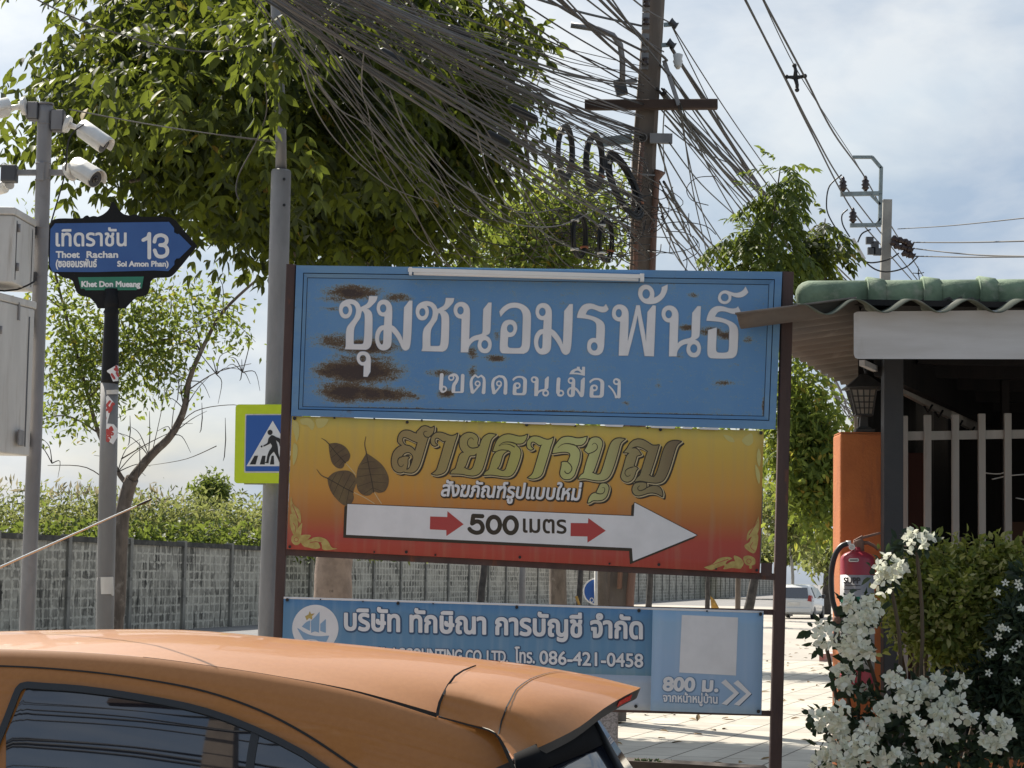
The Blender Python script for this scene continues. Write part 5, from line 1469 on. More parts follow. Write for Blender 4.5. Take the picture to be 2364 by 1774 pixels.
MB().tube([at(1523, 396, uf), at(1521, 402, uf), at(1518, 410, uf), at(1516, 416, uf), at(1510, 520, uf), at(1506, 640, uf), at(1470, 1200, uf), at(1456, 1360, uf), at(1445, 1600, uf)], [.075, .06, .045, .038, .038, .038, .04, .048, .05], 12).build('conduit', M_rpipe, up_)
for y in (400, 402): MB().bar(at(1445, y, uf-.02), at(1520, y+6, uf-.02), .02, .02).build('strap', M_galv, up_); break
tag(MB().tube([at(1392, 1620, YU-.25), at(1391, 1310, YU-.25), at(1391, 1240, YU-.25)], .062, 12).build('shade_side_post', mat('brown concrete', (.16, .125, .10), .9, col2=(.10, .08, .065), scale=3)), 'added brown post that paints in the shaded side of the utility pole foot', 'post')  # darker post added to imitate the shaded side of the pole foot

YF = 60.0
fp = thing('power_pole', 'distant pale concrete power pole with grey arms and insulators above the green roof', 'utility pole', gnd(2018, 1496))
M_fp = mat('pale concrete pole', (.33, .32, .295), .85, col2=(.26, .25, .235), scale=2)
a, b = at(2020, 1497, YF), at(2048, 462, YF)
MB().hexa([a + Vector(q) for q in ((-.17, -.15, 0), (.17, -.15, 0), (.17, .15, 0), (-.17, .15, 0))] + [b + Vector(q) for q in ((-.125, -.11, 0), (.125, -.11, 0), (.125, .11, 0), (-.125, .11, 0))]).build('shaft', M_fp, fp)
def pbar(p, q, w, nm, m=M_steel, Y=YF-.2, d=.1): return MB().bar(at(*p, Y), at(*q, Y), w, d).build(nm, m, fp)
pbar((2031, 520), (2034, 386), .10, 'upright'); pbar((2034, 388), (2013, 363), .085, 'upright'); pbar((2014, 363.5), (1968, 363.5), .085, 'upright')
pbar((1940, 449), (2036, 447), .12, 'crossarm'); pbar((1962, 521), (2033, 520), .11, 'crossarm'); pbar((2010, 450), (2032, 473), .06, 'brace'); pbar((2020, 521), (2032, 505), .05, 'brace')
def insul(px, py, h, Y, par, m=M_porc):
    s = Y/F
    prof = [(0, .30), (.12, .55), (.2, .9), (.3, .6), (.42, .95), (.52, .6), (.66, .85), (.76, .45), (.9, .4), (1, .2)]
    return MB().tube([at(px, py - h*t, Y) for t, r in prof], [r*h*.30*s for t, r in prof], 12).build('insulator', m, par)
insul(1946, 444, 36, YF-.2, fp); insul(1998, 442, 36, YF-.2, fp); insul(1969, 516, 36, YF-.2, fp)
for i, (x, y) in enumerate(((2066, 552), (2080, 556), (2093, 560), (2072, 569), (2086, 572), (2100, 577), (2090, 586), (2104, 590), (2064, 562), (2100, 566))):
    MB().tube([at(x-7, y-4, YF-.3), at(x-3, y-1, YF-.3), at(x+3, y+1, YF-.3), at(x+7, y+3, YF-.3)], [.07, .11, .07, .11], 10).build('strain_insulator', M_porc, fp)
for x0, y0, x1, y1 in ((1968, 552, 1995, 600), (1954, 568, 1968, 592)):
    MB().bar(at(x0, y0, YF-.5), at(x1, y1, YF-.5), .10, .08).build('fuse_cutout', M_wporc, fp)
for x, y in ((2008, 556), (2020, 566), (2026, 582), (2012, 580)):
    MB().box(at(x-8, y+7, YF-.35), tuple(at(x+7, y-7, YF-.2))).build('switch_gear', M_dgrey, fp)
fr_w = [[(1943, 404), (1915, 430), (1908, 470), (1914, 500), (1940, 540), (1970, 556)], [(1957, 484), (1944, 497), (1946, 520), (1962, 548)], [(1994, 602), (2020, 622), (2050, 628), (2090, 618), (2120, 592)], [(1980, 598), (2010, 607), (2050, 600), (2075, 585)], [(1980, 560), (1990, 540), (2010, 530)]]
for w in fr_w:
    MB().tube(cr1([at(x, y, YF-.45) for x, y in w], 5), .022, 6).build('jumper', M_black, fp)

# ================================================================ round blue sign by the pole
YB_ = 27.0
rb = thing('round_road_sign', 'round blue road sign with white rim peeping out left of the pole foot', 'road sign', gnd(1374, 1660))
cc_ = at(1377, 1366, YB_)
MB().disc(cc_, (0, -1, 0), 31*YB_/F, .012, 40).build('rim', M_white, rb)
MB().disc(cc_ + Vector((0, -.0125, 0)), (0, -1, 0), 28*YB_/F, .003, 40).build('blue_face', M_pblue, rb)
q = ell(1366, 1386, 4, 5); m1 = MB(); Fld().stroke(np.vstack([q, q[:1]]), .9).mesh(m1, 0, .8, lambda x, y: at(x, y, YB_-.018)); m1.build('ring_mark', M_white, rb)
MB().tube([at(1374, 1660, YB_-.06), at(1376.5, 1260, YB_-.06)], .022, 10).build('post', M_cam, rb)  # thin white post imitates the sunlit rim along the pole's left edge

# ================================================================ overhead cables
M_c1 = mat('old grey black cable', (.030, .024, .021), .7, col2=(.060, .046, .039), scale=3)
M_c2 = mat('black cable', (.012, .012, .013), .6)
M_c3 = mat('grey cable', (.085, .075, .07), .65)
ccount = [0]
def cable(pts, r, label, group, m=None, sub=8, sag=0.0, name='cable'):
    """pts: (px, py, Y) way-points"""
    P = [at(*p) for p in pts]
    if len(P) == 2 and sag:
        P = [P[0], lerp(P[0], P[1], .33) - Vector((0, 0, sag*.9)), lerp(P[0], P[1], .66) - Vector((0, 0, sag*.9)), P[1]]
    P = cr1(P, sub) if len(P) > 2 else P
    o = MB().tube(P, r, 6).build(name, m or M_c1)
    return tag(o, label, 'cable', group)
G1 = 'cables bundled from upper left to the utility pole'
L1 = 'thin grey black cable in the sagging bundle running to the utility pole'
for i in range(62):
    t = rnd.random()
    x0 = 585 + 240*t**1.4 + rnd.uniform(-14, 14); y0 = -25
    ye = 130 + 420*rnd.random()**.8 if t > .3 else 380 + 230*rnd.random()
    ye = lerp(ye, 620 - 480*t, .5)
    xe = 1484 + rnd.uniform(-12, 14)
    Ya = 13 + 1.5*rnd.random()
    sg_ = rnd.uniform(.0, 60)
    q = []
    for s in (0, .2, .4, .6, .8, 1):
        # perspective: equal steps along the real line crowd together towards the pole
        w = s*(1/25.7)/((1-s)/Ya + s/25.7) if False else s
        Y = 1/((1-s)/Ya + s/25.75)
        q.append((lerp(x0, xe, s), lerp(y0, ye, s) + sg_*4*s*(1-s)*.6 + rnd.uniform(-5, 5)*(0 < s < 1), Y))
    cable(q, rnd.choice([.0035, .004, .005, .005, .006, .008, .011]), L1, G1, rnd.choice([M_c1, M_c1, M_c2, M_c3]))
for i in range(30):          # the steeper strands that cross the bundle
    x0 = rnd.uniform(560, 1000); xe = x0 + rnd.uniform(330, 620); ye = rnd.uniform(430, 640)
    Ya = 14 + 3*rnd.random(); sg_ = rnd.uniform(-20, 70); q = []
    for s in (0, .25, .5, .75, 1):
        q.append((lerp(x0, xe, s) + rnd.uniform(-6, 6)*(0 < s < 1), lerp(-25, ye, s) + sg_*2.2*s*(1-s), 1/((1-s)/Ya + s/25.2)))
    q.append((min(xe + 150, 1500), min(ye + 35, 640), 25.6))
    cable(q, rnd.choice([.003, .004, .005, .007]), L1, G1, rnd.choice([M_c1, M_c2, M_c3]))
G2 = 'loose drooping wires below the bundle'
L2 = 'loose thin wire drooping away below the cable bundle'
for x0, y0, xm, ym, xe, ye in ((690, 150, 800, 350, 1010, 470), (720, 170, 860, 300, 1130, 520), (640, 40, 790, 220, 1050, 440), (900, 210, 1010, 400, 1090, 500), (980, 330, 1120, 455, 1300, 480), (760, 60, 890, 250, 1180, 505), (1080, 420, 1200, 520, 1400, 470), (840, 120, 850, 260, 880, 380), (1100, 300, 1180, 480, 1420, 600), (700, 120, 760, 260, 900, 420)):
    cable([(x0, y0, 15), ((x0+xm)/2-10, (y0+ym)/2+15, 17), (xm, ym, 19), ((xm+xe)/2, (ym+ye)/2+24, 21), (xe, ye, 23)], .0055, L2, G2, M_c3)
G3 = 'taut cables from above to the pole top'
L3 = 'taut dark cable slanting down from the top edge to the pole head'
for x0, y0, xe, ye in ((1040, -20, 1478, 190), (1110, -20, 1486, 215), (1235, -20, 1488, 120), (1262, -20, 1492, 150), (1275, -20, 1500, 185), (1290, -20, 1512, 205), (1330, -20, 1532, 120), (1365, -20, 1536, 135), (1385, -20, 1540, 140), (1400, -20, 1545, 175), (1165, -20, 1470, 165), (1200, -15, 1480, 60), (1445, -15, 1545, 52), (960, -20, 1470, 225), (880, -20, 1470, 330), (905, -20, 1466, 360)):
    cable([(x0, y0, 20), ((x0+xe)/2, (y0+ye)/2+6, 22.8), (xe, ye, 25.7)], rnd.choice([.009, .012, .015]), L3, G3, rnd.choice([M_c1, M_c2]))
G4 = 'cables running on from the pole to the lower right'
L4 = 'dark cable running on from the pole down to the lower right behind the trees'
for i in range(34):
    y0 = rnd.choice([55, 60, 104, 110, 150, 190, 205, 215, 240, 240, 330, 420, 440, 470, 500, 520])
    x0 = 1548 if y0 < 120 else 1520 + rnd.uniform(-8, 14)
    if y0 < 300:
        xe, ye = rnd.choice([(1842, 640), (1960, 640), (1905, 650), (1880, 650), (1935, 650)]); xe += rnd.uniform(-24, 16); q = rnd.uniform(-4, 10)
    else: xe, ye, q = 1640 + rnd.uniform(-60, 90), 640, rnd.uniform(0, 18)
    cable([(x0, y0, 25.8), (lerp(x0, xe, .35), lerp(y0, ye, .36)+q, 31), (lerp(x0, xe, .7), lerp(y0, ye, .7)+q, 39), (xe, ye, 50), (xe+(xe-x0)*.35, ye+(ye-y0)*.34, 64)], rnd.choice([.008, .010, .013, .017]), L4, G4, rnd.choice([M_c2, M_c2, M_c1]))
for x0, y0, xe, ye in ((1566, 245, 1655, 600), (1570, 240, 1740, 570), (1572, 250, 1640, 620), (1545, 330, 1705, 505), (1535, 290, 1690, 380), (1538, 210, 1535, 400)):
    cable([(x0, y0, 25.5), (lerp(x0, xe, .5)-6, lerp(y0, ye, .5)+8, 30), (xe, ye, 36)], .009, 'thin wire falling steeply from the crossarm across open sky', 'steep wires below the crossarm', M_c2)
# tangle of small loops round the pole
for i in range(84):
    cx, cy = 1395 + rnd.gauss(0, 85), 520 + rnd.gauss(0, 55)
    if cy > 612: cy = 600
    a0 = rnd.uniform(0, 6.3); q = []
    rx, ry = rnd.uniform(18, 80), rnd.uniform(14, 55)
    for s in range(5): q.append((cx + rx*math.cos(a0+s*.8), min(cy + ry*math.sin(a0+s*.8)+s*3, 640), 25.3 + rnd.uniform(-.3, .2)))
    cable(q, .0055, 'short curled wire end in the tangle around the pole', 'tangled wire ends at the pole', rnd.choice([M_c1, M_c3, M_c2]))
# spliced coils hung from the bundle
def coil(px, py, rx, ry, Y, n, label, tilt=0.0):
    mb = MB()
    for k in range(n):
        ph = rnd.uniform(0, 6.28); dr = rnd.uniform(.86, 1.08); dx, dy = rnd.uniform(-.25, .25)*rx, rnd.uniform(-.05, .05)*ry
        pts = []
        for i in range(26):
            a = ph + i/25*2*math.pi
            x = dx + math.cos(a)*rx*dr; y = dy + math.sin(a)*ry*dr
            pts.append(at(px + x + tilt*y, py + y, Y + math.cos(a)*ry*.9*Y/F*dr))
        mb.tube(pts, .013, 6, cap=False)
    t = tag(mb.build('cable_coil', M_c2), label, 'cable coil', 'coils of spare cable hung near the pole')
    for a in (.6, 2.4, 4.0):
        c = at(px + rx*.97*math.cos(a) + tilt*ry*math.sin(a), py + ry*.97*math.sin(a), Y + math.cos(a)*ry*.9*Y/F)
        MB().tube([c + Vector((0, 0, -.012)), c + Vector((0, 0, .012))], .05, 10).build('tie_band', mat('orange tape', (.35, .13, .06), .7) if a == .6 else M_cam, t)
for x, y, Y, k, lb in ((1208, 262, 23.3, 1.0, 'dark splice box clamped on the cable bundle left of the coils'), (905, 130, 19.0, .7, 'small splice sleeve on the bundle in front of the tree'), (1150, 320, 22.3, .8, 'black splice sleeve on the bundle at mid span'), (1060, 75, 21, .7, 'slim splice sleeve on the upper cables')):
    c_ = at(x, y, Y)
    o_ = MB().tube([c_ + Vector((-.16*k, 0, .08*k)), c_ + Vector((-.13*k, 0, .065*k)), c_ + Vector((.13*k, .03, -.065*k)), c_ + Vector((.16*k, .03, -.08*k))], [.02*k, .055*k, .055*k, .02*k], 10).build('splice_box', M_c2)
    tag(o_, lb, 'splice box', 'splice boxes on the cables')
coil(1305, 352, 17, 60, 23.6, 14, 'leftmost oval coil of black cable hanging under the bundle')
coil(1372, 375, 19, 62, 24.2, 15, 'second oval coil of black cable, just right of the first')
coil(1440, 430, 26, 72, 25.2, 18, 'thick slanting coil of black cable against the pole', tilt=.4)
coil(1337, 545, 15, 48, 24.8, 6, 'lower coil of cable just above the board, left of the pole')
coil(1398, 555, 14, 46, 25.0, 6, 'lower coil of cable just above the board, nearest the pole')
# single wires on the left
cable([(30, -30, 17), (180, 45, 18), (350, 100, 18.5), (480, 120, 19), (590, 103, 19.5), (660, 85, 20), (740, 42, 19), (800, 0, 18), (840, -30, 17)], .007, 'single pale wire swinging low across the tree crown from the top left', None, M_c3)
cable([(160, 253, 14), (330, 285, 16), (480, 308, 18), (640, 330, 20)], .005, 'thin straight wire from the camera pole across to the lamp post', None, M_c3)
cable([(160, 253, 14), (420, 300, 17), (640, 326, 19.9)], .003, 'hair thin second wire beside the one from camera pole to lamp post', None, M_c3)
cable([(612, 190, 19), (615, 260, 19.3), (590, 330, 19.5), (553, 400, 19.6), (545, 440, 19.6), (552, 462, 19.6)], .006, 'loose wire tail hanging in a curve left of the lamp post', None, M_c3)
cable([(196, 285, 13.9), (160, 320, 13.9), (150, 400, 13.95), (125, 490, 13.95), (116, 520, 13.95)], .005, 'black lead running down from the tilted camera to the cabinet', None, M_c2)
cable([(1210, 265, 24), (1216, 330, 24.5), (1222, 400, 25)], .016, 'short thick black cable dropping straight through the bundle', None, M_c2)
# high-voltage lines with spacers
for q, lb in (([(1715, -10, 34), (1812, 178, 40), (1880, 310, 46), (1944, 420, 59.6), (2050, 560, 72), (2150, 690, 95), (2200, 770, 120)], 'left lower power line of the spaced pair from the top edge to the far pole'),
          ([(1716, -10, 34.1), (1814, 185, 40.1), (1870, 300, 46), (1968, 486, 59.6), (2060, 596, 72), (2140, 690, 95), (2190, 770, 120)], 'left upper power line running close along its twin to the far pole'),
          ([(1757, -10, 34), (1857, 177, 40), (1925, 308, 46), (1998, 412, 59.6), (2062, 530, 70), (2120, 620, 90), (2160, 690, 110), (2200, 770, 130)], 'right power line of the spaced pair ending on the inner insulator'),
          ([(1756, -10, 34.2), (1834, 152, 40), (1914, 280, 46), (1968, 362, 59.6), (1990, 400, 62)], 'thin shield wire along the right line to the tip of the bent arm')):
    cable(q, .020 if 'shield' not in lb else .010, lb, None, M_c2, name='power_line')
def spacer(px, py, k, Y, label):
    t = MB()
    for dx, dy in ((-20, -2), (22, -4), (-2, -28), (4, 28)):
        t.tube([at(px, py, Y), at(px+dx*k*.55+2*k, py+dy*k*.6, Y), at(px+dx*k, py+dy*k, Y)], [.045*k, .035*k, .03*k], 8)
        t.ellip(at(px+dx*k, py+dy*k, Y), (.045*k, .045*k, .045*k), 8, 6)
    tag(t.build('line_spacer', M_c2), label, 'line spacer')
spacer(1836, 180, 1.0, 40, 'black cross shaped spacer clamped on the power lines in open sky')
spacer(2120, 632, .55, 88, 'small distant spacer on the power lines just above the green roof')
for q in ([(2072, 529, 60), (2200, 521, 50), (2400, 500, 42)], [(2108, 560, 60), (2240, 560, 50), (2400, 556, 42)], [(2108, 574, 60), (2240, 588, 50), (2400, 593, 42)], [(2110, 592, 60), (2240, 594, 50), (2400, 593, 42)]):
    cable(q, .017 if q[0][1] > 540 else .012, ('upper thin' if q[0][1] < 540 else 'first thick' if q[0][1] == 560 else 'second thick' if q[0][1] == 574 else 'lowest thick') + ' wire leaving the far pole to the right edge', None, M_c2)
# bundle seen below the eave, beyond the sign
for i in range(16):
    x0, y0 = 1835 + rnd.uniform(-8, 14), 800 + rnd.uniform(-14, 30)
    cable([(1750, y0-70, 38), (x0, y0, 44), (1890, 845 + rnd.uniform(-25, 20), 48), (1935, 905 + rnd.uniform(-25, 25), 54), (1975, 960 + rnd.uniform(-25, 30), 60), (2060, 1060 + rnd.uniform(-25, 30), 75)], .013, 'grey cable in the slack bundle seen below the corrugated eave', 'slack cables below the eave', rnd.choice([M_c3, M_c1]))

# ================================================================ far white car and rider
YW = 102.0
M_wcar = mat('white car paint', (.62, .62, .61), .3, coat=.6)
M_tail = mat('red tail lamp', (.30, .03, .02), .3)
wc = gnd(1832, 1430)
wcar = thing('white_hatchback', 'small white hatchback driving away on the far road right of the rusty post', 'car', (wc.x, wc.y, 0))
wcar.rotation_euler = (0, 0, R(-17))
ORG[wcar.name] = Vector((0, 0, 0))
# own frame: x across, y forwards, rear at y = 0
def ring2(y, hw, z0, z1, hwt, zt):
    return [(-hw*.92, y, z0), (-hw, y, z0+.18), (-hw, y, z1), (-hwt, y, zt-.08), (-hwt*.85, y, zt), (hwt*.85, y, zt), (hwt, y, zt-.08), (hw, y, z1), (hw, y, z0+.18), (hw*.92, y, z0), (-hw*.92, y, z0)]
MB().grid([ring2(0, .78, .3, .8, .74, .85), ring2(.05, .84, .25, .85, .78, .95), ring2(.35, .85, .2, .9, .64, 1.45), ring2(.7, .85, .2, .92, .62, 1.53), ring2(1.8, .85, .2, .93, .63, 1.55), ring2(2.7, .85, .2, .93, .60, 1.45), ring2(3.4, .83, .2, .9, .75, .98), ring2(3.85, .75, .25, .75, .7, .8)], flip=True).build('body', M_wcar, wcar)
MB().add([(-.78, 0, .3), (.78, 0, .3), (.78, 0, .8), (.74, 0, .77), (.63, 0, .85), (-.63, 0, .85), (-.74, 0, .77), (-.78, 0, .8)], [(0, 1, 2, 3, 4, 5, 6, 7)]).build('tail_panel', M_wcar, wcar)
MB().add([(-.66, .03, .93), (.66, .03, .93), (.56, .33, 1.40), (-.56, .33, 1.40)], [(0, 1, 2, 3)]).build('rear_window', M_glass, wcar, solid=.02)
MB().add([(.86, .75, .95), (.86, 2.9, .96), (.66, 2.5, 1.38), (.655, .8, 1.42)], [(0, 1, 2, 3)]).build('side_window', M_glass, wcar, solid=.03)
MB().add([(-.86, .75, .95), (-.86, 2.9, .96), (-.66, 2.5, 1.38), (-.655, .8, 1.42)], [(3, 2, 1, 0)]).build('side_window', M_glass, wcar, solid=.03)
for s in (-1, 1):
    MB().hexa([(s*.62, -.02, .82), (s*.8, -.02, .8), (s*.86, .2, .8), (s*.62, .2, .82), (s*.66, .06, 1.08), (s*.76, .06, 1.06), (s*.8, .25, 1.06), (s*.66, .25, 1.08)]).build('tail_light', M_tail, wcar)
    MB().box((s*.86, 2.45, .95), (s*1.02, 2.55, 1.1)).build('mirror', M_dgrey, wcar, bevel=.03)
    for y in (.62, 3.1):
        MB().tube([(s*.68, y, .3), (s*.70, y, .3), (s*.84, y, .3), (s*.87, y, .3)], [.27, .3, .3, .25], 18).build('wheel', M_rub, wcar)
MB().box((-.26, -.03, .64), (.26, -.005, .76)).build('number_plate', M_cam, wcar)
MB().box((-.78, -.06, .3), (.78, 0.0, .52)).build('bumper', M_wcar, wcar, bevel=.04)
# rider beyond the car
YR = 112.0
hd = at(1868, 1361, YR)
mo_ = thing('motorcycle', 'motorcycle mostly hidden beyond the white car with one mirror showing', 'motorcycle', (hd.x, YR, 0))
for y in (-.65, .65): MB().tube([(hd.x-.05, YR+y, .29), (hd.x+.05, YR+y, .29)], [.29, .29], 20).build('wheel', M_rub, mo_)
MB().tube([(hd.x, YR-.8, .75), (hd.x, YR-.2, .70), (hd.x, YR+.2, .45), (hd.x, YR+.5, .85)], [.12, .16, .12, .1], 10).build('body', M_dgrey, mo_)
MB().tube([(hd.x-.3, YR+.42, 1.0), (hd.x, YR+.5, .95), (hd.x+.3, YR+.42, 1.0)], .02, 8).build('handlebar', M_dgrey, mo_)
MB().tube([(hd.x+.28, YR+.42, 1.0), (hd.x+.36, YR+.42, 1.14)], .012, 6).build('mirror_stem', M_dgrey, mo_)
MB().ellip((hd.x+.38, YR+.42, 1.18), (.06, .02, .05), 10, 6).build('mirror', M_chrome, mo_)
sk = bpy.data.meshes.new('person')
J = [(0, -.12, .78), (0, -.08, 1.0), (0, 0, 1.27), (0, .03, 1.40), (-.19, 0, 1.30), (-.27, .16, 1.10), (-.28, .42, 1.02), (.19, 0, 1.30), (.27, .16, 1.10), (.28, .42, 1.02), (-.12, .1, .78), (-.16, .42, .72), (-.16, .32, .35), (.12, .1, .78), (.16, .42, .72), (.16, .32, .35), (0, .05, 1.50), (0, .07, 1.60)]
E_ = [(0, 1), (1, 2), (2, 3), (2, 4), (4, 5), (5, 6), (2, 7), (7, 8), (8, 9), (0, 10), (10, 11), (11, 12), (0, 13), (13, 14), (14, 15), (3, 16), (16, 17)]
rr_ = [.16, .15, .15, .06, .075, .05, .035, .075, .05, .035, .10, .075, .055, .10, .075, .055, .095, .09]
sk.from_pydata(J, E_, [])
per = bpy.data.objects.new('person', sk); COL.objects.link(per)
per.location = (hd.x, YR, hd.z - 1.58)
bpy.context.view_layer.objects.active = per
md = per.modifiers.new('skin', 'SKIN'); 
for v, r_ in zip(sk.skin_vertices[0].data, rr_): v.radius = (r_, r_*.85)
sk.skin_vertices[0].data[0].use_root = True
md2 = per.modifiers.new('sub', 'SUBSURF'); md2.levels = 1; md2.render_levels = 1
M_shirt = mat('blue shirt', (.10, .17, .34), .8, col2=(.08, .13, .27), scale=6)
sk.materials.append(M_shirt)
tag(per, 'rider in a blue shirt and helmet sitting on a motorcycle beyond the white car', 'person')
ORG[per.name] = Vector(per.location)
MB().ellip((per.location.x, per.location.y+.07, per.location.z+1.58), (.135, .15, .14), 14, 10).build('helmet', mat('dark blue helmet', (.03, .05, .12), .25), per)

# ---- the near pole and the wires over the street, out of the frame above; the car window mirrors them
npl = thing('utility_pole', 'near utility pole standing just left of the camera, mirrored dark in the car window', 'utility pole', (-2.35, .1, 0))
MB().hexa([(-2.5, -.05, 0), (-2.2, -.05, 0), (-2.2, .25, 0), (-2.5, .25, 0), (-2.45, 0, 10.5), (-2.25, 0, 10.5), (-2.25, .2, 10.5), (-2.45, .2, 10.5)]).build('shaft', M_pole, npl)
MB().box((-3.6, .26, 7.2), (-.2, .40, 7.36)).build('crossarm', M_wood, npl)
MB().tube([(-.9, 1.0, 5.9), (-.9, 1.0, 6.9)], [.30, .30], 18).build('transformer', M_dgrey, npl)
MB().bar((-2.3, .2, 6.95), (-.8, 1.05, 6.95), .10, .10, up=(0, 0, 1)).build('bracket_arm', M_steel, npl)
for i in range(26):
    y, z = rnd.uniform(-1.5, 3.6), rnd.uniform(5.4, 8.0)
    P = cr1([Vector((-9, y+rnd.uniform(-1, .4), z+.5)), Vector((-4, y, z-.1)), Vector((0, y+rnd.uniform(-.2, .2), z-.2)), Vector((4, y+.2, z-.1)), Vector((9, y+.6, z+.3))], 8)
    tag(MB().tube(P, rnd.choice([.012, .018, .026, .045]), 6).build('cable', M_c2), 'overhead cable high above the car, a dark line mirrored in its window', 'cable', 'cables mirrored in the car window')
# ================================================================ roadside shop on the right
M_green = mat('painted green ridge tiles', (.185, .255, .165), .85, col2=(.095, .14, .09), scale=4, bump=.35, bscale=22, col3=(.33, .34, .27), scale3=7, lo3=.55, hi3=.72)
M_roofsh = mat('weathered green sheet', (.13, .145, .11), .9, col2=(.08, .088, .07), scale=6, col3=(.30, .29, .25), scale3=4, lo3=.55, hi3=.7)
M_fibre = mat('old fibre cement', (.21, .18, .155), .9, col2=(.14, .12, .105), scale=2.5, stretch=(.3, 1, 1), bump=.15, bscale=25, col3=(.30, .27, .24), scale3=4, lo3=.6, hi3=.75)
M_fascia = mat('white fascia board', (.56, .55, .545), .6, col2=(.46, .445, .43), scale=3, stretch=(.3, 1, 2.5), col3=(.30, .27, .23), scale3=3.0, lo3=.58, hi3=.78, stretch3=(1.4, 1, .35), bump=.1, bscale=8)
M_dpost = mat('charcoal painted post', (.028, .029, .033), .6, col2=(.036, .036, .038), scale=5, bump=.1, bscale=60)
M_orange = mat('orange render', (.50, .165, .052), .9, col2=(.42, .135, .045), scale=3.4, bump=.3, bscale=70, col3=(.27, .10, .05), scale3=6, lo3=.56, hi3=.74, stretch3=(1.6, 1.6, .25))
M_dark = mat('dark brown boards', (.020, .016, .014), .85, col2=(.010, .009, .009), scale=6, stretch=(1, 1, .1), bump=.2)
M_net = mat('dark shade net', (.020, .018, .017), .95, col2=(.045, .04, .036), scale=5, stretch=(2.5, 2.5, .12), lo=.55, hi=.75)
YBF = 11.0
sb = thing('roadside_shop', 'low roadside shop with green ridge tiles, white fascia and dark open interior', 'building', gnd(2060, 2130))
# fascia
mb = MB()
fp_ = [(1978, 720), (2600, 714), (2600, 830), (1980, 829), (1974, 826), (1971, 818), (1971, 724)]
mb.slab([at(x, y, YBF) for x, y in fp_[::-1]], [at(x, y, YBF+.03) for x, y in fp_[::-1]])
mb.build('fascia', M_fascia, sb)
# front corrugated sheet (waves seen end on)
rows = [[], []]
for i in range(150):
    px = 1846 + i*5.2
    wv = 15*math.sin((px-1980)/130*2*math.pi + math.pi/2)
    dn = 6 if px < 1960 else 0
    a = at(px, 707 - wv + dn*(1960-px)/60, YBF-.10)
    rows[0].append(a); rows[1].append(a + Vector((0.0, 0.62, .085)))
MB().grid(rows, flip=False).build('front_roof_sheet', M_roofsh, sb, solid=.005)
# ridge cap run of overlapping half-round tiles
cap0, cap1 = at(1880, 679, YBF+.26), at(2760, 672, YBF+.26)
L_c = (cap1-cap0).length; dcap = (cap1-cap0).normalized()
def half(mb, a, b, r0, r1, n=14, round0=False):
    prof = [(0, r0), (1, r1)] if not round0 else [(0, r0*.05), (.01, r0*.42), (.035, r0*.68), (.08, r0*.88), (.15, r0), (1, r1)]
    rws_ = []
    for t, r in prof:
        c = lerp(a, b, t)
        arc = [c + Vector((0, -math.cos(q)*r*1.0, math.sin(q)*r*.92 - (.012 if r > .03 else 0))) for q in np.linspace(R(-12), R(205), n)]
        rws_.append([c + Vector((0, -r*.93, -.075 if r > .03 else -r)), c + Vector((0, -r*.96, -.045 if r > .03 else -r*.6))] + arc)
    mb.grid(rws_, flip=False)
pos = [-.095, .285, .575, .868, 1.16, 1.46, 1.76, 2.05]
for i in range(7):
    mb = MB()
    a, b = cap0 + dcap*pos[i], cap0 + dcap*(pos[i+1]+.03)
    half(mb, a, b, .083, .083, round0=(i == 0))
    if i:
        c = cap0 + dcap*(pos[i]-.01)
        half(mb, c, c + dcap*.085, .104, .090)
        half(mb, c - dcap*.004, c, .085, .104)
    mb.build('ridge_tile', M_green, sb, solid=.010)
mo2 = MB(); q_ = [cap0 + dcap*(.55+.02*i) + Vector((0, -.080, -.05 + .012*math.sin(i*2.1))) for i in range(17)]
mo2.tube(q_, [.008+.005*abs(math.sin(i*1.7)) for i in range(17)], 7); mo2.build('mortar_bead', M_wcap, sb)
# side eave: corrugated sheet sloping down to the left, running back
e0, e1 = at(1697, 737, 10.88), at(1962, 889, 14.6)
i0, i1 = at(1976, 700, 11.04), at(2160, 862, 14.8)
rows = []
NS = 150
for k in range(NS+1):
    s = k/NS
    a, b = lerp(e0, e1, s), lerp(i0, i1, s)
    w = .030*math.sin(s*3.85/.255*2*math.pi + 1.2)
    rows.append([lerp(a, b, t) + Vector((0, 0, w)) for t in (0, .15, .4, .7, 1)])
MB().grid(rows).build('eave_sheet', M_fibre, sb, solid=.010)
# inner white boards under the eave
def beam(a, b, h, th, nm, m, Ya, Yb):
    p, q = at(*a, Ya), at(*b, Yb)
    MB().bar(p, q, th, h, up=(0, 0, 1)).build(nm, m, sb)
beam((1990, 838), (2064, 872), .030, .03, 'soffit_board', M_fascia, 11.3, 12.35)
beam((2080, 893), (2268, 996), .075, .03, 'soffit_board', mat('pale soffit board', (.50, .46, .40), .85, col2=(.40, .36, .31), scale=4), 12.6, 16.3)
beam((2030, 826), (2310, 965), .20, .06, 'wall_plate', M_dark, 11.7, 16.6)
for s in (.26, .38, .55, .63, .8):
    p = lerp(at(2080, 898, 12.6), at(2268, 996, 16.3), s)
    MB().tube([p + Vector((0, -.02, .05)), p + Vector((-.02, -.04, -.03)), p + Vector((.0, -.05, -.07)), p + Vector((.03, -.04, -.02))], .008, 6).build('gutter_hook', M_black, sb)
# posts
def upright(x0, x1, yt, Y, dep, nm, m, lean=0, par=None, bev=.004):
    a, b = at(x0, yt, Y), at(x1, yt, Y)
    zt_ = min(a.z, b.z)
    return MB().box((a.x, Y, 0), (b.x, Y+dep, zt_)).build(nm, m, par or sb, bevel=bev)
upright(2041, 2086, 815, 11.62, .10, 'post', M_dpost)
upright(2312, 2330, 830, 13.6, .05, 'post', M_dark)
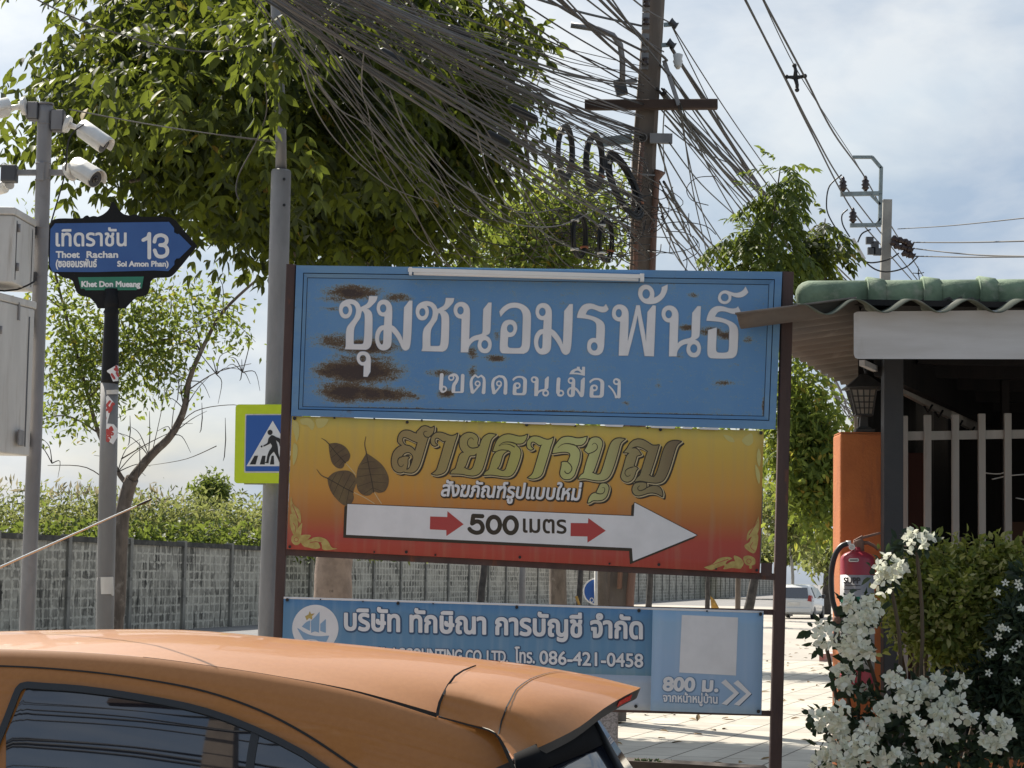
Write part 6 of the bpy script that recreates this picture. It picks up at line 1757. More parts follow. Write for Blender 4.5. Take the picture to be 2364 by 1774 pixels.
# side netting, back wall, roof over the interior
fold = []
w0, w1 = at(1981, 900, 12.5), at(2215, 960, 17.0)
for k in range(90):
    s = k/89
    p = lerp(Vector((w0.x, w0.y, 0)), Vector((w1.x, w1.y, 0)), s)
    fold.append(p + Vector((.035*math.sin(s*34) + .02*math.sin(s*61), 0, 0)))
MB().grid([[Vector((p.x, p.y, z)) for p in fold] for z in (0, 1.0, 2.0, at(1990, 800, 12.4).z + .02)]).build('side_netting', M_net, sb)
zr = at(2100, 700, 11.1).z
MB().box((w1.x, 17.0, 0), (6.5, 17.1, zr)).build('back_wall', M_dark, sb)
MB().box((6.45, 11.3, 0), (6.55, 17.0, zr)).build('side_wall', M_dark, sb)  # unseen end wall, added to keep the sun out of the interior
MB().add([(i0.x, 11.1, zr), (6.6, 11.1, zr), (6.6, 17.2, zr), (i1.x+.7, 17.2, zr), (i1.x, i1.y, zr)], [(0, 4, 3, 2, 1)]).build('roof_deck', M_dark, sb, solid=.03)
for k in range(6):
    yy = 11.7 + k*.85
    MB().bar((2.1+.3*(yy-11.7), yy, zr-.12), (6.4, yy, zr-.12), .06, .10, up=(0, 0, 1)).build('rafter', M_dark, sb)
upright(2096, 2142, 1045, 14.2, .15, 'inner_column', mat('dark red column', (.075, .022, .014), .8))
upright(2214, 2230, 1240, 14.5, .08, 'inner_column', M_fibre)
for w in ([(2270, 1092), (2310, 1094), (2335, 1080)], [(2290, 1107), (2335, 1098), (2400, 1094)], [(2345, 1150), (2400, 1160), (2420, 1164)]):
    MB().tube(cr1([at(x, y, 13.4) for x, y in w], 5), .004, 6).build('interior_wire', M_cam, sb)
upright(2335, 2400, 1205, 15.2, .3, 'interior_cupboard', mat('dim brown wood', (.10, .05, .03), .8))
# ---- orange gate column
oc = thing('orange_column', 'square orange rendered column that carries the lantern beside the charcoal post', 'column', (at(1988, 1400, 11.85).x, 11.97, 0))
a, b = at(1940, 1000, 11.85), at(2037, 999, 11.85)
MB().box((a.x, 11.85, 0), (b.x, 12.12, a.z)).build('shaft', M_orange, oc, bevel=.012)
MB().box((a.x+.004, 11.86, a.z+.001), (b.x-.004, 12.11, a.z+.007)).build('cap', M_orange, oc)
# ---- lantern
YLt = 11.93
lt_ = lambda x, y, off=0.0: at(1940+x/5.929, 780+y/5.929, YLt-.065-off)
la = thing('lantern', 'old dark metal lantern with latticed cream glass standing on the orange column', 'lantern', at(1999, 996, YLt))
M_lan = mat('dark lantern metal', (.034, .031, .028), .6, col2=(.052, .047, .04), scale=9)
M_lgl = mat('dull cream glass', (.30, .26, .21), .3, col2=(.23, .20, .16), scale=14)
def frust(mb, q0, q1, d0, d1, mi=0):     # px (xl, xr, y) -> box with depth
    P = []
    for (xl, xr, y), d in ((q0, d0), (q1, d1)):
        a, b = lt_(xl, y), lt_(xr, y)
        yc = YLt
        P += [(a.x, yc-d/2, a.z), (b.x, yc-d/2, b.z), (b.x, yc+d/2, b.z), (a.x, yc+d/2, a.z)]
    return mb.hexa(P, mi)
s_ = YLt/F/5.929
mb = MB(); frust(mb, (75, 605, 690), (75, 605, 672), 530*s_, 530*s_); frust(mb, (85, 595, 671), (300, 395, 490), 510*s_, 95*s_); mb.build('roof', M_lan, la)
mb = MB(); mb.tube([lt_(348, 490, -.06), lt_(348, 470, -.06), lt_(348, 452, -.06)], [.012, .006, .012], 10); mb.build('finial', M_lan, la)
mb = MB(); q = [lt_(348+22*math.cos(a_), 415+48*math.sin(a_), -.06) for a_ in np.linspace(0, 2*math.pi, 17)]; mb.tube(q, .004, 6, cap=False); mb.build('hanging_ring', M_lan, la)
mb = MB(); frust(mb, (150, 480, 700), (240, 440, 1040), 330*s_, 200*s_); o = mb.build('glass', M_lgl, la)
mb = MB()
frust(mb, (122, 508, 712), (120, 510, 691), 388*s_, 392*s_)
frust(mb, (218, 462, 1060), (222, 458, 1036), 240*s_, 236*s_)
for t in (0, .25, .5, .75, 1):
    for f in (-1, 1):                        # uprights front and sides
        xt, xb = lerp(140, 490, t), lerp(232, 450, t)
        w_ = 26 if t in (0, 1) else 14
        a, b = lt_(xt, 705), lt_(xb, 1045)
        for fr__, dt_, db in ((1, 352*s_/2, 212*s_/2),):
            mb.bar((a.x, YLt+f*dt_, a.z), (b.x, YLt+f*db, b.z), w_*s_, .008)
        ya, yb = lerp(-352*s_/2, 352*s_/2, t), lerp(-212*s_/2, 212*s_/2, t)
        xa, xb2 = lt_(315 + f*176, 705), lt_(341 + f*106, 1045)
        mb.bar((xa.x, YLt+ya, xa.z), (xb2.x, YLt+yb, xb2.z), .008, w_*s_, up=(0, 1, 0))
for v in (800, 880, 960):
    u = (v-700)/340
    xl, xr = lerp(142, 238, u), lerp(488, 444, u)
    d = lerp(352, 212, u)*s_
    frust(mb, (xl, xr, v+6), (xl, xr, v-7), d+.008, d+.008)
mb.build('lattice', M_lan, la)
mb = MB(); frust(mb, (285, 400, 1215), (298, 392, 1062), 115*s_, 96*s_); frust(mb, (240, 450, 1248), (270, 420, 1214), 210*s_, 150*s_); frust(mb, (222, 478, 1285), (222, 478, 1249), 256*s_, 256*s_); mb.build('stand', M_lan, la)
# ---- picket fence
pf = thing('picket_fence', 'weathered whitewashed picket fence in front of the dark shop interior', 'fence', at(2220, 1500, 12.3))
M_pick = mat('weathered white picket', (.40, .37, .34), .85, col2=(.30, .275, .25), scale=3, stretch=(2, 2, .2), bump=.15, bscale=30, col3=(.17, .15, .13), scale3=5, lo3=.6, hi3=.72, stretch3=(2, 2, .2))
for x, yt in ((2089, 960), (2143, 958), (2207, 957), (2268, 955), (2328, 954), (2390, 953), (2452, 952)):
    a = at(x-8.7, yt, 12.27); b = at(x+7.5, yt, 12.27); zb_ = .75
    MB().box((a.x, 12.27, zb_), (b.x, 12.30, a.z)).build('picket', M_pick, pf, bevel=.003)
for y in (1007, 1330):
    a, b = at(2091, y, 12.302), at(2480, y-6, 12.302)
    MB().bar(a, b, .049, .025).build('rail', M_pick, pf)
MB().box((at(2041, 1400, 12.2).x, 12.2, 0), (at(2500, 1400, 12.2).x, 12.38, .745)).build('plinth', M_orange, pf)
# ---- fire extinguisher
YX = 11.62
fx = thing('fire_extinguisher', 'red fire extinguisher with black hose hanging on the orange column', 'fire extinguisher', at(1979, 1600, YX))
M_ext = mat('faded extinguisher red', (.36, .028, .045), .38, col2=(.30, .03, .05), scale=5)
M_lab = mat('silver grey label', (.36, .36, .37), .5, col2=(.30, .30, .31), scale=6)
cx = 1979; rp = 39.0
prof = [(1292, 1.0), (1285, .93), (1279, .76), (1275, .52), (1272, .34), (1264, .33)]
def lat(mb, pr, n=28): return mb.tube([at(cx, y, YX) for y, r in pr], [r*rp*YX/F for y, r in pr], n)
mb = MB(); lat(mb, [(1600, .8), (1592, .97), (1580, 1.0)] + prof); mb.build('cylinder', M_ext, fx)
mb = MB(); lat(mb, [(1545, 1.006), (1328, 1.006)]); lb_ = mb.build('label_band', M_lab, fx)
def cyl(px, py, lift=.0012):
    s = max(-.98, min(.98, (px-cx)/rp)); return at(px, py, YX - rp*YX/F*math.sqrt(1-s*s)*1.006 - lift)
RUN[0] = 1
m1 = MB(); Fld().text('SUPPORT', 1948, 2022, 1347, 19, .0).mesh(m1, .8, 1.1, cyl)
for y, x0, x1 in ((1352, 1950, 1990), (1361, 1948, 2000)): Fld().stroke(np.array([(x, y) for x in np.linspace(x0, x1, 9)]), .8).mesh(m1, 0, 1.0, cyl)
m1.build('label_print', M_dgrey, lb_)
m1 = MB(); Fld().stroke(np.array([(x, 1385) for x in np.linspace(1944, 2010, 14)]), 7).mesh(m1, 0, 2, lambda x, y: cyl(x, y, .0008)); m1.build('label_green', M_sgrn, lb_)
m1 = MB(); Fld().stroke(np.array([(x, 1293.5) for x in np.linspace(1963, 1979, 7)]), 4.2).mesh(m1, 0, 1.5, lambda x, y: cyl(x, y, .001)); m1.build('price_tag', M_cam, fx)
m1 = MB(); Fld().stroke(np.array([(x, 1293.5) for x in np.linspace(1963, 1979, 7)]), 1.4).mesh(m1, 0, 1.2, lambda x, y: cyl(x, y, .0022)); m1.build('tag_print', M_dgrey, fx)
RUN[0] = 10**6
mb = MB(); mb.tube([at(1983, 1274, YX), at(1982, 1252, YX), at(1980, 1246, YX)], [.028, .030, .024], 12); mb.build('valve', M_rpipe, fx)
mb = MB(); mb.disc(at(1967, 1263, YX-.03), (-.25, -1, 0), .017, .012, 16); o = mb.build('gauge', M_chrome, fx)
MB().disc(at(1966.6, 1263, YX-.0425), (-.25, -1, 0), .013, .001, 16).build('gauge_face', M_cab, o)
mb = MB(); mb.bar(at(1972, 1251, YX), at(1992, 1240, YX), .018, .03); mb.bar(at(1990, 1242, YX), at(2032, 1231, YX), .013, .028); mb.build('lever', M_rpipe, fx, bevel=.002)
mb = MB(); mb.tube([at(1986, 1254, YX), at(2004, 1254, YX), at(2018, 1261, YX), at(2028, 1270, YX)], [.011, .010, .009, .008], 8); mb.build('carry_handle', M_rpipe, fx)
mb = MB(); mb.tube([at(1964, 1256, YX), at(1953, 1256, YX)], [.018, .017], 10); mb.build('hose_fitting', M_cam, fx)
mb = MB(); mb.tube(cr1([at(x, y, YX-.02) for x, y in ((1956, 1256), (1942, 1262), (1929, 1280), (1921, 1310), (1919, 1345), (1922, 1385), (1930, 1412), (1933, 1425))], 6), .0150, 12); mb.build('hose', M_rub, fx)
mb = MB(); mb.tube([at(1933, 1424, YX-.02), at(1933, 1426, YX-.02), at(1932.5, 1437, YX-.02), at(1932, 1440, YX-.02)], [.018, .022, .022, .018], 14); mb.build('nozzle_ring', M_rpipe, fx)
mb = MB(); mb.tube([at(1932, 1438, YX-.02), at(1931, 1465, YX-.02), at(1931, 1500, YX-.02)], [.015, .017, .024], 12); mb.build('nozzle', M_black, fx)
# ---- low dark kerb wall with litter and a grey concrete stump, just behind the car
lw = MB(); a, b = at(1452, 1757, 11.62), at(1777, 1776, 11.62)
lw.hexa([(a.x, 11.62, 0), (b.x, 11.62, 0), (b.x, 11.85, 0), (a.x, 11.85, 0), (a.x, 11.62, a.z), (b.x, 11.62, b.z), (b.x, 11.85, b.z), (a.x, 11.85, a.z)])
lw_ = lw.build('low_wall', mat('dark damp concrete', (.035, .026, .022), .9, col2=(.06, .045, .035), scale=5, bump=.3)); tag(lw_, 'low dark brown wall crossing just behind the car, cut by the bottom edge', 'wall')
cs = MB(); a, b = at(1352, 1600, 12.7), at(1428, 1600, 12.7)
cs.box((a.x, 12.7, 0), (b.x, 12.95, a.z)); cs_ = cs.build('concrete_post', mat('grey terrazzo', (.30, .31, .33), .85, col2=(.17, .175, .19), scale=90, detail=2, lo=.45, hi=.6), bevel=.01)
tag(cs_, 'speckled grey concrete post under the lowest banner, partly behind the spoiler', 'post')
# ================================================================ leaves
def unit(a): return a / (np.linalg.norm(a, axis=1, keepdims=True) + 1e-9)
def leaves(P, D, N, L, Wd, full=True, fold=.18, droop=.12):
    """blades from base points P along D with upper side N; returns vertices and faces"""
    n = len(P)
    D = unit(D); S = unit(np.cross(D, N)); U = np.cross(S, D)
    L = np.asarray(L).reshape(-1, 1) * np.ones((n, 1)); Wd = np.asarray(Wd).reshape(-1, 1) * np.ones((n, 1))
    def at_(t, w, h): return P + D*L*t + S*Wd*w + U*(Wd*h) - U*(L*droop*t*t)
    if full:
        V = np.stack([at_(0, 0, 0), at_(.28, -.40, fold*.9), at_(.62, -.42, fold), at_(1, 0, 0), at_(.62, .42, fold), at_(.28, .40, fold*.9), at_(.3, 0, 0), at_(.66, 0, 0)], 1)
        b = (np.arange(n)*8)[:, None]
        T = np.concatenate([b + np.array([[0, 6, 1]]), b + np.array([[0, 5, 6]]), b + np.array([[2, 7, 3]]), b + np.array([[7, 4, 3]])])
        Q = np.concatenate([b + np.array([[1, 6, 7, 2]]), b + np.array([[6, 5, 4, 7]])])
        return V.reshape(-1, 3), [T, Q]
    V = np.stack([at_(0, 0, 0), at_(.42, -.5, fold), at_(1, 0, 0), at_(.42, .5, fold)], 1)
    b = (np.arange(n)*4)[:, None]
    return V.reshape(-1, 3), [np.concatenate([b + np.array([[0, 2, 1]]), b + np.array([[0, 3, 2]])])]
def rdirs(n, up=0.0, rs_=None):
    v = rs.normal(size=(n, 3)); v[:, 2] += up
    return unit(v)
def blob_points(blobs, n, shell=.5):
    """blobs: (px, py, Y, rpx, rpy, rdepth m, weight)"""
    w = np.array([b[3]*b[4]*(b[6] if len(b) > 6 else 1) for b in blobs], float); w /= w.sum()
    idx = rs.choice(len(blobs), n, p=w)
    C_ = np.array([list(at(b[0], b[1], b[2])) for b in blobs])
    Rr = np.array([[b[3]*b[2]/F, b[5], b[4]*b[2]/F] for b in blobs])
    d = unit(rs.normal(size=(n, 3)))
    r = rs.rand(n, 1)**(1/3.0)
    r = np.where(rs.rand(n, 1) < shell, .72 + .34*rs.rand(n, 1), r)
    return C_[idx] + d*r*Rr[idx], d
def sprays(P, O, npair, rl, L, Wd, hang=.8, jit=.3):
    """pinnate leaves: rachis from P along an outward drooping direction, npair pairs of leaflets"""
    n = len(P)
    D = O.copy(); D[:, 2] = D[:, 2]*.3 - hang*rs.rand(n); D = unit(D + rs.normal(size=(n, 3))*.25)
    up = np.tile(np.array([[0, 0, 1.0]]), (n, 1))
    S = unit(np.cross(D, up) + 1e-4)
    ps, ds, ns, ls = [], [], [], []
    for k in range(npair):
        t = .18 + .82*k/max(npair-1, 1)
        base = P + D*rl*t - up*(rl*.25*t*t)
        for sgn in (-1, 1):
            ps.append(base); d = D*.55 + S*sgn*.75 - up*(.25 + .35*rs.rand(n, 1)) + rs.normal(size=(n, 3))*jit*.5
            ds.append(d); ns.append(np.cross(d, S*sgn)*sgn*0 + up*.8 + D*.3 + rs.normal(size=(n, 3))*jit); ls.append(.75 + .5*rs.rand(n))
    ps.append(P + D*rl - up*(rl*.25)); ds.append(D - up*.3); ns.append(up + rs.normal(size=(n, 3))*jit); ls.append(.9 + .3*rs.rand(n))
    P2, D2, N2, l2 = np.concatenate(ps), np.concatenate(ds), np.concatenate(ns), np.concatenate(ls)
    return P2, D2, N2, L*l2, Wd*l2
def limb(mb, pts, r0, r1, n=8):
    P = cr1([at(*p) for p in pts], 5)
    k = len(P)
    mb.tube([p + Vector((rnd.uniform(-1, 1), rnd.uniform(-1, 1), 0))*r0*.05 for p in P], [lerp(r0, r1, i/(k-1)) for i in range(k)], n)
M_bark = mat('grey brown bark', (.16, .125, .10), .95, col2=(.09, .07, .055), scale=6, stretch=(1, 1, .35), bump=.5, bscale=16, col3=(.26, .22, .18), scale3=4, lo3=.58, hi3=.7)
M_bark2 = mat('pinkish smooth bark', (.30, .225, .18), .9, col2=(.21, .155, .125), scale=5, bump=.4, bscale=16, col3=(.12, .09, .075), scale3=7, lo3=.62, hi3=.7)
M_bark3 = mat('dark bark', (.075, .066, .06), .95, col2=(.04, .036, .033), scale=5, bump=.4)
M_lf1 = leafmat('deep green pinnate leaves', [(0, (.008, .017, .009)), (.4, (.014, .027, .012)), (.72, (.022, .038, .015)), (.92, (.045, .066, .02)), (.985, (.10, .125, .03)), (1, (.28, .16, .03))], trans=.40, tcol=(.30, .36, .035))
M_lf2 = leafmat('light green leaves', [(0, (.040, .068, .022)), (.5, (.075, .115, .030)), (.82, (.13, .165, .045)), (.93, (.20, .19, .045)), (1, (.42, .26, .05))], trans=.5, tcol=(.42, .50, .07))
M_lf4 = leafmat('mid green hanging leaves', [(0, (.028, .050, .018)), (.5, (.050, .082, .024)), (.9, (.085, .12, .032)), (1, (.13, .15, .04))], trans=.4, tcol=(.34, .42, .06))
M_lf3 = leafmat('bush leaves', [(0, (.022, .040, .018)), (.4, (.055, .085, .030)), (.75, (.105, .135, .045)), (.95, (.18, .17, .075)), (1, (.32, .26, .13))], trans=.45, tcol=(.45, .48, .14))

def tree(name, label, base, group=None): return thing(name, label, 'tree', base, group)

# ---- the big street tree behind the board
bt = tree('street_tree', 'big dense street tree with drooping dark leaves filling the upper left behind the cables', gnd(768, 1640))
mb = MB()
limb(mb, [(770, 1650, 29), (768, 1400, 29), (772, 1290, 29), (778, 1000, 29), (790, 700, 28.6), (800, 520, 28)], .28, .20, 14)
mb.build('trunk', M_bark2, bt)
for pts, r in (([(800, 620, 28.4), (700, 420, 27), (560, 280, 26), (380, 160, 25.5), (180, 120, 25)], .12), ([(800, 560, 28), (820, 380, 27.5), (860, 160, 27), (900, -80, 26.5)], .14), ([(805, 560, 28), (940, 400, 27), (1060, 240, 26.5), (1180, 80, 26)], .11),
               ([(790, 700, 28.5), (880, 560, 27.5), (980, 470, 27)], .07), ([(780, 720, 28.5), (690, 600, 26.5), (640, 560, 25.5)], .06), ([(560, 280, 26), (420, 380, 25), (300, 420, 24.5)], .06), ([(700, 420, 27), (640, 200, 26), (540, 40, 25), (420, -100, 25)], .08)):
    mb = MB(); limb(mb, pts, r, r*.3, 8); mb.build('limb', M_bark, bt)
B1 = [(80, 190, 23.5, 80, 55, 1.0, .8), (150, 250, 24, 130, 95, 1.3), (40, 300, 23, 55, 45, .8, .7), (320, 150, 24.5, 150, 150, 1.8), (290, 330, 24, 130, 120, 1.4), (300, 430, 24, 110, 70, 1.0, .8), (430, 60, 25, 190, 130, 2.0), (470, 250, 25, 180, 180, 1.9),
      (480, 430, 24.5, 150, 120, 1.5), (560, 560, 25, 90, 75, 1.0, .7), (700, 120, 26, 200, 160, 2.2), (690, 330, 26, 180, 170, 2.0), (640, 500, 25.5, 80, 110, 1.0), (800, 520, 26.5, 150, 130, 1.6), (900, 360, 26.5, 190, 160, 1.9), (930, 540, 26.5, 120, 90, 1.4),
      (940, 130, 26.5, 190, 150, 2.0), (1130, 90, 26, 130, 120, 1.5), (1090, 260, 26, 110, 110, 1.3), (1090, 400, 26.5, 90, 70, 1.1, .6), (1240, 60, 25.5, 75, 95, 1.0), (1255, 160, 25.5, 40, 60, .6), (620, 700, 24.5, 34, 110, .45, .8), (1180, 180, 25.8, 60, 60, .8),
      (600, -140, 26, 420, 130, 2.6, .9), (980, -140, 26, 300, 130, 2.6, .9), (250, -120, 25, 220, 90, 1.8, .7), (600, 60, 28.5, 380, 200, 1.5, .7), (950, 100, 28.5, 280, 200, 1.5, .7), (690, 455, 19.7, 34, 50, .12, 1.5), (640, 40, 19.3, 80, 90, .5, 3.2), (655, 130, 19.3, 50, 60, .3, 3.2), (560, 90, 20, 80, 120, .7, 1.2), (1000, 480, 26.5, 110, 110, 1.4), (1040, 330, 26.5, 120, 120, 1.4), (30, 120, 24, 80, 60, .8, .6), (110, 60, 24, 60, 50, .8, .25), (10, 230, 22, 70, 70, .6, 1.1), (150, 330, 22.5, 45, 50, .5, .8), (50, 330, 22, 40, 50, .4, .8), (-40, 160, 23, 60, 90, .8, .8), (20, 60, 24, 40, 40, .6, .3), (1090, 530, 26.8, 110, 60, 1.0, .8), (1130, 380, 27, 110, 90, 1.0, .6), (1210, 540, 27, 90, 45, .8, .45), (740, 590, 26, 160, 50, 1.2, .9), (950, 590, 26.5, 130, 60, 1.0, .8), (590, 300, 25, 130, 170, 1.5, .7), (820, 250, 26.5, 190, 170, 1.6, .5)]  # the blobs above the frame are added to shade the crown below
P_, O_ = blob_points(B1, 8200, .38)
kc = 620; cj = rs.randint(0, kc, len(P_)); P_ = .42*P_[cj] + .58*P_ + rs.normal(size=P_.shape)*.03
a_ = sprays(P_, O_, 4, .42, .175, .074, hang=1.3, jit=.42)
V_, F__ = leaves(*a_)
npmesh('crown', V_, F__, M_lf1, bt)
dead = [at(870 + rs.normal()*14, 90 + rs.normal()*40, 24.0) for _ in range(46)]
Pd = np.array([list(p) for p in dead]); V_, F__ = leaves(Pd, rdirs(46, -.6), rdirs(46), .14, .06)
npmesh('dead_leaves', V_, F__, mat('dry brown leaf', (.25, .11, .05), .8, col2=(.16, .07, .04), scale=9), bt)

# ---- lighter trees farther back
def sapling(label, base, blobs, n, m, trunk, L, Wd):
    t = tree('street_tree', label, base)
    mb = MB(); limb(mb, *trunk); mb.build('trunk', M_bark, t)
    P, O = blob_points(blobs, n, .35)
    a = sprays(P, O, 5, L*2.4, L, Wd, hang=1.3, jit=.25)
    V, Fc = leaves(*a); npmesh('crown', V, Fc, m, t); return t
def leafy(name, label, base, blobs, n, mat_, L, Wd, trunk=None, group=None, shell=.4, full=False, up=-.5, bark=None, limbs=()):
    t = tree(name, label, base, group)
    if trunk:
        mb = MB(); limb(mb, *trunk); mb.build('trunk', bark or M_bark, t)
    for l in limbs:
        mb = MB(); limb(mb, *l); mb.build('limb', bark or M_bark, t)
    P, O = blob_points(blobs, n, shell)
    # gather the leaves into clumps
    k = max(8, n//14)
    ci_ = rs.randint(0, k, n)
    P = .55*P[ci_] + .45*P + rs.normal(size=P.shape)*L*.9 if True else P
    V, Fc = leaves(P, O*.4 + rdirs(n, up), rdirs(n, .8), L*(.7+.6*rs.rand(n)), Wd*(.7+.6*rs.rand(n)), full=full)
    npmesh('crown', V, Fc, mat_, t)
    return t
leafy('street_tree', 'bright loose tree right behind the utility pole, seen through the cables', gnd(1290, 1520),
      [(1120, 500, 46, 110, 75, 2.0), (1250, 430, 46, 120, 75, 2.0, .7), (1380, 400, 46, 90, 90, 1.6, .7), (1240, 560, 46, 170, 75, 2.0), (1400, 540, 46, 90, 90, 1.6), (1150, 610, 46, 200, 60, 2.0), (1440, 330, 46, 45, 45, .8, .6), (1300, 700, 46, 200, 120, 2, .4)],
      7000, M_lf2, .19, .085, ([(1290, 1525, 46), (1285, 1000, 46), (1280, 640, 46), (1300, 460, 46)], .2, .06))
t = leafy('street_tree', 'sparse spindly tree with forked bare branches and long pods beside the street name sign', gnd(258, 1515),
      [(150, 560, 45, 110, 60, 1.5, .35), (60, 470, 45, 90, 60, 1.2, .35), (160, 700, 45, 80, 90, 1.4), (200, 830, 45, 95, 90, 1.4), (170, 950, 45, 90, 80, 1.3, .8), (60, 1000, 45, 70, 70, 1.2, .6), (330, 700, 45, 80, 60, 1.2, .6), (440, 690, 45, 90, 45, 1.2, .5), (540, 720, 45, 80, 60, 1.2, .6),
       (560, 800, 45, 50, 40, .8, .9), (500, 760, 45, 70, 50, .9, .7), (510, 850, 45, 50, 40, .8, .4), (420, 800, 45, 70, 60, 1.0, .25), (300, 900, 45, 60, 80, 1.0, .25), (350, 1060, 45, 60, 35, .8, .18), (420, 640, 45, 110, 50, 1.2, .5), (250, 1000, 45, 40, 60, .8, .3)],
      5600, M_lf2, .16, .072, ([(258, 1520, 45), (272, 1400, 45), (278, 1250, 45), (284, 1180, 45), (296, 1130, 45), (305, 1105, 45)], .165, .14, 10), bark=M_bark,
      limbs=(([(303, 1108, 45), (345, 1055, 45), (395, 1005, 45), (425, 945, 45), (436, 880, 45), (465, 810, 45), (515, 720, 45), (600, 640, 45)], .105, .025),))
def twig(pts, r): 
    mb = MB(); limb(mb, pts, r*.55, r*.2, 6); mb.build('limb', M_bark, t)
for pts, r in (([(300, 1125, 45), (272, 1090, 45.2), (228, 1000, 45.3), (205, 920, 45.3), (180, 830, 45.2), (150, 720, 45), (120, 600, 45)], .11), ([(436, 900, 45), (500, 860, 45), (580, 840, 45)], .03), ([(465, 810, 45), (450, 740, 45), (440, 680, 45)], .035), ([(285, 840, 45), (340, 800, 45), (420, 770, 45), (470, 735, 45)], .04),
               ([(205, 920, 45.3), (260, 860, 45), (290, 800, 45), (300, 740, 45)], .05), ([(395, 1005, 45), (450, 950, 45), (540, 935, 45), (565, 950, 45)], .025), ([(280, 1060, 45), (340, 1025, 45), (390, 1000, 45)], .03), ([(228, 1000, 45.3), (150, 960, 45), (60, 980, 45)], .04), ([(270, 1130, 45), (200, 1080, 45), (110, 1075, 45)], .03), ([(500, 1030, 45), (430, 1060, 45), (345, 1075, 45)], .02), ([(515, 720, 45), (560, 760, 45), (590, 790, 45)], .02), ([(150, 720, 45), (60, 640, 45), (20, 540, 45)], .035), ([(350, 1050, 45), (380, 900, 45), (360, 830, 45)], .018), ([(425, 945, 45), (400, 860, 45), (330, 840, 45)], .018)):
    twig(pts, r)
LP = [(303, 1108), (345, 1055), (395, 1005), (425, 945), (436, 880), (465, 810), (515, 720), (272, 1090), (228, 1000), (205, 920), (180, 830), (150, 720), (285, 840), (260, 860), (290, 800), (560, 860), (470, 735), (500, 865), (60, 980), (120, 1070)]
for k in range(70):
    a = rnd.choice(LP); an = rnd.uniform(0, 6.28); l = rnd.uniform(30, 110)
    b = (a[0] + l*math.cos(an), a[1] + l*.8*math.sin(an) - 15)
    if b[1] > 1110 or b[0] > 610: continue
    P = cr1([at(*a, 45), at(lerp(a[0], b[0], .5) + rnd.uniform(-12, 12), lerp(a[1], b[1], .5) - rnd.uniform(8, 22), 45 + rnd.uniform(-.3, .3)), at(*b, 45 + rnd.uniform(-.6, .6))], 4)
    MB().tube(P, [lerp(.013, .004, i/(len(P)-1)) for i in range(len(P))], 5).build('twig', M_bark3, t)
for x, y0, l in ((397, 780, 90), (412, 850, 80), (466, 930, 70), (520, 965, 100), (395, 690, 40), (558, 830, 50), (345, 950, 110), (300, 960, 70), (322, 1020, 90), (365, 855, 60)):
    MB().tube([at(x, y0, 44.8), at(x+1, y0+l*.5, 44.8), at(x-2, y0+l*.9, 44.8), at(x-5, y0+l, 44.8)], [.005, .012, .011, .004], 6).build('seed_pod', M_bark3, t)
sapling('tall leafy sapling rising behind the right end of the blue board', gnd(1700, 1631),
        [(1802, 395, 29, 28, 30, .35), (1790, 450, 29, 40, 40, .45), (1832, 430, 29, 18, 45, .3, .9), (1762, 520, 29, 42, 45, .45), (1712, 560, 29, 50, 28, .4, .8), (1790, 590, 29, 50, 35, .5), (1660, 570, 29, 20, 16, .2, .8), (1750, 620, 29, 50, 40, .5, .8), (1760, 720, 29, 60, 60, .6, .3)],
        200, M_lf4, ([(1700, 1631, 29), (1716, 900, 29), (1765, 640, 29), (1802, 385, 29)], .04, .008), .145, .062)
sapling('shorter dark leafy sapling between the board and the green roof', gnd(1985, 1622),
        [(1902, 525, 30, 24, 28, .3), (1880, 575, 30, 42, 32, .4), (1862, 640, 30, 36, 45, .4), (1922, 560, 30, 18, 24, .2, .8), (1890, 720, 30, 60, 50, .5, .3)],
        135, M_lf1, ([(1985, 1622, 30), (1975, 950, 30), (1905, 660, 30), (1905, 505, 30)], .04, .008), .145, .065)
leafy('street_tree', 'leafy tree hanging low between the rusty post and the orange column', gnd(1985, 1540),
      [(1850, 870, 44, 90, 70, 1.5), (1900, 960, 44, 90, 80, 1.5), (1830, 1040, 44, 80, 90, 1.5), (1910, 1090, 44, 90, 90, 1.5), (1850, 1170, 44, 90, 70, 1.4), (1930, 1210, 44, 70, 100, 1.3), (1800, 1190, 44, 50, 60, 1.0, .6), (1790, 960, 44, 60, 110, 1.2, .7), (1780, 780, 44, 60, 80, 1, .6)],
      7000, M_lf2, .19, .085, ([(1985, 1540, 44), (1978, 1300, 44), (1965, 1140, 44), (1925, 1100, 44), (1890, 950, 44)], .10, .05), up=-.9, full=True, bark=M_bark3)
leafy('street_tree', 'slim pale stemmed tree farther down the road left of the orange column', gnd(1826, 1424),
      [(1800, 1230, 105, 60, 50, 2.5), (1860, 1260, 105, 60, 55, 2.5), (1780, 1150, 105, 60, 60, 2.5), (1840, 1120, 105, 80, 70, 2.5)],
      3000, M_lf3, .36, .17, ([(1826, 1424, 105), (1830, 1330, 105), (1822, 1240, 105), (1826, 1140, 105)], .09, .05), bark=M_fp)
leafy('street_tree', 'dark trunked tree on the far verge right beside the white car', gnd(1908, 1420),
      [(1900, 1290, 112, 60, 35, 2.5), (1950, 1270, 112, 50, 50, 2.5)], 1200, M_lf3, .36, .16, ([(1906, 1422, 112), (1910, 1350, 112), (1916, 1260, 112)], .28, .18), bark=M_bark3)
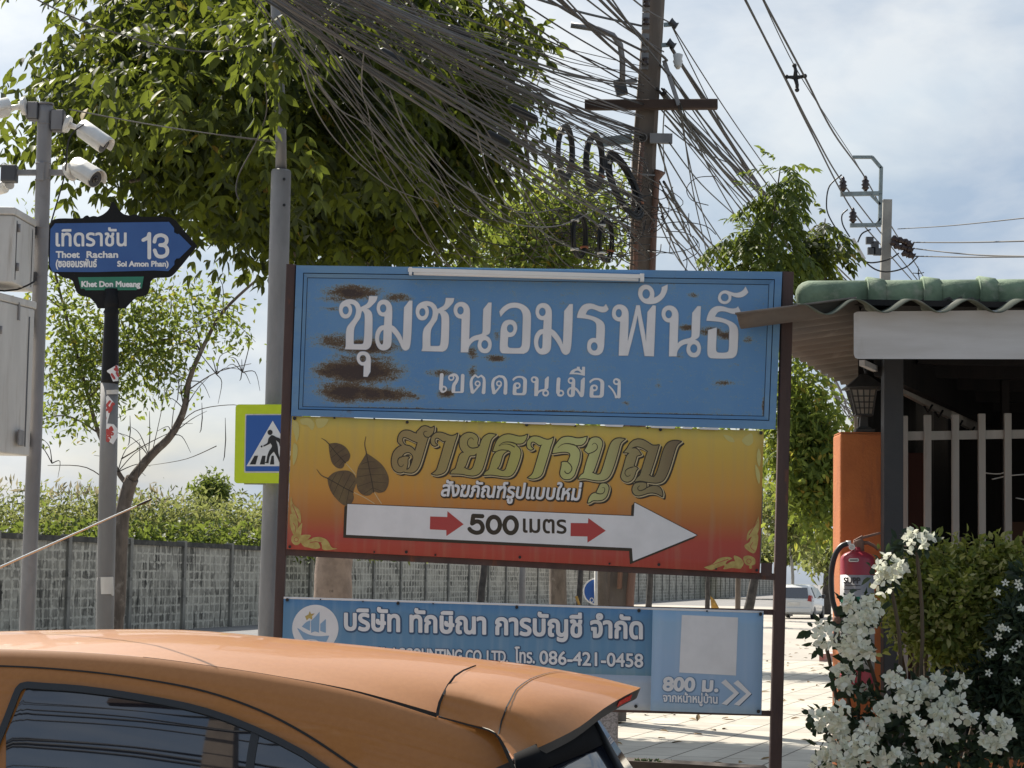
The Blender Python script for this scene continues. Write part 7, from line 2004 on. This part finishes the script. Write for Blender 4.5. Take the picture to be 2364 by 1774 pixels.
# trunks along the wall seen under the banner; their crowns are behind the boards
for x, lean, w, Y, lb in ((1112, 12, 20, 62, 'leaning dark trunk by the wall, first right of the pinkish tree trunk'), (1338, 6, 16, 78, 'mottled thin trunk by the wall, left of the round blue sign'), (1500, 5, 16, 84, 'dark trunk by the wall, first right of the utility pole foot'),
                          (1634, 2, 12, 96, 'dark slim trunk by the wall with a yellow cloth at its foot'), (1738, 16, 24, 100, 'thick dark trunk by the wall close to the rusty right post')):
    yb_ = 1335 + (x-1182)*.0166 + 1.72/Y*F
    leafy('street_tree', lb, gnd(x-lean, yb_), [(x+lean*1.5, 1120, Y, 70, 80, 1.5), (x+lean, 1020, Y, 90, 70, 1.5), (x+lean, 900, Y, 70, 70, 1.5)], 700, M_lf2, .30, .13,
          ([(x-lean, yb_, Y), (x, 1360, Y), (x+lean*.6, 1280, Y), (x+lean, 1100, Y)], w*Y/F/2, w*Y/F/3), bark=M_bark3)
gp = thing('grey_pole', 'plain grey street pole by the wall under the middle of the banner', 'pole', gnd(1203, 1474))
MB().tube([at(1203, 1474, 62), at(1207, 1290, 62), at(1214, 1000, 62)], [.10, .09, .08], 12).build('shaft', M_galv, gp)
M_cloth = mat('yellow cloth', (.42, .24, .05), .9, col2=(.30, .16, .04), scale=6)
for pts, Y, lb in (([(1327, 1378), (1336, 1400), (1342, 1402), (1333, 1376)], 77, 'small yellow cloth tied at the mottled trunk left of the round sign'), ([(1640, 1376), (1642, 1404), (1661, 1406), (1650, 1386)], 95, 'larger yellow cloth fanned out at the foot of the slim dark trunk')):
    fr_ = [at(x, y, Y) for x, y in pts]; mb = MB()
    mid = sum((Vector(p) for p in fr_), Vector())/4 + Vector((0, -.12, 0))
    mb.add(fr_ + [mid], [(0, 1, 4), (1, 2, 4), (2, 3, 4), (3, 0, 4)])
    zg = at(*pts[1], Y).z
    tag(mb.build('cloth', M_cloth, solid=.02), lb, 'cloth')
# ---- thicket over the wall
def thick(name, xr, prof, Y0_, Y1_, n, L, Wd, m):
    px = rs.uniform(xr[0], xr[1], n); Y = rs.uniform(Y0_, Y1_, n)
    top = np.interp(px, *prof) + np.abs(rs.normal(size=n))*14 - 8 + 11*np.sin(px*.051) + 15*np.sin(px*.019+1) + 7*np.sin(px*.13)
    v = rs.rand(n)**.75
    py = top + (1300-top)*v
    P = np.array([list(at(a, b, c)) for a, b, c in zip(px, py, Y)])
    ci_ = rs.randint(0, n//40, n); P = .5*P[ci_] + .5*P; P[:, 2] += rs.normal(size=n)*.05
    P[:, 0] += rs.normal(size=n)*L*1.2
    V, Fc = leaves(P, rdirs(n, .1), rdirs(n, .5), L*(.5+rs.rand(n)), Wd*(.6+.8*rs.rand(n)), full=False)
    return npmesh(name, V, Fc, m, origin=(float(P[:,0].mean()), float(P[:,1].mean()), 0))
o = thick('thicket', (-250, 1000), ([-250, 0, 100, 250, 420, 620, 1000], [1085, 1095, 1112, 1125, 1118, 1132, 1160]), 74, 80, 24000, .22, .085, M_lf3)
tag(o, 'sunlit tangle of bushes and reeds beyond the block wall', None, None, 'stuff')
rd = np.concatenate([rs.normal(c, 30, 26) for c in (30, 150, 210, 350)]); Pr = np.array([list(at(a, np.interp(a, [0, 250, 420, 620], [1095, 1130, 1122, 1140]) + 25 + rs.normal()*14, 75.5)) for a in rd])
V_, F__ = leaves(Pr, rdirs(len(Pr), 1.2), rdirs(len(Pr)), .36, .10, full=False)
o = npmesh('reeds', V_, F__, leafmat('dry reed', [(0, (.20, .18, .11)), (1, (.34, .30, .20))], trans=.4, tcol=(.45, .40, .25)), origin=(float(Pr[:,0].mean()), 75.5, 0)); tag(o, 'pale dry reed plumes on top of the thicket', None, None, 'stuff')
o = thick('undergrowth', (-250, 1000), ([-250, 0, 100, 250, 420, 620, 1000], [1150, 1165, 1175, 1190, 1170, 1180, 1190]), 72, 74, 3000, .28, .12, M_lf4)
tag(o, 'darker undergrowth standing just over the block wall', None, None, 'stuff')
o = thick('far_thicket', (1000, 2400), ([1000, 1300, 1600, 1750, 1850, 1950, 2400], [1170, 1200, 1230, 1232, 1226, 1225, 1230]), 190, 205, 9000, .8, .3, M_lf3)
tag(o, 'far greenery along the end of the road', None, None, 'stuff')
leafy('round_tree', 'small dark rounded tree standing out of the thicket left of the crossing sign', gnd(483, 1440), [(487, 1122, 82, 32, 26, 1.0), (475, 1145, 82, 30, 30, 1.0), (508, 1145, 82, 28, 26, .9)], 1500, M_lf4, .24, .10,
      ([(483, 1430, 82), (484, 1250, 82), (487, 1130, 82)], .12, .05))

# ================================================================ planting in front of the shop
M_dur = leafmat('variegated yellow green leaves', [(0, (.06, .09, .022)), (.35, (.12, .155, .035)), (.65, (.20, .215, .055)), (.88, (.33, .32, .12)), (1, (.46, .43, .22))], trans=.38, tcol=(.60, .62, .09))
M_bgl = leafmat('dark grey green leaves', [(0, (.018, .030, .020)), (.5, (.030, .048, .030)), (.9, (.045, .065, .038)), (1, (.06, .075, .03))], trans=.22, tcol=(.12, .2, .05))
M_bract = leafmat('white papery bracts', [(0, (.66, .66, .56)), (.5, (.78, .78, .71)), (.93, (.70, .71, .58)), (1, (.50, .43, .28))], trans=.35, tcol=(.75, .78, .62), rough=.7)
M_stem = mat('brown stems', (.10, .075, .05), .9)
du = thing('variegated_shrub', 'yellow green variegated shrub in the middle of the planting below the picket fence', 'shrub', gnd(2210, 2200))
BD = [(2350, 1250, 10.4, 60, 40, .1, .7), (2250, 1230, 10.45, 40, 24, .06, .5), (2390, 1420, 10.35, 60, 100, .14), (2160, 1400, 10.25, 120, 110, .16), (2070, 1390, 10.3, 75, 95, .14), (2180, 1330, 10.4, 100, 90, .16), (2290, 1330, 10.4, 95, 95, .16), (2230, 1440, 10.3, 120, 100, .16), (2120, 1490, 10.2, 90, 65, .12), (2240, 1530, 10.2, 95, 50, .12), (2050, 1300, 10.35, 40, 45, .08, .7), (2180, 1255, 10.45, 60, 26, .08, .5), (2300, 1252, 10.45, 55, 28, .08, .6), (2370, 1300, 10.4, 50, 70, .12), (2330, 1440, 10.4, 60, 90, .12)]
P_, O_ = blob_points(BD, 8600, .7)
k_ = 640; c_ = rs.randint(0, k_, len(P_)); P_ = .74*P_[c_] + .26*P_ + rs.normal(size=P_.shape)*.010
V_, F__ = leaves(P_, O_*.5 + np.array([[0, -.35, .1]]) + rdirs(len(P_), .1)*.9, rdirs(len(P_), .9) + np.array([[0, -.4, 0]]), .046*(.6+.7*rs.rand(len(P_))), .024*(.6+.7*rs.rand(len(P_))))
sh_P, sh_D = [], []
for k in range(150):                        # young shoots standing out of the mass
    i_ = rs.randint(len(P_)); o_ = O_[i_]*.6 + np.array([0, -.25, .75]) + rs.normal(size=3)*.3; o_ /= np.linalg.norm(o_)
    for t_ in np.linspace(.02, .11, 6):
        for sg in (-1, 1): sh_P.append(P_[i_] + o_*t_); sh_D.append(o_*.7 + sg*np.cross(o_, [0, 1, .2]) + rs.normal(size=3)*.25)
V2, F2 = leaves(np.array(sh_P), np.array(sh_D), rdirs(len(sh_P), .8), .034*(.6+.6*rs.rand(len(sh_P))), .017)
F2 = [f + len(V_) for f in F2]
npmesh('foliage', np.concatenate([V_, V2]), F__ + F2, M_dur, du)
for i in range(9):
    b = gnd(2210, 2200); x, y = rnd.uniform(2040, 2340), rnd.uniform(1280, 1500)
    MB().tube(cr1([Vector((b.x+rnd.uniform(-.1, .1), b.y+.6, 0)), lerp(b, at(x, y, 10.35), .5) + Vector((0, .3, .2)), at(x, y, 10.35)], 5), [.012]*10+[.006], 6).build('stem', M_stem, du)
bg_ = thing('bougainvillea', 'bougainvillea with white papery flower clusters spilling left and along the bottom of the planting', 'flowering plant', gnd(2060, 2230))
CL = [(1900, 1467, 33), (1962, 1396, 24), (2003, 1408, 34), (1998, 1432, 34), (1975, 1452, 36), (1972, 1482, 38), (1985, 1500, 22), (1962, 1524, 26), (1946, 1562, 28), (1950, 1590, 18), (1885, 1665, 25), (1934, 1650, 34), (1938, 1690, 30), (2008, 1690, 32), (2030, 1660, 24), (1992, 1722, 40), (1926, 1742, 40), (1894, 1764, 28), (1962, 1766, 38),
      (2055, 1747, 28), (2094, 1747, 20), (2057, 1774, 26), (2076, 1580, 36), (2092, 1622, 36), (2052, 1630, 27), (2123, 1588, 30), (2152, 1590, 16), (2171, 1624, 36), (2200, 1616, 26), (2176, 1650, 30), (2218, 1652, 25), (2243, 1660, 15), (2123, 1678, 28), (2144, 1706, 34), (2165, 1690, 24), (2147, 1735, 22), (2194, 1699, 13), (2292, 1696, 38), (2326, 1690, 24), (2297, 1662, 22), (2302, 1722, 18),
      (2112, 1250, 30), (2135, 1246, 20), (2050, 1312, 34), (2042, 1344, 28), (2082, 1316, 14), (2165, 1567, 15), (2218, 1577, 18), (2012, 1510, 12), (2020, 1768, 24), (1998, 1600, 14)]
for (x, y, r) in CL:
    Y = 9.9 + rnd.uniform(-.12, .12) - (.12 if y > 1600 else 0)
    n = max(6, int((r/8.8)**2*1.1))
    c = np.array(list(at(x, y, Y))); s = Y/F
    d = unit(rs.normal(size=(n, 3)) + np.array([[0, -.75, .15]]))
    rad = r*s*(.55 + .45*rs.rand(n, 1)) - .008
    C_ = c + d*rad*np.array([[1, .75, 1]])
    ax = unit(d + rs.normal(size=(n, 3))*.35 + np.array([[0, -.3, .1]]))
    t1 = unit(np.cross(ax, rdirs(n))); t2 = np.cross(ax, t1)
    ps, ds, ns = [], [], []
    for k in range(3):
        a = k*2*math.pi/3
        u = t1*math.cos(a) + t2*math.sin(a)
        ps.append(C_ + u*.002); ds.append(u*.85 + ax*(.45 + .3*rs.rand(n, 1)) + rs.normal(size=(n, 3))*.1); ns.append(ax - u*.5)
    Pn, Dn, Nn = np.concatenate(ps), np.concatenate(ds), np.concatenate(ns)
    V_, F__ = leaves(Pn, Dn, Nn, .034*(.8+.4*rs.rand(len(Pn))), .031*(.8+.4*rs.rand(len(Pn))), fold=.06, droop=.10)
    npmesh('flower_cluster', V_, F__, M_bract, bg_)
BL = [(x, y, 10.02, r*1.15, r*1.1, .06) for x, y, r in CL] + [(2090, 1265, 10.1, 30, 30, .05, 1.5), (1985, 1560, 10.0, 50, 60, .05, .5), (2000, 1640, 9.95, 50, 50, .05, .7), (2120, 1640, 10.0, 110, 70, .08, 1.3), (2050, 1700, 9.95, 60, 45, .08), (2240, 1720, 10.0, 110, 60, .1, 1.6), (2330, 1760, 10.0, 60, 50, .1, 1.6), (2110, 1790, 9.9, 140, 60, .12, 1.6), (1950, 1800, 9.9, 70, 40, .1, 1), (2330, 1640, 10.1, 50, 50, .08, .8), (2250, 1600, 10.1, 80, 40, .08, .8)]
P_, O_ = blob_points(BL, 2500, .3)
n = len(P_)
V_, F__ = leaves(P_, O_*.4 + rdirs(n, -.1), rdirs(n, .9) + np.array([[0, -.6, 0]]), .050*(.7+.6*rs.rand(n)), .032*(.7+.6*rs.rand(n)))
npmesh('foliage', V_, F__, M_bgl, bg_)
b0 = gnd(2060, 2230)
for x, y in ((1905, 1480), (1975, 1450), (1950, 1570), (1890, 1670), (1940, 1690), (2000, 1720), (2080, 1590), (2170, 1630), (2140, 1705), (2300, 1700), (2115, 1260), (2050, 1320), (2000, 1420), (2240, 1665)):
    MB().tube(cr1([Vector((b0.x+rnd.uniform(-.15, .2), b0.y+.35, 0)), lerp(b0, at(x, y, 10.0), .55) + Vector((rnd.uniform(-.1, .1), .15, .25)), at(x, y, 10.02)], 5), [.009]*10+[.004], 6).build('stem', M_stem, bg_)
ja = thing('white_star_shrub', 'dark leaved shrub dotted with tiny white star flowers at the right edge', 'shrub', gnd(2345, 2210))
BJ = [(2310, 1610, 10.1, 70, 60, .10), (2390, 1660, 10.05, 60, 90, .10), (2250, 1570, 10.15, 70, 35, .08, .6), (2335, 1470, 10.05, 45, 95, .10), (2370, 1380, 10.1, 40, 80, .10), (2320, 1560, 10.05, 45, 70, .10), (2370, 1540, 10.0, 50, 110, .10), (2280, 1540, 10.1, 30, 35, .06, .5)]
P_, O_ = blob_points(BJ, 3200, .4); n = len(P_)
V_, F__ = leaves(P_, O_*.5 + rdirs(n, .1), rdirs(n, .8) + np.array([[0, -.4, 0]]), .060*(.7+.6*rs.rand(n)), .020*(.7+.6*rs.rand(n)))
npmesh('foliage', V_, F__, M_bgl, ja)
for x, y in ((2311, 1450), (2326, 1453), (2305, 1470), (2353, 1486), (2284, 1511), (2324, 1520), (2282, 1554), (2348, 1573), (2356, 1406), (2321, 1346), (2350, 1346), (2353, 1356), (2303, 1367), (2358, 1404), (2313, 1449), (2292, 1505), (2340, 1500)):
    c = np.array(list(at(x, y, 9.9))); ax = unit(np.array([[rs.normal()*.3, -1, .2 + rs.normal()*.3]])); t1 = unit(np.cross(ax, rdirs(1))); t2 = np.cross(ax, t1)
    U = np.concatenate([t1*math.cos(k*1.2566) + t2*math.sin(k*1.2566) for k in range(5)])
    V_, F__ = leaves(np.tile(c, (5, 1)) + U*.002, U + ax*.15, np.tile(ax, (5, 1)), .019, .011, fold=.05)
    npmesh('flower', V_, F__, M_bract, ja)
for x, y in ((2330, 1480), (2360, 1400), (2320, 1560)):
    MB().tube([Vector((gnd(2345, 2210).x, gnd(2345, 2210).y+.3, 0)), at(x, y+150, 10.1), at(x, y, 10.1)], [.010, .008, .004], 6).build('stem', M_stem, ja)
n = 420; X_, Y_ = rs.uniform(-1, 9, n), rs.uniform(15, 62, n)
P_ = np.stack([X_, Y_, np.full(n, .020)], 1); d_ = rdirs(n); d_[:, 2] *= .15; nn = rdirs(n)*.3 + np.array([[0, 0, 1.0]])
V_, F__ = leaves(P_, d_, nn, .13*(.6+.8*rs.rand(n)), .06); o = npmesh('fallen_leaves', V_, F__, mat('fallen leaf', (.16, .10, .04), .9, col2=(.26, .17, .06), scale=2), origin=(4, 35, 0)); tag(o, 'dry leaves scattered over the pale paving and road', None, None, 'stuff')
# litter on the low wall
P_ = np.array([list(at(1470 + abs(rs.normal())*28, 1757 + rs.rand()*4, 11.66)) for _ in range(90)])
V_, F__ = leaves(P_, rdirs(90, .3), rdirs(90, .6), .022, .012); o = npmesh('leaf_litter', V_, F__, M_bgl); tag(o, 'dark leaf litter heaped on the end of the low wall', None, None, 'stuff')
